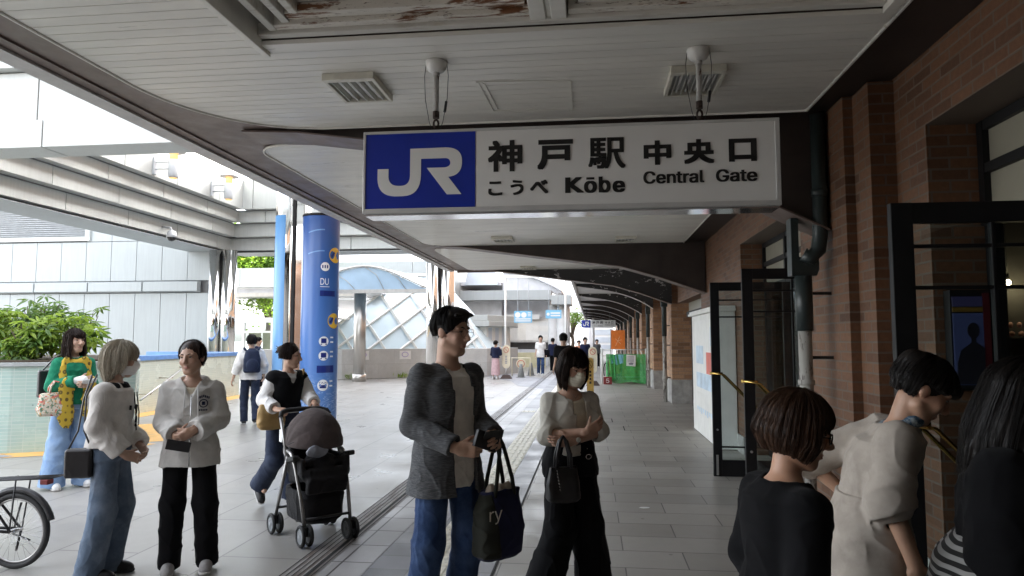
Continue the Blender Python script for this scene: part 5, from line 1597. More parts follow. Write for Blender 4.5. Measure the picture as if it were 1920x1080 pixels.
def vnoise(x, y, z, seed=0):
    """smooth lattice noise in -1..1"""
    rs = np.random.RandomState(seed); T = rs.uniform(-1, 1, 4096).astype(np.float32)
    xi, yi, zi = [np.floor(v).astype(np.int64) for v in (x, y, z)]
    fx, fy, fz = [v-np.floor(v) for v in (x, y, z)]
    fx, fy, fz = [t*t*(3-2*t) for t in (fx, fy, fz)]
    out = 0
    for a in (0, 1):
        for b in (0, 1):
            for c in (0, 1):
                hsh = ((xi+a)*73856093 ^ (yi+b)*19349663 ^ (zi+c)*83492791) & 4095
                out = out + T[hsh]*(fx if a else 1-fx)*(fy if b else 1-fy)*(fz if c else 1-fz)
    return out
def folds(amp, f=(14, 14, 5), seed=0, fine=.35):
    """creases: narrow ridges of warped noise over soft swells, long in the direction with the small frequency"""
    def g(x, y, z):
        w1 = vnoise(x*5, y*5, z*5, seed+9)*.9; w2 = vnoise(x*7, y*7, z*6, seed+11)*.7
        n1 = (1 - np.abs(vnoise(x*f[0]*.8+w1, y*f[1]*.8-w1, z*f[2]+w2, seed)))**5
        c, s_ = .8, .6                                       # a second set of creases runs across at a slant
        n2 = (1 - np.abs(vnoise((x*c+z*s_)*f[0]*1.2+w2, y*f[1]*1.2, (z*c-x*s_)*f[2]*1.2+w1, seed+3)))**7
        n3 = vnoise(x*f[0]*.5, y*f[1]*.5, z*f[2]*.6, seed+5)
        return -amp*.62*(n1*1.1 + n2*.8 + n3*.45 - .35)
    return g

BASE = dict(pel=(0, .0, .95), wai=(0, .0, 1.10), che=(0, .01, 1.27), nec=(0, .022, 1.445), hea=(0, -.012, 1.585),
            shL=(.175, .015, 1.395), elL=(.225, .03, 1.115), wrL=(.235, -.05, .87), shR=(-.175, .015, 1.395), elR=(-.225, .03, 1.115), wrR=(-.235, -.05, .87),
            hiL=(.088, 0, .90), knL=(.095, -.015, .49), anL=(.10, .03, .085), hiR=(-.088, 0, .90), knR=(-.095, -.015, .49), anR=(-.10, .03, .085))
def joints(H, pose):
    s = H/1.7; J = {k: A3(v)*s for k, v in BASE.items()}
    for k, v in pose.items():
        if k in J: J[k] = A3(v)
    for q in 'LR':
        J['sh'+q] = J['sh'+q]*A3((.86, 1, 1)) - A3((0, 0, .040*s)); J['el'+q] = J['el'+q]*A3((.78, 1, 1))
    J['nec'] = J['nec'] - A3((0, -.004, .042*s))
    J['s'] = s
    return J

def hand(g, wr, d, t, side, curl=(20, 30, 25), s=1.0, spread=1.0, thumb=25):
    """palm, four jointed fingers and a thumb; d points along the fingers, t towards the thumb side"""
    d = A3(d)/np.linalg.norm(d); t = A3(t); t = t-d*(t@d); t /= np.linalg.norm(t)
    n = np.cross(t, d) if side == 'R' else np.cross(d, t)
    wr = A3(wr)
    Rm = np.stack([t, d, n], 1)
    pc = wr + d*.052*s
    g.add(cone(wr - d*.02*s, wr + d*.03*s, .024*s, .026*s, (n, .75)), .012)
    g.add(rbox(pc, (.039*s, .047*s, .0135*s), .012*s, Rm), .012)
    g.add(ell(wr + d*.035*s + t*.022*s + n*.006*s, (.018*s, .028*s, .014*s), Rm), .01)
    L = [.92, 1.0, .95, .76]
    for i, o in enumerate((.029, .010, -.010, -.029)):
        p = wr + d*(.094 - .006*abs(i-1.2))*s + t*o*s
        dd = d + t*(o*1.6*spread); dd /= np.linalg.norm(dd); a = 0
        for q, (ln, r0, r1) in enumerate(((.043, .0092, .0085), (.027, .0085, .0078), (.021, .0078, .0066))):
            a += curl[q] + (i-1.5)*2.5
            v = dd*math.cos(R(a)) + n*math.sin(R(a))
            e = p + v*ln*L[i]*s
            g.add(cone(p, e, r0*s, r1*s), .004); p = e
    p = wr + d*.028*s + t*.030*s + n*.006*s
    for q, (ln, r0, r1) in enumerate(((.042, .0125, .0105), (.030, .0102, .0082))):
        a = thumb + q*22
        v = t*.62*math.cos(R(a)) + d*.78 + n*(.25 + math.sin(R(a))*.7); v /= np.linalg.norm(v)
        e = p + v*ln*s; g.add(cone(p, e, r0*s, r1*s), .005); p = e

SKIN = (.50, .315, .225)
def head(g, c, Rh, s, female=False, k=1.0, mask=False):
    T = lambda p: A3(c) + Rh @ (A3(p)*s)
    E = lambda p, r, kk=.012, q=None: g.add(ell(T(p), A3(r)*s, Rh if q is None else Rh @ q), kk*s)
    E((0, .014, .032), (.074, .092, .086), 0)
    E((0, -.028, -.028), (.061, .064, .082), .03)
    E((0, -.052, -.100), (.022 if female else .026, .024, .019), .026)
    for q in (-1, 1):
        g.add(cone(T((q*(.052 if female else .056), -.002, -.062)), T((q*.018, -.057, -.102)), .020*s, .020*s), .022*s)
        E((q*.036, -.064, -.028), (.022, .018, .022), .02)
        E((q*.034, -.072, .026), (.024, .013, .008), .014)
        E((q*.012, -.100, -.036), (.0085, .009, .007), .008)
        E((q*.077, .012, -.008), (.008, .021, .031), .006, rotm(q*-14, -8, 0))
    g.add(cone(T((0, -.086, .018)), T((0, -.113, -.028)), .0070*s, .0112*s), .016*s)
    for q in (-1, 1): g.sub(ell(T((q*.032, -.101, .006)), A3((.017, .013, .0095))*s, Rh), .010*s)
    E((0, -.0865, -.0635), (.021, .0085, .0052), .006); E((0, -.0850, -.0735), (.018, .0085, .0062), .006)
    g.sub(ell(T((0, -.097, -.0685)), A3((.020, .008, .0016))*s, Rh), .003*s)

def face_color(c, Rh, s, skin):
    c = A3(c); skin = A3(skin)
    def f(co):
        q = (co-c) @ Rh / s
        col = np.repeat(skin[None], len(co), 0)
        lip = np.exp(-((q[:, 0]/.022)**2 + ((q[:, 2]+.0685)/.0085)**2)**2)*(q[:, 1] < -.07)
        col = col*(1-lip[:, None]*.75) + A3((.42, .15, .13))*lip[:, None]*.75
        for e in (-1, 1):
            bl = np.exp(-(((q[:, 0]-e*.042)/.022)**2 + ((q[:, 2]+.03)/.02)**2))*(q[:, 1] < -.03)*.18
            col = col*(1-bl[:, None]) + A3((.55, .24, .18))*bl[:, None]
            ey = np.exp(-(((q[:, 0]-e*.078)/.02)**2 + ((q[:, 2]+.008)/.035)**2))*.15
            col = col*(1-ey[:, None]) + A3((.5, .2, .15))*ey[:, None]
        return col
    return f

M['skin'] = skin_mat('skin')
M['eye'] = mat('dark eye', (.010, .007, .006), .15); M['eyewhite'] = mat('eye white', (.55, .50, .47), .25)
M['brow'] = mat('dark eyebrow hair', (.022, .015, .012), .7)

class Person:
    def __init__(s, label, loc, rz, H, pose=None, res=.0055, yaw=0, pitch=0, roll=0, female=False, skin=SKIN, hands=None, group=None, eyes=True, headscale=1.0, thick=1.0, brow=None):
        s.J = J = joints(H, pose or {}); s.s = J['s']; s.female = female; s.res = res; s.thick = thick
        s.root = thing('person', label, 'person', (loc[0], loc[1], loc[2] if len(loc) > 2 else 0), R(rz), group)
        s.Rh = rotm(yaw, pitch, roll); s.hs = s.s*headscale
        pts = np.array([v for k, v in J.items() if k != 's'])
        g = Grid(pts.min(0) - [.13, .14, .10], pts.max(0) + [.13, .14, .14], res)
        k = s.s
        g.add(loft([(J['pel'][2]-.10*k, J['pel'][0], J['pel'][1], .12*k, .085*k), (J['pel'][2], J['pel'][0], J['pel'][1], .135*k, .09*k), (J['wai'][2], J['wai'][0], J['wai'][1], .105*k, .075*k),
                    (J['che'][2], J['che'][0], J['che'][1], .125*k, .085*k), ((J['che'][2]+J['nec'][2])/2+.03*k, (J['che'][0]+J['nec'][0])/2, (J['che'][1]+J['nec'][1])/2, .115*k, .070*k), (J['nec'][2], J['nec'][0], J['nec'][1], .06*k, .05*k)]), .02)
        nr = (.047 if female else .056)*k
        hd = A3(J['hea']) + s.Rh @ A3((0, .022, -.055))*k
        g.add(cone(J['nec'] - A3((0, 0, .05))*k, hd, nr*1.15, nr*.98), .03)
        for q in 'LR':
            g.add(cone(J['nec']-A3((0, 0, .03)), J['sh'+q]-A3((0, 0, .008)), .036*k, .034*k), .05)
            g.add(cone(J['sh'+q], J['el'+q], .040*k*thick, .036*k), .02); g.add(cone(J['el'+q], J['wr'+q], .037*k, .0255*k), .015)
            g.add(cone(J['hi'+q], J['kn'+q], .070*k, .050*k), .03); g.add(cone(J['kn'+q], J['an'+q], .050*k, .036*k), .02)
            g.add(cone(J['an'+q], J['an'+q]+A3((0, -.10, -.045))*k, .035*k, .025*k), .02)
            hk = (hands or {}).get(q)
            if hk is None:
                d = A3(J['wr'+q]) - A3(J['el'+q]); hk = dict(d=d, t=(0, -1, .1))
            if hk: hand(g, J['wr'+q], side=q, s=k*(.93 if female else 1.0), **hk)
        head(g, J['hea'], s.Rh, s.hs, female)
        me = g.mesh('body', face_color(J['hea'], s.Rh, s.hs, skin))
        s.body = link_mesh('body', me, M['skin'], s.root)
        T = lambda p: Vector(A3(J['hea']) + s.Rh @ (A3(p)*s.hs))
        s.T = T
        if eyes:
            b = MB(); w_ = MB(); br = MB()
            Mr = Matrix(s.Rh.tolist())
            for q in (-1, 1):
                b.lathe([(.0005, -.0035), (.0055, -.0022), (.0068, 0), (.0055, .0022), (.0005, .0035)], T((q*.0315, -.0815, .006)), 10, sx=s.hs, sy=s.hs*.55, M=Mr @ Matrix.Diagonal((1.25, 1, 1)))
                w_.lathe([(.0005, -.0034), (.011, -.0016), (.0118, 0), (.010, .0022), (.0005, .0032)], T((q*.032, -.0790, .006)), 14, sx=s.hs, sy=s.hs*.5, M=Mr)
                br.tube([T((q*.016, -.0885, .0265)), T((q*.030, -.0865, .0315)), T((q*.047, -.074, .0275))], [.0032*s.hs, .0036*s.hs, .002*s.hs], 6)
                b.tube([T((q*.0205, -.0845, .0075)), T((q*.031, -.0865, .0118)), T((q*.044, -.079, .0075))], [.0012*s.hs, .0017*s.hs, .0013*s.hs], 5)
            b.build('iris', M['eye'], s.body, world=False, smooth=True); w_.build('eye', M['eyewhite'], s.body, world=False, smooth=True)
            br.build('eyebrow', brow or M['brow'], s.body, world=False, smooth=True)
    def grid(s, ks, pad=.16, res=None):
        pts = np.array([s.J[k] for k in ks]); return Grid(pts.min(0)-pad, pts.max(0)+pad, res or s.res*1.15)
    def link(s, g, name, m, label=None):
        o = link_mesh(name, g.mesh(name), m, s.root)
        if label: o['label'] = label
        return o
    def sections(s, ease, hem, flare=0.0, wide=1.0, top=None, belly=0):
        J, k = s.J, s.s; f = s.female
        W = dict(ch=(.134, .108) if f else (.152, .115), wa=(.118, .094) if f else (.140, .105), hp=(.166, .117) if f else (.163, .116))
        out = []
        def sec(z, cx, cy, rx, ry): out.append((z, cx, cy, rx*k*wide + ease, ry*k*wide + ease))
        n, c, w_, p = J['nec'], J['che'], J['wai'], J['pel']
        sec(n[2]+.012*k, n[0], n[1]-.004*k, .058, .052); sec(n[2]-.028*k, n[0]*.9+c[0]*.1, n[1]*.9+c[1]*.1, .105, .072)
        sec(n[2]*.62+c[2]*.38, n[0]*.6+c[0]*.4, n[1]*.6+c[1]*.4, W['ch'][0]*.97, W['ch'][1]*.88); sec(c[2], c[0], c[1], *W['ch']); sec(w_[2], w_[0], w_[1]-belly, W['wa'][0], W['wa'][1]+belly)
        if hem < p[2]:
            sec(p[2], p[0], p[1], *W['hp']); sec(hem, p[0], p[1], W['hp'][0]+flare, W['hp'][1]+flare)
        else:
            t = (w_[2]-hem)/(w_[2]-p[2]); sec(hem, w_[0]+(p[0]-w_[0])*t, w_[1]+(p[1]-w_[1])*t, W['wa'][0]+(W['hp'][0]-W['wa'][0])*t+flare, W['wa'][1]+(W['hp'][1]-W['wa'][1])*t+flare)
        if hem > w_[2]:
            o = sorted(out); Z = [q[0] for q in o]; cut_ = tuple(float(np.interp(hem, Z, [q[i] for q in o])) for i in range(1, 5))
            out = [q for q in out if q[0] > hem + .004] + [(hem,) + cut_]
        return out
    def top(s, name, m, ease=.018, hem=.88, wide=1.0, flare=0, sl=(1.0, 1.0), sr=(.066, .056, .046), fold=.006, seed=1, vneck=0.0, nr=.066, opening=None, belly=0, label=None, drop=0, ff=(12, 12, 6), cuff=None, hood=False):
        """garment for the trunk; sl = how far each sleeve (left, right) runs: 1 shoulder to elbow, 2 to the wrist"""
        J, k = s.J, s.s
        sr = [q*.70 for q in sr]
        g = s.grid(['nec', 'pel', 'shL', 'shR', 'elL', 'elR', 'wrL', 'wrR'], .20)
        g.add(loft(s.sections(ease, hem, flare, wide, belly=belly)), 0)
        for i, q in enumerate('LR'):
            sh, el, wr = A3(J['sh'+q]), A3(J['el'+q]), A3(J['wr'+q]); L = sl[i]
            sd = A3((0, 0, -drop))
            g.add(cone(J['nec']-A3((0, 0, .040))*k, sh+A3((0, 0, .0)), .036*k+ease*.5, sr[0]*k*.62+ease*.5), .045)
            if L <= 0: continue
            e = sh + (el-sh)*min(1, L); r1 = sr[0] + (sr[1]-sr[0])*min(1, L)
            up_ = cone(sh, e, sr[0]*k+ease*.6, r1*k+ease*.7)
            a2 = g.like()
            if L > 1:
                g.add(up_, .035)
                e2 = el + (wr-el)*(L-1); a2.add(cone(el, e2, sr[1]*k+ease*.7, (sr[1]+(sr[2]-sr[1])*(L-1))*k+ease*.6), 0)
                if cuff: a2.add(cone(el+(wr-el)*(L-1-.22), el+(wr-el)*(L-1-.08), (sr[2]+cuff)*k+ease*.6, (sr[2]+cuff)*k+ease*.6), .03)
                a2.cut(e2, wr-el)
            else:
                a2.add(up_, 0); a2.cut(e, el-sh)
            g.join(a2, .018 if L > 1 else .035)
        if hood:
            g.add(ell(J['nec']+A3((0, .075, -.02))*k, A3((.125, .060, .075))*k), .03); g.add(ell(J['nec']+A3((.07, .02, .0))*k, A3((.04, .07, .04))*k), .03); g.add(ell(J['nec']+A3((-.07, .02, .0))*k, A3((.04, .07, .04))*k), .03)
        g.displace(folds(fold, ff, seed))
        n = J['nec']
        g.sub(cone(n-A3((0, .012, .012))*k, n+A3((0, -.02, .16))*k, nr*k, nr*k*1.25), .006)
        if vneck: g.sub(cone(n+A3((0, -.075, .03))*k, n+A3((0, -.135, -vneck))*k, nr*.8*k, .012*k), .01)
        for i, q in enumerate('LR'):
            sh, el, wr = A3(J['sh'+q]), A3(J['el'+q]), A3(J['wr'+q]); L = sl[i]
            if L <= 0: continue
            e = sh+(el-sh)*L if L <= 1 else el+(wr-el)*(L-1)
            d = (el-sh) if L <= 1 else (wr-el); d = d/np.linalg.norm(d)
            r = (.034 if L > 1.5 else .042)*k
            g.sub(cone(e-d*.035, e+d*.03, r*.92, r), .004)
        if opening:
            for (z0, z1, cx, hw, y0) in opening: g.sub(rbox((cx, y0-.3, (z0+z1)/2), (hw, .3, (z1-z0)/2), .004), .008)
        sec = s.sections(ease-.012, hem-.03, flare, wide, belly=belly)
        g.sub(loft([q for q in sec if q[0] < hem+.001] + [(hem+.02,)+tuple(np.array(sec[-1][1:]))]), .004)
        return s.link(g, name, m, label)
    def trousers(s, m, waist=1.02, rad=(.098, .076, .066), hem=.055, fold=.006, seed=5, name='trousers', label=None, ease=.008, ff=(13, 13, 3.5), flat=None):
        J, k = s.J, s.s
        g = s.grid(['pel', 'hiL', 'hiR', 'knL', 'knR', 'anL', 'anR'], .21)
        p, w_ = J['pel'], J['wai']
        e = ease
        g.add(loft([(p[2]-.09*k, p[0], p[1], .165*k+e, .115*k+e), (p[2], p[0], p[1], (.166 if s.female else .160)*k+e, .117*k+e), (waist, p[0]*.4+w_[0]*.6, p[1]*.4+w_[1]*.6, (.138 if s.female else .150)*k+e, .100*k+e)]), 0)
        legs = []
        for q in 'LR':
            d = J['an'+q]-J['kn'+q]; d = d/np.linalg.norm(d); e_ = J['an'+q]+d*(.085*k-hem)
            a2 = g.like()
            a2.add(cone(J['hi'+q], J['kn'+q], rad[0]*.88*k, rad[1]*k), 0); a2.add(cone(J['kn'+q], e_+d*.06, rad[1]*k, rad[2]*k), .03)
            a2.cut(e_, d); legs.append((a2, e_, d))
        legs[0][0].join(legs[1][0], .010); g.join(legs[0][0], .035)
        g.displace(folds(fold, ff, seed))
        for a2, e_, d in legs: g.sub(cone(e_-d*.02, e_+d*.05, (rad[2]-.016)*k, (rad[2]-.014)*k), .004)
        return s.link(g, name, m, label)
    def shoes(s, m, sole=None, L=.25, flare=1.0, tilt=None):
        J, k = s.J, s.s
        for q in 'LR':
            a = J['an'+q]; kn = J['kn'+q]
            tl = (tilt or {}).get(q, (0, 0, 0))           # yaw, pitch (heel up positive), drop
            Rm = rotm(tl[0], tl[1], 0)
            T = lambda p: a + Rm @ (A3(p)*k)
            lo = T((0, 0, 0)) - .27; g = Grid(lo, lo+.54, min(.006, s.res))
            zf = -.085
            g.add(ell(T((0, .018, zf+.045)), A3((.036, .045, .047))*k, Rm), 0)
            g.add(cone(T((0, .03, zf+.03)), T((0, -.135, zf+.026)), .036*k, .040*k, (Rm @ A3((0, 0, 1)), .80)), .02)
            g.add(ell(T((0, -.075, zf+.05)), A3((.036, .07, .034))*k, Rm), .03)
            g.add(cone(T((0, .012, zf+.06)), T((0, .008, zf+.105)), .036*k, .040*k), .02)
            g.cut(T((0, 0, zf+.012)), Rm @ A3((0, 0, -1)))
            so_ = s.link(g, 'shoe', m)
            g2 = Grid(lo, lo+.54, min(.006, s.res))
            g2.add(cone(T((0, .03, zf+.018)), T((0, -.137, zf+.018)), .040*k, .044*k), 0)
            g2.cut(T((0, 0, zf+.020)), Rm @ A3((0, 0, 1))); g2.cut(T((0, 0, zf)), Rm @ A3((0, 0, -1)))
            me = g2.mesh('sole'); link_mesh('sole', me, sole or m, so_)
    def hair(s, m, locks=90, hem=None, fringe=None, face=52, cap=True, part=0.0, r=.0105, seed=3, flare=0.0, thick=1.0, wob=.008, extra=None, back_in=0.0, res=None, strands=420, fr_az=50, tip=.35, cap_lo=-.02):
        """hair built from locks combed down from the crown; hem(az) is the length in head space, az 0 = front"""
        rnd = random.Random(seed); hs = s.hs
        T = lambda p: A3(s.J['hea']) + s.Rh @ (A3(p)*hs)
        zmin = min([hem(a) for a in range(-180, 181, 20)]) if hem else -.1
        lo = A3(s.J['hea']) - A3((.2, .22, max(.18, -zmin+.08)))*hs; hi = A3(s.J['hea']) + A3((.2, .22, .2))*hs
        g = Grid(lo, hi, res or s.res*.85)
        if cap:
            g.add(ell(T((0, .022, .036)), A3((.081*thick, .098*thick, .092*thick))*hs, s.Rh), 0)
            g.sub(ell(T((0, -.125, -.02)), A3((.088, .088, .098))*hs, s.Rh), .012)
            g.sub(rbox(T((0, 0, cap_lo-.25)), A3((.3, .3, .25))*hs, .01, s.Rh), .02)
        paths = []
        for i in range(locks):
            az = -180 + 360*(i+rnd.uniform(.1, .9))/locks
            front = abs(az) < face
            if front and fringe is None: continue
            a = R(az + rnd.uniform(-3, 3)); rr = A3((.080*thick, .100*thick, .092*thick))*rnd.uniform(.975, 1.025)
            p0 = A3((part*.03, .01, .030+rr[2]*.985))
            pts = [p0]
            end = fringe(az) if front else hem(az)
            for th in ((16, 27, 38, 49, 60, 70, 80, 90) if not front else (15, 25, 35, 45, 54, 62, 69, 75)):
                t = R(th); q = A3((rr[0]*math.sin(t)*math.sin(a), -rr[1]*math.sin(t)*math.cos(a)+.016, rr[2]*math.cos(t)+.030))
                if q[2] < end: break
                pts.append(q)
            last = pts[-1]; n = 6
            if end < last[2] - .005:
                out = A3((math.sin(a), -math.cos(a), 0))
                for j in range(1, n+1):
                    u = j/n
                    z = last[2] + (end + rnd.uniform(-.5, .5)*wob - last[2])*u
                    q = last*1.0; q[2] = z
                    fl = flare*math.sin(math.pi*min(1, u*.9)) - (back_in*u*u)
                    if front: fl = -.004*u
                    q += out*fl
                    q[0] += rnd.uniform(-1, 1)*wob*.4*u; q[1] += rnd.uniform(-1, 1)*wob*.4*u
                    pts.append(q)
            m_ = len(pts)-1
            for j in range(m_):
                u0, u1 = j/m_, (j+1)/m_
                f = lambda u: r*(.75 + .25*math.sin(math.pi*min(1, u*1.1))) if u < .7 else r*(1 - (1-tip)*(u-.7)/.3)
                g.add(cone(T(pts[j]), T(pts[j+1]), f(u0)*hs*(.8 if front else 1), f(u1)*hs*(.8 if front else 1)), .0012)
            paths.append((pts, front))
        if extra: extra(g, T, hs, rnd)
        def groove(x, y, z):
            q = (np.stack([x, y, z], 1) - A3(s.J['hea'])) @ s.Rh / hs
            az = np.arctan2(q[:, 0], -q[:, 1]-.0)
            f_ = np.clip((.135-q[:, 2])/.05, 0, 1); return f_*(.0020*vnoise(az*15, q[:, 2]*3.1, q[:, 1]*0+.5, seed)+.0018*vnoise(az*38, q[:, 2]*5.3, q[:, 1]*0+.5, seed+2))
        g.displace(groove, .015)
        o = s.link(g, 'hair', m)
        if strands and paths:                               # single hairs lying over the locks, a few standing off
            b = MB(); b.cs = True
            for i in range(strands):
                pts, front = rnd.choice(paths)
                c = A3((0, .016, .03)); off = r*(.95 + abs(rnd.gauss(0, .35))) + (.004 if rnd.random() < .08 else 0)
                jx, jz = rnd.gauss(0, .0075), rnd.gauss(0, .004)
                k0 = rnd.randint(0, 2); q = []
                for j in range(k0, len(pts)):
                    d = pts[j]-c; d[2] *= .55 if pts[j][2] > 0 else .0; d /= np.linalg.norm(d)+1e-6
                    t_ = A3((-d[1], d[0], 0)); u = j/(len(pts)-1)
                    q.append(T(pts[j] + d*off*(1 if u < .85 else .55) + t_*(jx + .0035*math.sin(u*5+jx*900)) + A3((0, 0, jz if u > .3 else 0))))
                if len(q) > 2: b.tube(q, [.0010*hs]*(len(q)-1) + [.0004], 3, caps=False)
            b.build('loose_strands', m, o, world=False)
        return o
    def mask(s, m):
        hs = s.hs; T = lambda p: A3(s.J['hea']) + s.Rh @ (A3(p)*hs)
        g = Grid(A3(s.J['hea'])-.16, A3(s.J['hea'])+.12, min(s.res*.8, .004))
        g.add(ell(T((0, -.036, -.055)), A3((.0665, .070, .070))*hs, s.Rh), 0)
        g.add(cone(T((0, -.090, -.002)), T((0, -.108, -.032)), .013*hs, .0165*hs), .026)
        g.add(cone(T((0, -.100, -.035)), T((0, -.088, -.085)), .014*hs, .012*hs), .03)
        def cutq(p, n): g.cut(T(p), s.Rh @ A3(n))
        cutq((0, -.03, -.012), (0, .20, 1)); cutq((0, -.012, 0), (0, 1, 0)); cutq((0, -.06, -.112), (0, -.3, -1))
        q = [(1, 1)]
        for e in (-1, 1): cutq((e*.03, -.06, -.004), (e*.9, .1, .75))
        def pl(x, y, z):
            v = (np.stack([x, y, z], 1) - A3(s.J['hea'])) @ s.Rh / hs
            return .0012*np.sin(v[:, 2]*330)
        g.displace(pl, .01)
        o = s.link(g, 'face_mask', m)
        b = MB()
        for e in (-1, 1):
            for dz in (-.02, -.075): b.tube([T((e*.060, -.035, dz)), T((e*.074, -.005, -.02+dz*.4)), T((e*.079, .018, -.005))], .0013*hs, 5)
        b.build('ear_loop', m, o, world=False)
        return o
def solid(p, name, m, fn, lo, hi, res=None, parent=None):
    g = Grid(lo, hi, res or p.res); fn(g)
    return link_mesh(name, g.mesh(name), m, parent or p.root)
# ---------------------------------------------------------------- the people
M['cardigan'] = cloth_mat('grey heather knit', (.060, .062, .066), (.115, .118, .122), heather=((20, 20, 150), 1.6), knit=((1, 1, 1), 90), weave=.18)
M['tee'] = cloth_mat('off white cotton', (.74, .71, .65), rough=.9, weave=.25)
M['denim'] = cloth_mat('blue denim', (.026, .052, .125), (.055, .095, .20), weave=.4, ws=1200, vs=5)
M['denim_dark'] = cloth_mat('dark denim', (.022, .030, .055), (.04, .052, .085), weave=.4, ws=1200, vs=5)
M['denim_pale'] = cloth_mat('pale denim', (.20, .31, .50), (.28, .40, .58), weave=.35, ws=1200, vs=4)
M['denim_grey'] = cloth_mat('washed grey blue denim', (.11, .15, .21), (.19, .235, .30), weave=.4, ws=1200, vs=4)
M['blackcloth'] = cloth_mat('black cloth', (.0055, .0055, .0065), rough=.95, weave=.3, sheen=.03)
M['blackdrape'] = cloth_mat('black trouser cloth', (.0055, .0055, .0065), rough=.85, weave=.25, sheen=.03)
M['ivory'] = cloth_mat('ivory cotton knit', (.60, .57, .50), rough=.9, weave=.35, knit=((1, 1, 1), 160))
M['camisole'] = cloth_mat('cream camisole', (.60, .54, .42), rough=.8)
M['whitecotton'] = cloth_mat('white cotton', (.72, .71, .69), rough=.9)
M['hoodie'] = cloth_mat('oatmeal sweatshirt', (.58, .565, .53), rough=.95, weave=.3)
M['ribknit'] = cloth_mat('pale ribbed sweater', (.56, .53, .49), rough=.95, knit=((1, 1, .05), 42), weave=.22)
M['green'] = cloth_mat('emerald knit', (.012, .155, .085), (.02, .21, .115), rough=.95)
M['linen'] = cloth_mat('beige linen', (.37, .325, .28), (.42, .37, .32), rough=.9, weave=.4, ws=500)
M['navyknit'] = cloth_mat('navy cotton', (.014, .018, .045), rough=.9)
M['pinkskirt'] = cloth_mat('dusty pink skirt', (.55, .38, .40), rough=.9)
M['whitemask'] = cloth_mat('white face mask', (.74, .73, .71), rough=.9, weave=.1, sheen=.05)
M['creammask'] = cloth_mat('cream face mask', (.62, .58, .47), rough=.9, weave=.1, sheen=.05)
M['hair_black'] = hair_mat('black hair', (.006, .005, .005), (.018, .014, .012))
M['hair_brown'] = hair_mat('dark brown hair', (.014, .008, .006), (.045, .026, .018))
M['hair_auburn'] = hair_mat('auburn brown hair', (.020, .0095, .0055), (.075, .036, .019))
M['hair_blonde'] = hair_mat('ash blonde hair', (.40, .35, .27), (.66, .60, .48))
M['shoe_white'] = mat('white sneaker', (.62, .62, .61), .6, var=.12, vs=30, bump=.2, bs=200)
M['shoe_grey'] = mat('grey sneaker', (.34, .33, .32), .7, var=.2, vs=30, bump=.2, bs=200)
M['shoe_black'] = mat('black shoe', (.015, .015, .016), .5, var=.3, vs=30)
M['sole'] = mat('pale rubber sole', (.55, .54, .52), .7)
M['wire'] = mat('thin spectacle wire', (.05, .05, .055), .3, .8)
M['silver'] = mat('silver metal', (.6, .6, .6), .25, 1)
M['dial'] = mat('watch dial', (.7, .68, .62), .3)
def dots_mat():
    m, nt, b = new_mat('mustard scarf with brown leaves')
    vo = nd(nt, 'TexVoronoi', i_Vector=coord(nt, (1, .6, .8)), i_Scale=17.0); vo.inputs['Randomness'].default_value = .35
    f = ramp(nt, vo.outputs['Distance'], (.30, 1.0), (.36, 0.0)); g = ramp(nt, vo.outputs['Distance'], (.12, 1.0), (.16, 0.0))
    base = mixc(nt, f, (.50, .35, .035), (.13, .09, .02)); base = mixc(nt, g, base, (.42, .30, .05))
    nt.links.new(base, b.inputs['Base Color']); b.inputs['Roughness'].default_value = .85
    bumpn(nt, b, noise(nt, coord(nt), 500, 2), .2, .002); return m
M['mustard'] = dots_mat()
def floral_mat():
    m, nt, b = new_mat('floral canvas')
    v = coord(nt)
    base = mixc(nt, ramp(nt, noise(nt, v, 34, 2), (.54, 0.0), (.57, 1.0)), (.62, .56, .46), (.14, .24, .16))
    base = mixc(nt, ramp(nt, noise(nt, coord(nt, loc=(3, 1, 5)), 22, 2), (.56, 0.0), (.59, 1.0)), base, (.55, .13, .11))
    base = mixc(nt, ramp(nt, noise(nt, coord(nt, loc=(7, 2, 1)), 40, 2), (.60, 0.0), (.62, 1.0)), base, (.60, .30, .12))
    nt.links.new(base, b.inputs['Base Color']); b.inputs['Roughness'].default_value = .8
    return m
M['floral'] = floral_mat()
def stripe_mat():
    m, nt, b = new_mat('black and white striped skirt')
    wv = nd(nt, 'TexWave', i_Vector=coord(nt), i_Scale=13.0, i_Distortion=1.2, i_Detail=1.0); wv.bands_direction = 'Z'; wv.inputs['Detail Scale'].default_value = .6
    nt.links.new(ramp(nt, wv.outputs[0], (.45, (.012, .012, .012)), (.55, (.34, .34, .33))), b.inputs['Base Color']); b.inputs['Roughness'].default_value = .8
    return m
M['stripes'] = stripe_mat()
M['orangetop'] = cloth_mat('orange cotton', (.60, .24, .13), rough=.9)
M['tan'] = mat('tan leather', (.40, .26, .10), .55, var=.15, vs=12, bump=.2, bs=200)
M['navycanvas'] = cloth_mat('navy canvas', (.016, .018, .050), rough=.85)
M['olive'] = cloth_mat('dark olive canvas', (.020, .021, .016), rough=.85)
M['beigecloth'] = cloth_mat('beige crumpled cloth', (.40, .34, .27), rough=.9)
M['packnavy'] = cloth_mat('navy backpack nylon', (.018, .026, .055), rough=.6)

def bob(lo, front=0.0):
    return lambda az: lo + front*math.cos(R(az))
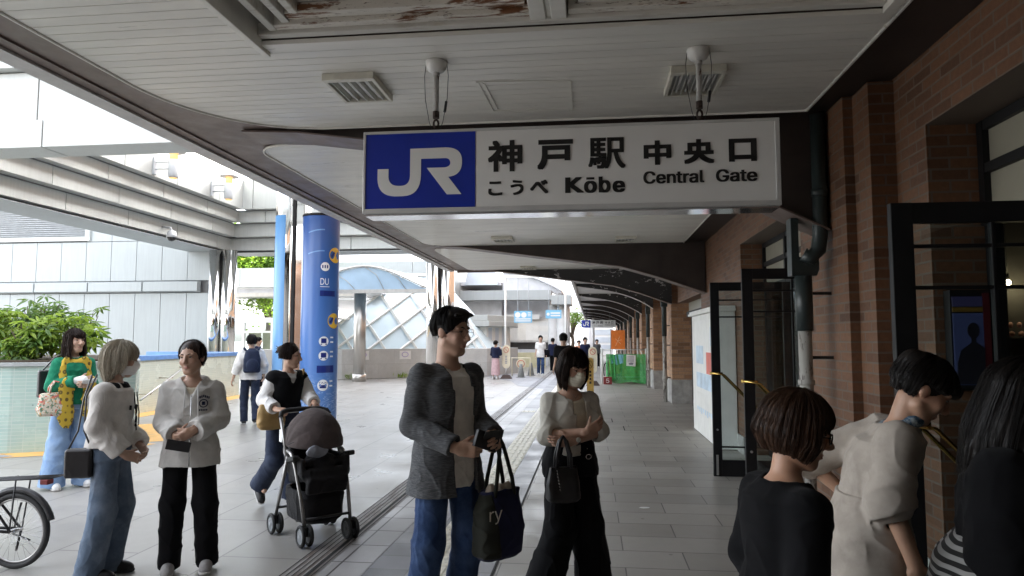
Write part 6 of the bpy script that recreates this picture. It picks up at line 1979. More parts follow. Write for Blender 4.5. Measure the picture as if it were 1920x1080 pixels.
# ---- 1 man in grey cardigan -------------------------------------------------
p = Person('tall man in round wire glasses and grey heather cardigan looking at the woman beside him', (-.80, 3.82), 45, 1.77,
    dict(pel=(0, .02, .97), wai=(0, .01, 1.13), che=(.0, .01, 1.31), nec=(0, .015, 1.495), hea=(.008, -.02, 1.645),
         shR=(-.195, .02, 1.445), elR=(-.27, .03, 1.14), wrR=(-.10, -.235, 1.035), shL=(.195, .02, 1.445), elL=(.26, .03, 1.16), wrL=(.155, -.23, 1.075),
         knL=(.105, -.05, .50), anL=(.11, .08, .09), knR=(-.11, .02, .50), anR=(-.12, .10, .09)),
    res=.0048, yaw=20, pitch=6, roll=0, skin=(.50, .31, .22),
    hands=dict(R=dict(d=(.75, -.55, -.10), t=(.1, -.2, 1), curl=(38, 48, 35), thumb=40), L=dict(d=(-.45, -.75, -.15), t=(-.3, .1, 1), curl=(35, 45, 35), thumb=35)))
man = p
p.top('tee_shirt', M['tee'], ease=.010, hem=.80, sl=(.6, .6), fold=.005, seed=3, nr=.068, drop=0, wide=1.02)
p.trousers(M['denim'], waist=1.0, ease=-.004, rad=(.095, .084, .078), hem=.03, fold=.008, seed=8)
p.shoes(M['shoe_white'], M['sole'])
p.top('cardigan', M['cardigan'], ease=.020, hem=.755, sl=(1.93, 1.93), sr=(.076, .074, .062), fold=.008, seed=12, nr=.075, wide=1.03, flare=.028, ff=(9, 9, 7),
      opening=[(.70, 1.18, .035, .075, -.02), (1.17, 1.34, .03, .068, -.02), (1.33, 1.44, .015, .062, -.01), (1.43, 1.56, .0, .055, .0)])
def quiff(g, T, hs, rnd):
    g.add(ell(T((.01, -.012, .092)), A3((.072, .078, .042))*hs), .02)
    for k in range(30):
        x = -.060 + .120*k/29; g.add(cone(T((x, -.060, .100-.25*x*x*10)), T((x*.9+.016, -.079-.005*rnd.random(), .094+.016*rnd.random()-.25*x*x*10)), .009*hs, .003*hs), .004)
p.hair(M['hair_black'], locks=130, hem=lambda a: (.005 if abs(a) < 72 else .028 if abs(a) < 108 else -.028), fringe=None, face=60, r=.0080, seed=4, thick=1.05, wob=.008, part=-1.0, back_in=.014, extra=quiff, cap_lo=-.03)
T = p.T
b = MB()
for q in (-1, 1): b.tube([T((q*.034+.024*math.cos(a*.45), -.104+.004*abs(math.cos(a*.45)), .002+.022*math.sin(a*.45))) for a in range(14)], .0011, 5, closed=True)
b.tube([T((-.011, -.105, .006)), T((0, -.109, .010)), T((.011, -.105, .006))], .0011, 5)
for q in (-1, 1): b.tube([T((q*.058, -.099, .006)), T((q*.074, -.05, .004)), T((q*.081, .012, .004)), T((q*.080, .03, -.012))], .0012, 5)
go = b.build('glasses', M['wire'], p.root, world=False)
def place(p, q):                                            # person space -> world
    a = p.root.rotation_euler[2]; v = Matrix.Rotation(a, 3, 'Z') @ Vector(q); return v + p.root.location
ph = thing('wallet', 'black folded wallet in the hands of the man in grey', 'wallet', place(p, (.035, -.31, 1.07)), p.root.rotation_euler[2])
b = MB(); b.obox((0, 0, 0), (.075, .012, .045), Matrix.Rotation(R(20), 3, 'Y')); b.obox((.03, -.02, .03), (.06, .004, .03), Matrix.Rotation(R(35), 3, 'X')); b.build('cover', M['leather'], ph, world=False, bevel=.004)
# tote hanging from his left forearm
tb = thing('tote_bag', 'navy and olive tote bag hanging from the arm of the man in grey', 'bag', place(p, (.20, -.20, .42)), p.root.rotation_euler[2])
g = Grid((-.16, -.14, -.03), (.16, .14, .40), .006)
g.add(loft([(0, 0, 0, .11, .055), (.02, 0, 0, .135, .075), (.16, 0, 0, .142, .085), (.30, 0, 0, .125, .06), (.36, 0, 0, .120, .045)], 3.2), 0)
g.displace(folds(.010, (9, 9, 5), 21)); g.sub(ell((0, 0, .40), (.10, .032, .09)), .01)
o = link_mesh('bag_body', g.mesh('bag_body'), M['navycanvas'], tb)
g = Grid((-.16, -.14, -.03), (.02, .14, .40), .006)
g.add(loft([(0.01, 0, -.002, .112, .06), (.02, 0, 0, .139, .080), (.16, 0, 0, .146, .090), (.30, 0, 0, .129, .065), (.35, 0, 0, .124, .050)], 3.2), 0)
g.displace(folds(.010, (9, 9, 5), 21)); g.cut((-.035, 0, 0), (1, 0, .12))
link_mesh('side_panel', g.mesh('side_panel'), M['olive'], tb)
b = MB(); write(b, 'ry', -.130, -.045, .205, .275, lambda u, v: (u, -.093 - .0*u, v)); b.build('lettering', M['tee'], tb, world=False)
g = Grid((-.10, -.06, .25), (.10, .06, .42), .006)
for q in range(3): g.add(ell((-.05+.05*q, 0, .345), (.035, .032, .05)), .01)
g.displace(folds(.012, (14, 14, 9), 4)); link_mesh('folded_cloth', g.mesh('folded_cloth'), M['beigecloth'], tb)
b = MB()
for yy in (-.045, .045): b.tube([(-.06, yy, .33), (-.045, yy, .42), (-.01, yy*.6, .60), (.0, 0, .66), (.012, yy*.6, .60), (.06, yy, .42), (.075, yy, .33)], .011, 8)
b.build('handle', M['olive'], tb, world=False)

# ---- 2 masked woman with crossed arms --------------------------------------
p = Person('woman in cream face mask and ivory cardigan walking with folded arms and a black bag', (-.14, 4.34), 20, 1.545,
    dict(pel=(0, .0, .865), wai=(0, -.005, 1.0), che=(0, .0, 1.145), nec=(0, .005, 1.305), hea=(.012, -.045, 1.425),
         shR=(-.158, .01, 1.26), elR=(-.195, -.05, 1.02), wrR=(.04, -.205, 1.055), shL=(.158, .01, 1.26), elL=(.195, -.06, 1.03), wrL=(-.04, -.16, .995),
         knL=(.10, -.03, .46), anL=(.16, .02, .085), knR=(-.085, -.06, .46), anR=(-.19, -.02, .085)),
    res=.0045, yaw=14, pitch=16, female=True, skin=(.50, .30, .21),
    hands=dict(R=dict(d=(.9, .05, .45), t=(-.2, -.1, 1), curl=(22, 30, 20), thumb=10), L=dict(d=(-1, .12, .0), t=(0, -.1, 1), curl=(14, 22, 20), thumb=10)))
p.trousers(M['blackdrape'], waist=1.0, rad=(.098, .108, .135), hem=.05, fold=.012, seed=18, ff=(11, 11, 2.4), ease=.012)
p.shoes(M['shoe_black'])
p.top('camisole', M['camisole'], ease=.004, hem=.90, sl=(0, 0), fold=.003, seed=5, nr=.085, vneck=.05)
p.top('cardigan', M['ivory'], ease=.014, hem=.905, sl=(1.05, 1.12), sr=(.070, .068, .066), fold=.008, seed=22, nr=.082, vneck=.03, cuff=.008, ff=(11, 11, 7),
      opening=[(1.0, 1.16, .045, .034, .0), (1.15, 1.28, .032, .040, .0), (1.27, 1.36, .02, .05, .0), (.86, 1.0, .05, .018, .0)])
p.hair(M['hair_brown'], locks=120, hem=lambda a: -.125 - (.02 if abs(a) < 100 else 0), fringe=lambda a: .030 - .0002*abs(a), face=50, r=.0100, seed=9, thick=1.06, flare=.014, back_in=.022, wob=.012)
p.mask(M['creammask'])
b = MB()
w_ = A3(p.J['wrL']); d = A3(p.J['wrL'])-A3(p.J['elL']); d /= np.linalg.norm(d)
c_ = Vector(w_ - d*.035); dv = Vector(d)
q_ = dv.orthogonal().normalized(); r_ = dv.cross(q_)
b.tube([c_ + (q_*math.cos(a*.45) + r_*math.sin(a*.45))*.0295 for a in range(14)], .006, 6, closed=True)
wo = b.build('watch', M['leather'], p.root, world=False)
b = MB(); f_ = Vector((.1, -1, .15)).normalized(); b.lathe([(.016, 0), (.016, .007), (.002, .0072)], c_ + f_*.027, 16, M=f_.to_track_quat('Z', 'Y').to_matrix()); b.build('dial', M['dial'], wo, world=False)
b = MB(); b.tube([p.T((-.02+.005*i, -.075+.002*abs(i-4), -.165-.006*(4-abs(i-4)))) for i in range(9)], .0012, 4)
b.build('necklace', M['silver'], p.root, world=False)
b = MB(); b.tube([(.075+.017*math.cos(a*.6), -.126, .895+.014*math.sin(a*.6)) for a in range(11)], .003, 5, closed=True); b.build('belt_buckle', M['silver'], p.root, world=False)
hb = thing('handbag', 'black leather handbag hung on the forearm of the masked woman', 'bag', place(p, (-.115, -.215, .66)), p.root.rotation_euler[2])
g = Grid((-.12, -.09, -.02), (.12, .09, .24), .005); g.add(loft([(0, 0, 0, .085, .045), (.02, 0, 0, .10, .055), (.12, 0, 0, .095, .045), (.20, 0, 0, .085, .022)], 3.5), 0); g.displace(folds(.005, (12, 12, 6), 2))
link_mesh('bag_body', g.mesh('bag_body'), M['leather'], hb)
b = MB()
for yy in (-.02, .02): b.tube([(-.045, yy, .19), (-.04, yy, .27), (-.02, yy*.6, .345), (.0, 0, .375), (.02, yy*.6, .345), (.04, yy, .27), (.045, yy, .19)], .011, 8)
b.build('handle', M['leather'], hb, world=False)
b = MB()
for k in range(7): b.tube([(-.055+.003*k, -.05, .19-.018*k), (-.049+.003*k, -.052, .18-.018*k)], .0035, 5)
b.build('charm', M['silver'], hb, world=False)

# ---- 3 woman with bob in black, close to the lens ---------------------------
p = Person('woman with brown bob and black top, seen close from behind at the lower right', (.575, 2.22), 104, 1.50,
    dict(nec=(0, -.005, 1.205), hea=(0, -.055, 1.320), shL=(.165, .0, 1.15), shR=(-.165, .0, 1.15), che=(0, .0, 1.05), wai=(0, 0, .92), pel=(0, .01, .80),
         elL=(.22, .03, .91), wrL=(.20, -.06, .72), elR=(-.22, .03, .91), wrR=(-.20, -.06, .72)),
    res=.005, yaw=-26, pitch=12, female=True, skin=(.50, .28, .18))
p.top('top', M['blackcloth'], ease=.018, hem=.66, sl=(1.6, 1.6), sr=(.080, .074, .066), fold=.006, seed=31, nr=.074, wide=1.08, flare=.02)
p.trousers(M['blackdrape'], waist=.86, rad=(.095, .08, .07)); p.shoes(M['shoe_black'])
p.hair(M['hair_auburn'], locks=150, hem=lambda a: -.080 - .028*max(0, math.cos(R(a))), fringe=lambda a: .02, face=50, r=.0100, seed=19, thick=1.14, flare=.016, back_in=.030, wob=.006, tip=.5)
T = p.T; b = MB()
for q in (-1, 1):
    b.tube([T((q*.034+.026*math.cos(a*.45), -.103, .0+.018*math.sin(a*.45))) for a in range(14)], .0022, 5, closed=True); b.tube([T((q*.058, -.099, .006)), T((q*.088, -.03, .004)), T((q*.088, .02, .0))], .0022, 5)
b.build('glasses', M['eye'], p.root, world=False)

# ---- 4 woman in beige linen dress leaning into the doorway ------------------
p = Person('woman in beige linen dress and patterned neck scarf leaning toward the doorway', (1.05, 2.80), 78, 1.64,
    dict(pel=(0, .02, .93), wai=(0, .0, 1.03), che=(0, -.04, 1.15), nec=(0, -.095, 1.31), hea=(0, -.185, 1.412), shL=(.165, -.065, 1.275), shR=(-.165, -.065, 1.275),
         elR=(-.235, -.03, 1.02), wrR=(-.215, -.095, .82), elL=(.25, .21, 1.10), wrL=(.175, .08, .985), hiL=(.088, .02, .88), hiR=(-.088, .02, .88), knL=(.09, -.06, .48), knR=(-.09, .04, .48), anR=(-.09, .16, .1)),
    res=.005, yaw=4, pitch=34, female=True, skin=(.46, .27, .18),
    hands=dict(R=dict(d=(.05, -.25, -1), t=(.1, -1, .1), curl=(18, 25, 20)), L=dict(d=(-.6, -.8, -.3), t=(0, -.5, 1), curl=(30, 40, 30))))
p.top('dress', M['linen'], ease=.022, hem=.22, sl=(1.05, 1.12), sr=(.086, .084, .078), fold=.009, seed=41, nr=.070, flare=.13, cuff=.010, ff=(10, 10, 3.5), wide=1.02)
p.shoes(M['shoe_black'])
def chignon(g, T, hs, rnd):
    g.add(ell(T((0, .085, .075)), A3((.055, .05, .05))*hs), .02); g.add(ell(T((0, -.088, .058)), A3((.058, .028, .034))*hs), .015)
p.hair(M['hair_black'], locks=110, hem=lambda a: (.02 if abs(a) < 100 else -.045), fringe=lambda a: .04, face=46, r=.0090, seed=29, thick=1.05, extra=chignon, wob=.01, back_in=.03, cap_lo=-.03)
M['scarfblue'] = cloth_mat('blue grey neck scarf', (.05, .10, .16), (.42, .48, .50), vs=30)
def sc(g):
    n = A3(p.J['nec'])
    for a in range(18): 
        t = a/18*2*math.pi; g.add(ell(n + A3((.062*math.cos(t), -.012+.056*math.sin(t), .012-.018*math.sin(t))), (.024, .024, .022)), .012)
    g.displace(folds(.006, (30, 30, 30), 3))
solid(p, 'neck_scarf', M['scarfblue'], sc, A3(p.J['nec'])-.12, A3(p.J['nec'])+.12, .004)
def belt(g):
    q = [q for q in p.sections(.030, .22, .13)]
    z = p.J['wai'][2]-.02
    g.add(loft([(z-.018, p.J['wai'][0], p.J['wai'][1]+.005, .152, .127), (z+.018, p.J['wai'][0], p.J['wai'][1]+.0, .150, .126)]), 0)
    g.add(cone((.0, .125, z), (.02, .155, z-.16), .012, .016, ((0, 1, .2), .5)), .01)
solid(p, 'belt', M['linen'], belt, (-.2, -.2, p.J['wai'][2]-.25), (.2, .2, p.J['wai'][2]+.06), .006)
sb = thing('shopping_bag', 'crumpled grey plastic bag beside the beige dress', 'bag', place(p, (.30, .22, .42)), 0)
g = Grid((-.14, -.1, 0), (.14, .1, .34), .007); g.add(loft([(0, 0, 0, .10, .06), (.05, 0, 0, .12, .075), (.2, 0, 0, .11, .06), (.31, 0, 0, .04, .03)], 2.4), 0); g.displace(folds(.018, (11, 11, 9), 6))
M['plasticgrey'] = mat('grey plastic film', (.22, .23, .26), .25, var=.25, vs=12); link_mesh('bag_body', g.mesh('bag_body'), M['plasticgrey'], sb)

# ---- 5 dark figure at the right edge ---------------------------------------
p = Person('dark haired woman in black top and striped skirt at the right edge', (1.19, 2.12), 52, 1.545,
    dict(nec=(0, .0, 1.30), hea=(0, -.04, 1.415)), res=.006, yaw=20, pitch=14, female=True, skin=(.46, .27, .18))
p.top('top', M['blackcloth'], ease=.035, hem=1.02, sl=(1.9, 1.9), sr=(.09, .085, .075), fold=.008, seed=51, nr=.070, wide=1.1, flare=.03)
g = p.grid(['pel', 'knL', 'knR'], .3); g.add(loft([(.30, 0, .0, .34, .32), (.75, 0, 0, .28, .27), (.98, 0, 0, .235, .215), (1.05, 0, 0, .18, .16)]), 0); g.displace(folds(.014, (9, 9, 2), 7)); p.link(g, 'skirt', M['stripes'])
p.shoes(M['shoe_black'])
p.hair(M['hair_black'], locks=130, hem=lambda a: -.27, fringe=lambda a: .02, face=48, r=.0115, seed=39, thick=1.12, flare=.02, wob=.02)

# ---- 6 blonde with mask ------------------------------------------------------
p = Person('blonde person in white face mask and ribbed pale sweater, in profile', (-3.27, 4.42), 106, 1.59,
    dict(nec=(0, -.005, 1.335), hea=(0, -.045, 1.462), shR=(-.165, .01, 1.285), elR=(-.225, .03, 1.03), wrR=(-.125, -.135, .835), shL=(.165, .01, 1.285), elL=(.225, .0, 1.03), wrL=(.04, -.18, .86),
         knL=(.095, -.05, .47), anL=(.10, .02, .085), knR=(-.095, .0, .46), anR=(-.09, .07, .085)),
    res=.005, yaw=12, pitch=6, female=True, skin=(.47, .30, .22),
    hands=dict(R=dict(d=(.45, -.8, -.35), t=(.3, -.1, 1), curl=(30, 40, 30)), L=dict(d=(-.6, -.6, -.4), t=(-.1, -.2, 1), curl=(30, 40, 30))))
p.trousers(M['denim_grey'], waist=.98, rad=(.098, .088, .092), hem=.03, fold=.008, seed=58, ff=(12, 12, 3))
p.shoes(M['shoe_black'])
p.top('undershirt', M['blackcloth'], ease=.006, hem=.815, sl=(0, 0), fold=.003, seed=6, nr=.07)
p.top('sweater', M['ribknit'], ease=.026, hem=.885, sl=(1.9, 1.9), sr=(.074, .072, .066), fold=.010, seed=62, nr=.072, wide=1.04, cuff=.012, ff=(10, 10, 6))
p.top('collar', M['blackcloth'], ease=.030, hem=1.255, sl=(0, 0), fold=.002, seed=6, nr=.070)
b = MB()
for q in (0, 1): b.tube([(-.02+.05*q, -.140, 1.24), (-.01+.06*q, -.152, 1.10), (0+.04*q, -.156, .98+.03*q)], .004, 5)
b.build('cord', M['blackcloth'], p.root, world=False)
rnd = random.Random(3); b = MB()
for k in range(15):
    x, z = rnd.gauss(.03, .04), rnd.uniform(1.0, 1.16); b.obox((x, -.152+abs(x)*.35, z), (rnd.uniform(.006, .016), .003, rnd.uniform(.006, .016)), Matrix.Rotation(rnd.uniform(0, 3), 3, 'Y'))
b.build('printed_motif', M['blackcloth'], p.root, world=False)
p.hair(M['hair_blonde'], locks=130, hem=lambda a: (-.10 if abs(a) < 80 else -.165 if abs(a) > 120 else -.10 - .065*(abs(a)-80)/40), fringe=lambda a: .008, face=58, r=.0100, seed=49, thick=1.13, flare=.008, back_in=.045, wob=.018)
p.mask(M['whitemask'])
hb = thing('shoulder_bag', 'small black leather bag at the hip of the blonde person', 'bag', place(p, (-.155, .13, .70)), p.root.rotation_euler[2])
g = Grid((-.08, -.10, -.02), (.08, .10, .22), .005); g.add(rbox((0, 0, .09), (.035, .085, .095), .02), 0); g.displace(folds(.004, (12, 12, 12), 2)); link_mesh('bag_body', g.mesh('bag_body'), M['leather'], hb)
b = MB(); b.tube([(.0, -.07, .18), (-.0, -.02, .30), (.06, -.0, .52), (.16, -.02, .66)], .006, 6); b.tube([(.0, .07, .18), (.01, .02, .30), (.07, .02, .5), (.16, .01, .66)], .006, 6); b.build('strap', M['leather'], hb, world=False)

# ---- 7 girl in the zip hoodie ---------------------------------------------
p = Person('smiling young woman in oatmeal zip hoodie and black trousers with hands clasped', (-2.80, 4.60), 25, 1.60,
    dict(nec=(0, .005, 1.345), hea=(-.012, -.022, 1.475), shR=(-.172, .015, 1.285), elR=(-.222, .0, 1.03), wrR=(-.06, -.20, .955), shL=(.172, .015, 1.285), elL=(.235, .0, 1.04), wrL=(.03, -.22, .985),
         knL=(.105, -.02, .47), anL=(.125, .03, .085), knR=(-.10, -.02, .47), anR=(-.115, .03, .085)),
    res=.005, yaw=-20, pitch=3, roll=-4, female=True, skin=(.50, .31, .22),
    hands=dict(R=dict(d=(.8, -.35, .25), t=(.1, -.3, 1), curl=(40, 50, 40), thumb=30), L=dict(d=(-.75, -.1, -.45), t=(-.2, -.4, .9), curl=(45, 50, 40), thumb=30)))
p.trousers(M['blackdrape'], waist=.97, rad=(.098, .082, .074), hem=.025, fold=.010, seed=68, ff=(11, 11, 4))
p.shoes(M['shoe_grey'], M['sole'])
p.top('tee_shirt', M['camisole'], ease=.006, hem=.9, sl=(0, 0), fold=.002, seed=6, nr=.082)
hoodie = p.top('hoodie', M['hoodie'], ease=.024, hem=.735, sl=(1.92, 1.92), sr=(.078, .080, .070), fold=.011, seed=72, nr=.074, vneck=.10, wide=.98, cuff=.014, flare=.022, hood=True, ff=(9, 9, 6))
b = MB(); b.tube([(.012, -.168, 1.22), (.012, -.178, 1.05), (.012, -.178, .90), (.010, -.168, .745)], .004, 5); b.build('zip', M['silver'], p.root, world=False)
b = MB()
for x in (-.03, .05): b.tube([(x, -.150, 1.27), (x*1.1, -.176, 1.15), (x*1.2, -.180, 1.05)], .004, 5)
b.build('drawstring', M['whitecotton'], p.root, world=False)
b = MB(); fn = lambda u, v: (u, -.168+abs(u-.01)*.16, v)
pts = [(.088+.026*math.cos(a*.42), 1.165+.026*math.sin(a*.42)) for a in range(15)]
b.tube([fn(*q) for q in pts], .0035, 5, closed=True)
for a in range(7): b.obox(fn(.055+.011*a, 1.215-.004*abs(a-3)), (.004, .003, .008)); 
for a in range(5): b.obox(fn(.065+.011*a, 1.12), (.004, .003, .006))
b.obox(fn(.088, 1.165), (.010, .003, .012)); b.build('chest_print', M['navyknit'], p.root, world=False)
def tied(g, T, hs, rnd): g.add(ell(T((0, .10, -.02)), A3((.04, .035, .06))*hs), .02)
p.hair(M['hair_brown'], locks=100, hem=lambda a: (-.065 if abs(a) > 105 else -.028), fringe=None, face=62, r=.0075, seed=59, thick=1.0, part=.3, extra=tied, wob=.008, back_in=.02, cap_lo=-.05)
ph = thing('phone', 'dark phone tucked under the clasped hands of the hoodie girl', 'phone', place(p, (-.05, -.24, .895)), p.root.rotation_euler[2])
b = MB(); b.obox((0, 0, 0), (.075, .006, .034), Matrix.Rotation(R(12), 3, 'Y')); b.build('case', M['leather'], ph, world=False, bevel=.004)

# ---- 8 woman in emerald knit with mustard scarf ------------------------------
p = Person('woman in emerald knit with mustard scarf and wide pale jeans holding a phone', (-5.66, 7.0), 56, 1.70,
    dict(shR=(-.168, .015, 1.375), elR=(-.25, .0, 1.10), wrR=(-.02, -.225, 1.165), shL=(.168, .015, 1.375), elL=(.23, .0, 1.10), wrL=(.07, -.215, 1.12), knL=(.11, -.03, .49), anL=(.15, .0, .09), knR=(-.11, -.0, .49), anR=(-.14, .03, .09)),
    res=.0058, yaw=14, pitch=-2, female=True, skin=(.52, .34, .25),
    hands=dict(R=dict(d=(.85, -.5, .12), t=(.1, -.2, 1), curl=(30, 45, 35)), L=dict(d=(-.5, -.7, .0), t=(0, -.2, 1), curl=(35, 45, 35))))
p.trousers(M['denim_pale'], waist=1.05, rad=(.098, .104, .126), hem=.03, fold=.012, seed=78, ff=(10, 10, 1.8))
p.shoes(M['shoe_white'], M['sole'])
p.top('sweater', M['green'], ease=.022, hem=.90, sl=(1.38, 1.9), sr=(.078, .080, .070), fold=.010, seed=82, nr=.068, wide=1.04, ff=(9, 9, 6))
p.top('turtleneck', M['whitecotton'], ease=.006, hem=1.33, sl=(0, 0), fold=.001, seed=3, nr=.03)
g = p.grid(['elR', 'wrR'], .12); e_, w_ = p.J['elR'], p.J['wrR']; g.add(cone(e_+(w_-e_)*.32, w_+(w_-e_)*.22, .045, .036), 0); g.displace(folds(.004, (20, 20, 20), 5)); p.link(g, 'arm_warmer', M['whitecotton'])
def scarf(g):
    n = p.J['nec']
    for a in range(20):
        t = a/20*2*math.pi; g.add(ell(n + A3((.088*math.cos(t), -.012+.082*math.sin(t), -.028-.022*math.sin(t)*-1)), (.036, .032, .03)), .02)
    for q, z1 in ((-1, .78), (1, .86)):
        g.add(cone(n+A3((q*.080, -.095, -.05)), (q*.105, -.172, 1.15), .050, .056, ((0, 1, .2), .36)), .02); g.add(cone((q*.105, -.172, 1.15), (q*.10, -.160, z1), .056, .066, ((0, 1, 0), .32)), .02)
        g.add(cone((q*.10, -.160, z1), (q*.10, -.160, z1-.05), .064, .064, ((0, 1, 0), .3)), .01)
    g.displace(folds(.010, (16, 16, 2.5), 9))
solid(p, 'scarf', M['mustard'], scarf, (-.28, -.34, .60), (.28, .16, 1.56), .0065)
p.hair(M['hair_brown'], locks=120, hem=lambda a: -.23 - (.02 if abs(a) > 90 else 0), fringe=lambda a: .025, face=52, r=.0100, seed=69, thick=1.07, flare=.014, wob=.022)
ph = thing('phone', 'pale phone held up by the woman in emerald knit', 'phone', place(p, (.06, -.31, 1.155)), p.root.rotation_euler[2])
b = MB(); b.obox((0, 0, 0), (.072, .005, .036), Matrix.Rotation(R(-8), 3, 'Y') @ Matrix.Rotation(R(50), 3, 'X')); b.build('case', M['frame'], ph, world=False, bevel=.004)
fb = thing('floral_bag', 'floral canvas tote on the arm of the woman in emerald', 'bag', place(p, (-.20, -.12, .80)), p.root.rotation_euler[2])
g = Grid((-.2, -.12, -.02), (.2, .12, .28), .007); g.add(loft([(0, 0, 0, .145, .06), (.03, 0, 0, .155, .07), (.15, 0, 0, .15, .06), (.24, 0, 0, .135, .035)], 3.4), 0); g.displace(folds(.008, (9, 9, 6), 8))
link_mesh('bag_body', g.mesh('bag_body'), M['floral'], fb)
b = MB()
for yy in (-.03, .03): b.tube([(-.06, yy, .22), (-.05, yy, .30), (-.01, yy*.4, .36), (.03, yy*.4, .35), (.06, yy, .28), (.065, yy, .22)], .010, 6)
b.build('handle', M['floral'], fb, world=False)
sb = thing('shoulder_bag', 'flat black bag on the back of the woman in emerald', 'bag', place(p, (-.16, .20, .98)), p.root.rotation_euler[2])
g = Grid((-.14, -.06, -.02), (.14, .06, .32), .007); g.add(rbox((0, 0, .14), (.12, .035, .15), .02), 0); link_mesh('bag_body', g.mesh('bag_body'), M['leather'], sb)
b = MB(); b.tube([(-.08, 0, .28), (.02, -.03, .42), (.08, -.12, .47)], .008, 6); b.build('strap', M['leather'], sb, world=False)

# ---- 9 man with navy backpack ------------------------------------------------
p = Person('man in white shirt walking away with a navy backpack', (-6.50, 12.6), 212, 1.68,
    dict(shR=(-.185, .0, 1.385), elR=(-.30, .03, 1.12), wrR=(-.25, -.10, .92), shL=(.185, .0, 1.385), elL=(.30, .06, 1.12), wrL=(.31, .02, .88), knL=(.10, -.08, .50), anL=(.10, .02, .09), knR=(-.09, .05, .48), anR=(-.09, .26, .12)),
    res=.008, eyes=False)
p.trousers(M['denim_dark'], rad=(.098, .08, .068), hem=.05, seed=88); p.shoes(M['shoe_black'], M['sole'])
p.top('shirt', M['whitecotton'], ease=.03, hem=.84, sl=(1.7, 1.7), sr=(.090, .085, .074), fold=.008, seed=92, wide=1.05)
p.hair(M['hair_black'], locks=90, hem=lambda a: (.02 if abs(a) < 108 else -.05), fringe=lambda a: .06, face=56, r=.0105, seed=79, thick=1.06)
bp = thing('backpack', 'navy backpack worn by the man walking away', 'backpack', place(p, (0, .21, .98)), p.root.rotation_euler[2])
g = Grid((-.2, -.12, -.05), (.2, .16, .50), .008); g.add(loft([(0, 0, .0, .13, .08), (.03, 0, 0, .155, .10), (.25, 0, 0, .155, .10), (.40, 0, -.01, .12, .075), (.46, 0, -.02, .06, .04)], 2.8), 0); g.add(ell((0, .10, .14), (.11, .045, .12)), .015)
link_mesh('pack', g.mesh('pack'), M['packnavy'], bp)
b = MB()
for q in (-1, 1): b.tube([(q*.09, -.06, .40), (q*.135, -.10, .46), (q*.135, -.20, .44)], .022, 8)
b.build('strap', M['packnavy'], bp, world=False)

# ---- 10 woman pushing the stroller -------------------------------------------
p = Person('woman in black vest and white blouse pushing a stroller, looking aside', (-2.96, 6.42), 54, 1.58,
    dict(pel=(0, .03, .875), wai=(0, .0, 1.01), che=(0, -.03, 1.16), nec=(0, -.055, 1.325), hea=(.01, -.09, 1.445), shR=(-.165, -.035, 1.275), elR=(-.25, .03, 1.03), wrR=(-.19, -.20, .955), shL=(.165, -.035, 1.275), elL=(.26, -.10, 1.05), wrL=(.13, -.33, 1.0),
         hiL=(.085, .02, .84), hiR=(-.085, .02, .84), knL=(.09, -.06, .45), anL=(.09, -.02, .09), knR=(-.09, .0, .45), anR=(-.10, .25, .19)),
    res=.0062, yaw=38, pitch=6, female=True, skin=(.50, .31, .22),
    hands=dict(R=dict(d=(.3, -.9, .0), t=(.9, .1, .3), curl=(50, 55, 40)), L=dict(d=(-.3, -.9, -.1), t=(-.9, .1, .3), curl=(50, 55, 40))))
p.trousers(M['denim_dark'], waist=1.0, rad=(.095, .09, .098), hem=.07, fold=.009, seed=98); p.shoes(M['shoe_black'], M['sole'], tilt=dict(R=(0, 50, 0)))
p.top('blouse', M['whitecotton'], ease=.020, hem=.90, sl=(1.85, 1.85), sr=(.078, .086, .072), fold=.010, seed=102, nr=.072)
p.top('vest', M['blackcloth'], ease=.042, hem=.92, sl=(.12, .12), sr=(.066, .066, .06), fold=.005, seed=104, nr=.085, vneck=.12, wide=.97)
def bun(g, T, hs, rnd):
    g.add(ell(T((0, .115, .055)), A3((.045, .04, .042))*hs), .012)
    for k in range(7): g.add(cone(T((0, .12, .05)), T((rnd.uniform(-.04, .04), .17, .05+rnd.uniform(-.05, .05))), .010*hs, .004*hs), .006)
p.hair(M['hair_brown'], locks=90, hem=lambda a: -.035, fringe=None, face=64, r=.0080, seed=89, thick=1.02, extra=bun, cap_lo=-.04)
cb = thing('crossbody_bag', 'tan leather crossbody bag on the woman with the stroller', 'bag', place(p, (-.17, -.07, .76)), p.root.rotation_euler[2])
g = Grid((-.16, -.1, -.03), (.16, .1, .30), .007); g.add(loft([(0, 0, 0, .10, .04), (.03, 0, 0, .13, .055), (.16, 0, 0, .135, .05), (.24, 0, 0, .12, .03)], 2.8), 0); g.displace(folds(.005, (9, 9, 6), 8)); link_mesh('bag_body', g.mesh('bag_body'), M['tan'], cb)
b = MB(); b.tube([(.10, 0, .20), (.20, -.06, .34), (.30, -.03, .50), (.335, .02, .55)], .014, 8); b.build('strap', M['tan'], cb, world=False)

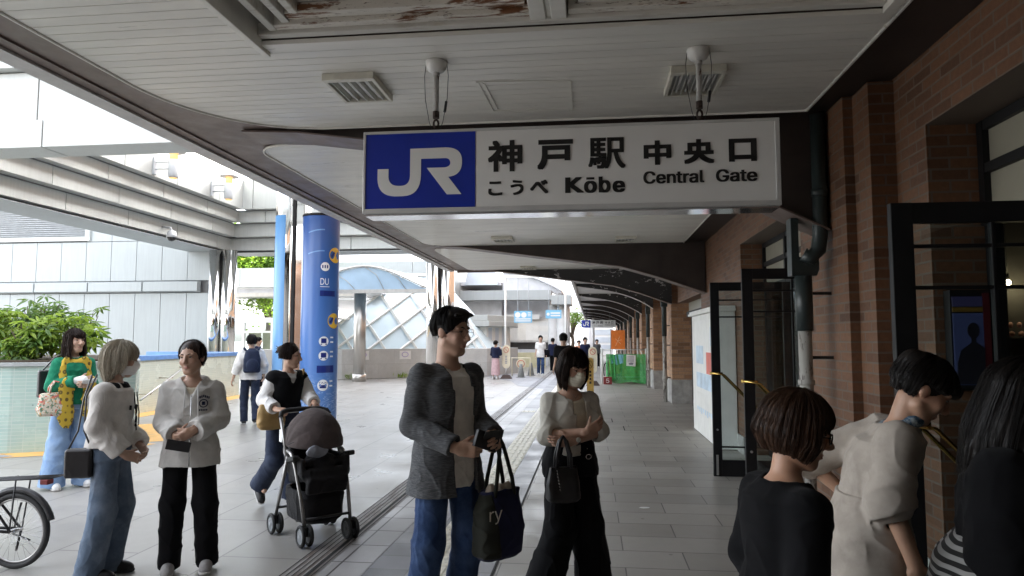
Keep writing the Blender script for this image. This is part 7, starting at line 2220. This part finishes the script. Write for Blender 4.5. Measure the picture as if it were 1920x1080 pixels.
# ---- people farther off ------------------------------------------------------
def far_person(label, x, y, rz, H, top, legs, hair='hair_black', pose=None, skirt=None, long=False, sl=1.0, res=.014, shoes='shoe_white', female=False):
    p = Person(label, (x, y), rz, H, pose or dict(knL=(.09, -.10, .49), anL=(.09, -.06, .085), knR=(-.09, .03, .49), anR=(-.09, .20, .10)), res=res, eyes=False, hands=None, female=female, group='people farther down the passage')
    if not skirt: p.trousers(M[legs], fold=.005, hem=.05, rad=(.098, .078, .066))
    if skirt: g = p.grid(['pel', 'anL', 'anR'], .2); s_ = p.s; g.add(loft([(.16, 0, 0, .20*s_, .17*s_), (.6, 0, 0, .18*s_, .15*s_), (1.0*s_, 0, 0, .15*s_, .115*s_)]), 0); g.displace(folds(.012, (10, 10, 1.5), 3)); p.link(g, 'skirt', M[skirt])
    p.shoes(M[shoes]); p.top('top', M[top], ease=.028, hem=.80 if not skirt else .85, sl=(sl, sl), sr=(.088, .082, .070), fold=.004, seed=int(x*7+50) % 97)
    p.hair(M[hair], locks=60, hem=(lambda a: -.2) if long else (lambda a: .02 if abs(a) < 105 else -.05), fringe=lambda a: .055, face=54, r=.012, thick=1.06, res=.011)
    return p
p = far_person('man in black tee shirt seen from behind, above the masked woman', -.70, 17.0, 178, 1.74, 'blackcloth', 'beigecloth', res=.010, sl=.9)
p = far_person('woman in navy top and pink skirt on her phone by the granite wall', -3.92, 28.0, 160, 1.55, 'navyknit', 'blackcloth', pose=dict(elR=(-.24, -.06, 1.02), wrR=(-.10, -.20, 1.22), elL=(.24, -.02, 1.0), wrL=(.2, -.2, .95)), skirt='pinkskirt', long=False, female=True, sl=1.8)
p = far_person('man in white tee shirt and jeans walking this way down the passage', -2.32, 31.3, 6, 1.77, 'whitecotton', 'denim', sl=.9)
sb = thing('shoulder_bag', 'black bag slung on the man in white far away', 'bag', place(p, (.26, -.02, .80)), 0)
g = Grid((-.2, -.1, 0), (.2, .1, .4), .012); g.add(rbox((0, 0, .18), (.15, .07, .17), .05), 0); link_mesh('bag_body', g.mesh('bag_body'), M['blackcloth'], sb)
b = MB(); b.tube([(-.10, 0, .3), (-.10, 0, .62)], .015, 6); b.build('strap', M['blackcloth'], sb, world=False)
far_person('person in dark jacket just behind the man in white', -1.95, 34.5, 170, 1.66, 'navyknit', 'blackcloth', sl=1.8)
far_person('walker in white top with a dark rucksack on the path', -1.45, 37.5, 185, 1.68, 'whitecotton', 'denim_dark')
far_person('person in orange top beside the man in black', -.62, 33.0, 0, 1.56, 'orangetop', 'whitecotton', female=True)
far_person('man in navy jumper and pale trousers walking this way', -.30, 30.5, 10, 1.68, 'navyknit', 'denim_pale', sl=1.9)
far_person('person in grey at the end of the covered walkway', .28, 40.0, 0, 1.60, 'cardigan', 'blackcloth', sl=1.8)
far_person('person in dark coat beyond the stair wall by the mirror column', -11.0, 21.8, 100, 1.66, 'navyknit', 'blackcloth', sl=1.8)
far_person('person in navy jacket half hidden by the pale blue banner', -6.75, 14.6, 175, 1.66, 'navyknit', 'denim', sl=1.8)
# ---------------------------------------------------------------- stroller
def stroller():
    t = thing('stroller', 'black four wheeled stroller with brown hood being pushed', 'stroller', (-2.28, 5.56, 0), R(45))
    M['hoodcloth'] = cloth_mat('brown grey hood fabric', (.075, .058, .055), rough=.8, var=.25)
    hubs = [(-.19, -.27), (.19, -.27), (-.235, .25), (.235, .25)]
    for i, (x, y) in enumerate(hubs):
        for dx in (-.032, .032):
            r = .085
            b = MB(); b.tube([(x+dx, y+(r-.014)*math.cos(a*.314), r+(r-.014)*math.sin(a*.314)) for a in range(20)], .015, 8, closed=True); w_ = b.build('wheel', M['rubber'], t, world=False)
            b = MB(); Mx = Matrix.Rotation(R(90), 3, 'Y')
            b.lathe([(.058, -.008), (.064, 0), (.058, .008), (.048, .008), (.048, -.008), (.058, -.008)], (x+dx, y, r), 18, M=Mx)
            for k in range(5): b.bar((x+dx, y, r), (x+dx, y+.05*math.cos(k*1.257), r+.05*math.sin(k*1.257)), .012, .01, (1, 0, 0))
            b.lathe([(.016, -.014), (.016, .014)], (x+dx, y, r), 10, M=Mx)
            b.build('rim', M['lampwhite'] if i in (0, 2) else M['blackmetal'], w_, world=False)
        b = MB(); b.tube([(x-.035, y, .085), (x+.035, y, .085)], .010, 8); b.obox((x, y, .115), (.018, .022, .035)); b.build('fork', M['blackmetal'], t, world=False)
    for q in (-1, 1):
        b = MB(); b.tube([(q*.19, -.27, .13), (q*.20, -.20, .36), (q*.215, -.10, .60), (q*.22, -.04, .68), (q*.225, .04, .70)], .0145, 10); b.build('front_leg', M['alu'], t, world=False)
        b = MB(); b.tube([(q*.235, .25, .13), (q*.232, .12, .42), (q*.228, .02, .66)], .0135, 10); b.build('rear_leg', M['alu'], t, world=False)
        b = MB(); b.tube([(q*.228, .02, .62), (q*.225, .14, .82), (q*.215, .235, .95)], .0145, 10); b.build('push_tube', M['alu'], t, world=False)
        b = MB(); b.obox((q*.235, -.11, .655), (.03, .075, .02), Matrix.Rotation(R(-12), 3, 'X')); b.build('armrest', M['rubber'], t, world=False, bevel=.012)
    b = MB(); b.tube([(-.215, .235, .95), (-.20, .262, .985), (-.15, .285, 1.0), (0, .295, 1.005), (.15, .285, 1.0), (.20, .262, .985), (.215, .235, .95)], .020, 12); b.build('handle', M['rubber'], t, world=False)
    b = MB(); b.tube([(-.19, -.25, .20), (.19, -.25, .20)], .011, 8); b.tube([(-.232, .2, .22), (.232, .2, .22)], .011, 8); b.build('cross_bar', M['blackmetal'], t, world=False)
    M['blackfabric'] = cloth_mat('black stroller fabric', (.014, .013, .014), rough=.7, var=.3)
    g = Grid((-.24, -.33, .02), (.24, .33, .5), .008)
    g.add(loft([(.13, 0, .0, .14, .19), (.17, 0, 0, .19, .23), (.34, 0, .0, .205, .22), (.40, 0, .02, .20, .19)], 3.0), 0); g.sub(loft([(.20, 0, 0, .17, .20), (.42, 0, .02, .185, .18)], 3.0), .01); g.displace(folds(.012, (8, 8, 6), 4))
    link_mesh('basket', g.mesh('basket'), M['blackfabric'], t)
    g = Grid((-.26, -.34, .35), (.26, .3, 1.0), .008)
    g.add(rbox((0, -.06, .50), (.19, .19, .045), .04, rotm(0, -12, 0)), 0); g.add(rbox((0, .13, .68), (.18, .045, .22), .04, rotm(0, -22, 0)), .03)
    g.add(rbox((0, -.235, .45), (.17, .035, .07), .03, rotm(0, 20, 0)), .03)
    for q in (-1, 1): g.add(rbox((q*.185, -.02, .59), (.022, .19, .07), .02), .03)
    g.add(ell((.0, -.09, .60), (.135, .13, .085)), .03); g.add(cone((-.17, -.16, .62), (.17, -.16, .62), .028, .028), .01)
    g.displace(folds(.010, (10, 10, 9), 6)); link_mesh('seat', g.mesh('seat'), M['blackfabric'], t)
    g = Grid((-.27, -.34, .6), (.27, .36, 1.12), .0075)
    R_ = rotm(0, 8, 0)
    g.add(ell((0, .05, .74), (.225, .275, .285), R_), 0); g.sub(ell((0, .05, .735), (.213, .263, .273), R_), .004)
    g.cut((0, .05, .735), (0, .05, -1)); g.cut((0, .235, .8), (0, 1, .25))
    def ribs(x, y, z):
        a = np.arctan2(z-.72, -(y-.06)); return -.005*np.abs(np.sin(a*5.0))
    g.displace(ribs); g.displace(folds(.004, (12, 12, 12), 8), .02)
    link_mesh('hood', g.mesh('hood'), M['hoodcloth'], t)
    b = MB()
    for a_ in (18, 52, 90):
        a = R(a_); b.tube([(.224*math.cos(u*math.pi/16), .05-.272*math.cos(a)*math.sin(u*math.pi/16), .742+.282*math.sin(a)*math.sin(u*math.pi/16)) for u in range(17)], .006, 6)
    b.build('hood_rib', M['blackfabric'], t, world=False)
    g = Grid((-.2, -.30, .66), (.2, -.1, .86), .008); g.add(ell((-.07, -.20, .71), (.09, .03, .05)), 0); g.displace(folds(.012, (14, 14, 12), 3)); link_mesh('clear_cover', g.mesh('clear_cover'), M['plasticgrey'], t)
    b = MB(); b.obox((-.215, .22, .80), (.004, .03, .05)); b.build('tag', M['paper'], t, world=False)
stroller()

# ---------------------------------------------------------------- bicycle leaving at the left edge
def bicycle():
    t = thing('bicycle', 'black bicycle rolling out of the left edge, rear wheel and rack showing', 'bicycle', (-4.62, 4.52, 0), R(90))
    # local: +y is ahead (to the left in view), rear hub at y = -.58
    r = .262
    for y in (-.58, .42):
        b = MB(); b.tube([(0, y+(r-.02)*math.cos(a*math.pi/24), r+(r-.02)*math.sin(a*math.pi/24)) for a in range(48)], .020, 10, closed=True); w_ = b.build('wheel', M['rubber'], t, world=False)
        b = MB(); b.tube([(0, y+(r-.045)*math.cos(a*math.pi/20), r+(r-.045)*math.sin(a*math.pi/20)) for a in range(40)], .008, 6, closed=True); b.build('rim', M['alu'], w_, world=False)
        b = MB()
        for k in range(28):
            a = k*2*math.pi/28; s_ = .03 if k % 2 else -.03
            b.tube([(s_, y+.02*math.cos(a+.5), r+.02*math.sin(a+.5)), (0, y+(r-.045)*math.cos(a), r+(r-.045)*math.sin(a))], .0011, 4)
        b.tube([(-.05, y, r), (.05, y, r)], .016, 10); b.build('spokes', M['silver'], w_, world=False)
    b = MB(); b.cs = True
    fr = [(y, z) for y, z in [(-.58+(r+.02)*math.cos(R(a)), r+(r+.02)*math.sin(R(a))) for a in range(20, 165, 8)]]
    b.tube([(0, y, z) for y, z in fr], .022, 8); b.build('mudguard', M['blackmetal'], t, world=False)
    b = MB()
    b.tube([(0, -.10, .27), (0, -.20, .78)], .018, 10); b.tube([(0, -.10, .27), (0, .22, .62)], .020, 10); b.tube([(0, -.16, .60), (0, .22, .66)], .018, 10); b.tube([(0, .20, .72), (0, .25, .55)], .020, 10)
    for q in (-1, 1):
        b.tube([(q*.045, -.58, r), (q*.03, -.10, .27)], .011, 8); b.tube([(q*.045, -.58, r), (q*.02, -.185, .70)], .009, 8); b.tube([(q*.04, .42, r), (q*.035, .25, .55)], .012, 8)
    b.build('frame', M['blackmetal'], t, world=False)
    b = MB()
    for q in (-1, -.35, .35, 1): b.tube([(q*.065, -.88, .640), (q*.065, -.45, .615), (q*.03, -.20, .60)], .006, 6)
    b.tube([(-.065, -.45, .615), (.065, -.45, .615)], .006, 6); b.tube([(-.065, -.72, .631), (.065, -.72, .631)], .006, 6); b.tube([(-.065, -.88, .640), (.065, -.88, .640)], .006, 6)
    for q in (-1, 1): b.tube([(q*.065, -.62, .625), (q*.055, -.58, r)], .006, 6)
    b.build('rack', M['blackmetal'], t, world=False)
    b = MB(); b.obox((0, -.80, .605), (.03, .03, .018)); b.build('reflector', M['maroon'] if 'maroon' in M else M['rubber'], t, world=False, bevel=.006)
    b = MB(); b.tube([(.06, -.56, .44), (.065, -.50, .22), (.06, -.64, .18)], .008, 6); b.tube([(.05, -.58, r), (.08, -.52, .10)], .009, 6); b.build('kickstand', M['rubber'], t, world=False)
    g = Grid((-.12, -.4, .72), (.12, .02, .95), .007); g.add(ell((0, -.25, .86), (.085, .09, .035)), 0); g.add(cone((0, -.2, .86), (0, -.04, .865), .05, .022, ((0, 0, 1), .6)), .02); link_mesh('saddle', g.mesh('saddle'), M['leather'], t)
    b = MB(); b.tube([(0, -.20, .72), (0, -.215, .84)], .013, 8); b.tube([(0, .20, .70), (0, .18, .90), (0, .22, .95)], .013, 8); b.tube([(-.27, .06, .97), (-.2, .20, .97), (0, .22, .95), (.2, .20, .97), (.27, .06, .97)], .012, 8); b.build('handlebar', M['alu'], t, world=False)
    b = MB(); Mx = Matrix.Rotation(R(90), 3, 'Y'); b.lathe([(.075, -.003), (.075, .003)], (.05, -.10, .27), 20, M=Mx); b.tube([(.06, -.10, .27), (.07, -.10, .12), (.13, -.10, .12)], .010, 6); b.tube([(-.06, -.10, .27), (-.07, -.10, .42), (-.13, -.10, .42)], .010, 6); b.build('crank', M['alu'], t, world=False)
bicycle()

b = MB(); b.prism([(.43, 6.78), (.47, 6.76), (.515, 6.775), (.535, 6.80), (.50, 6.815), (.45, 6.81)], 'z', .0045, .0075)
tag(b.build('paper_scrap', M['paper']), 'small white paper scrap lying on the grey walkway', 'litter')
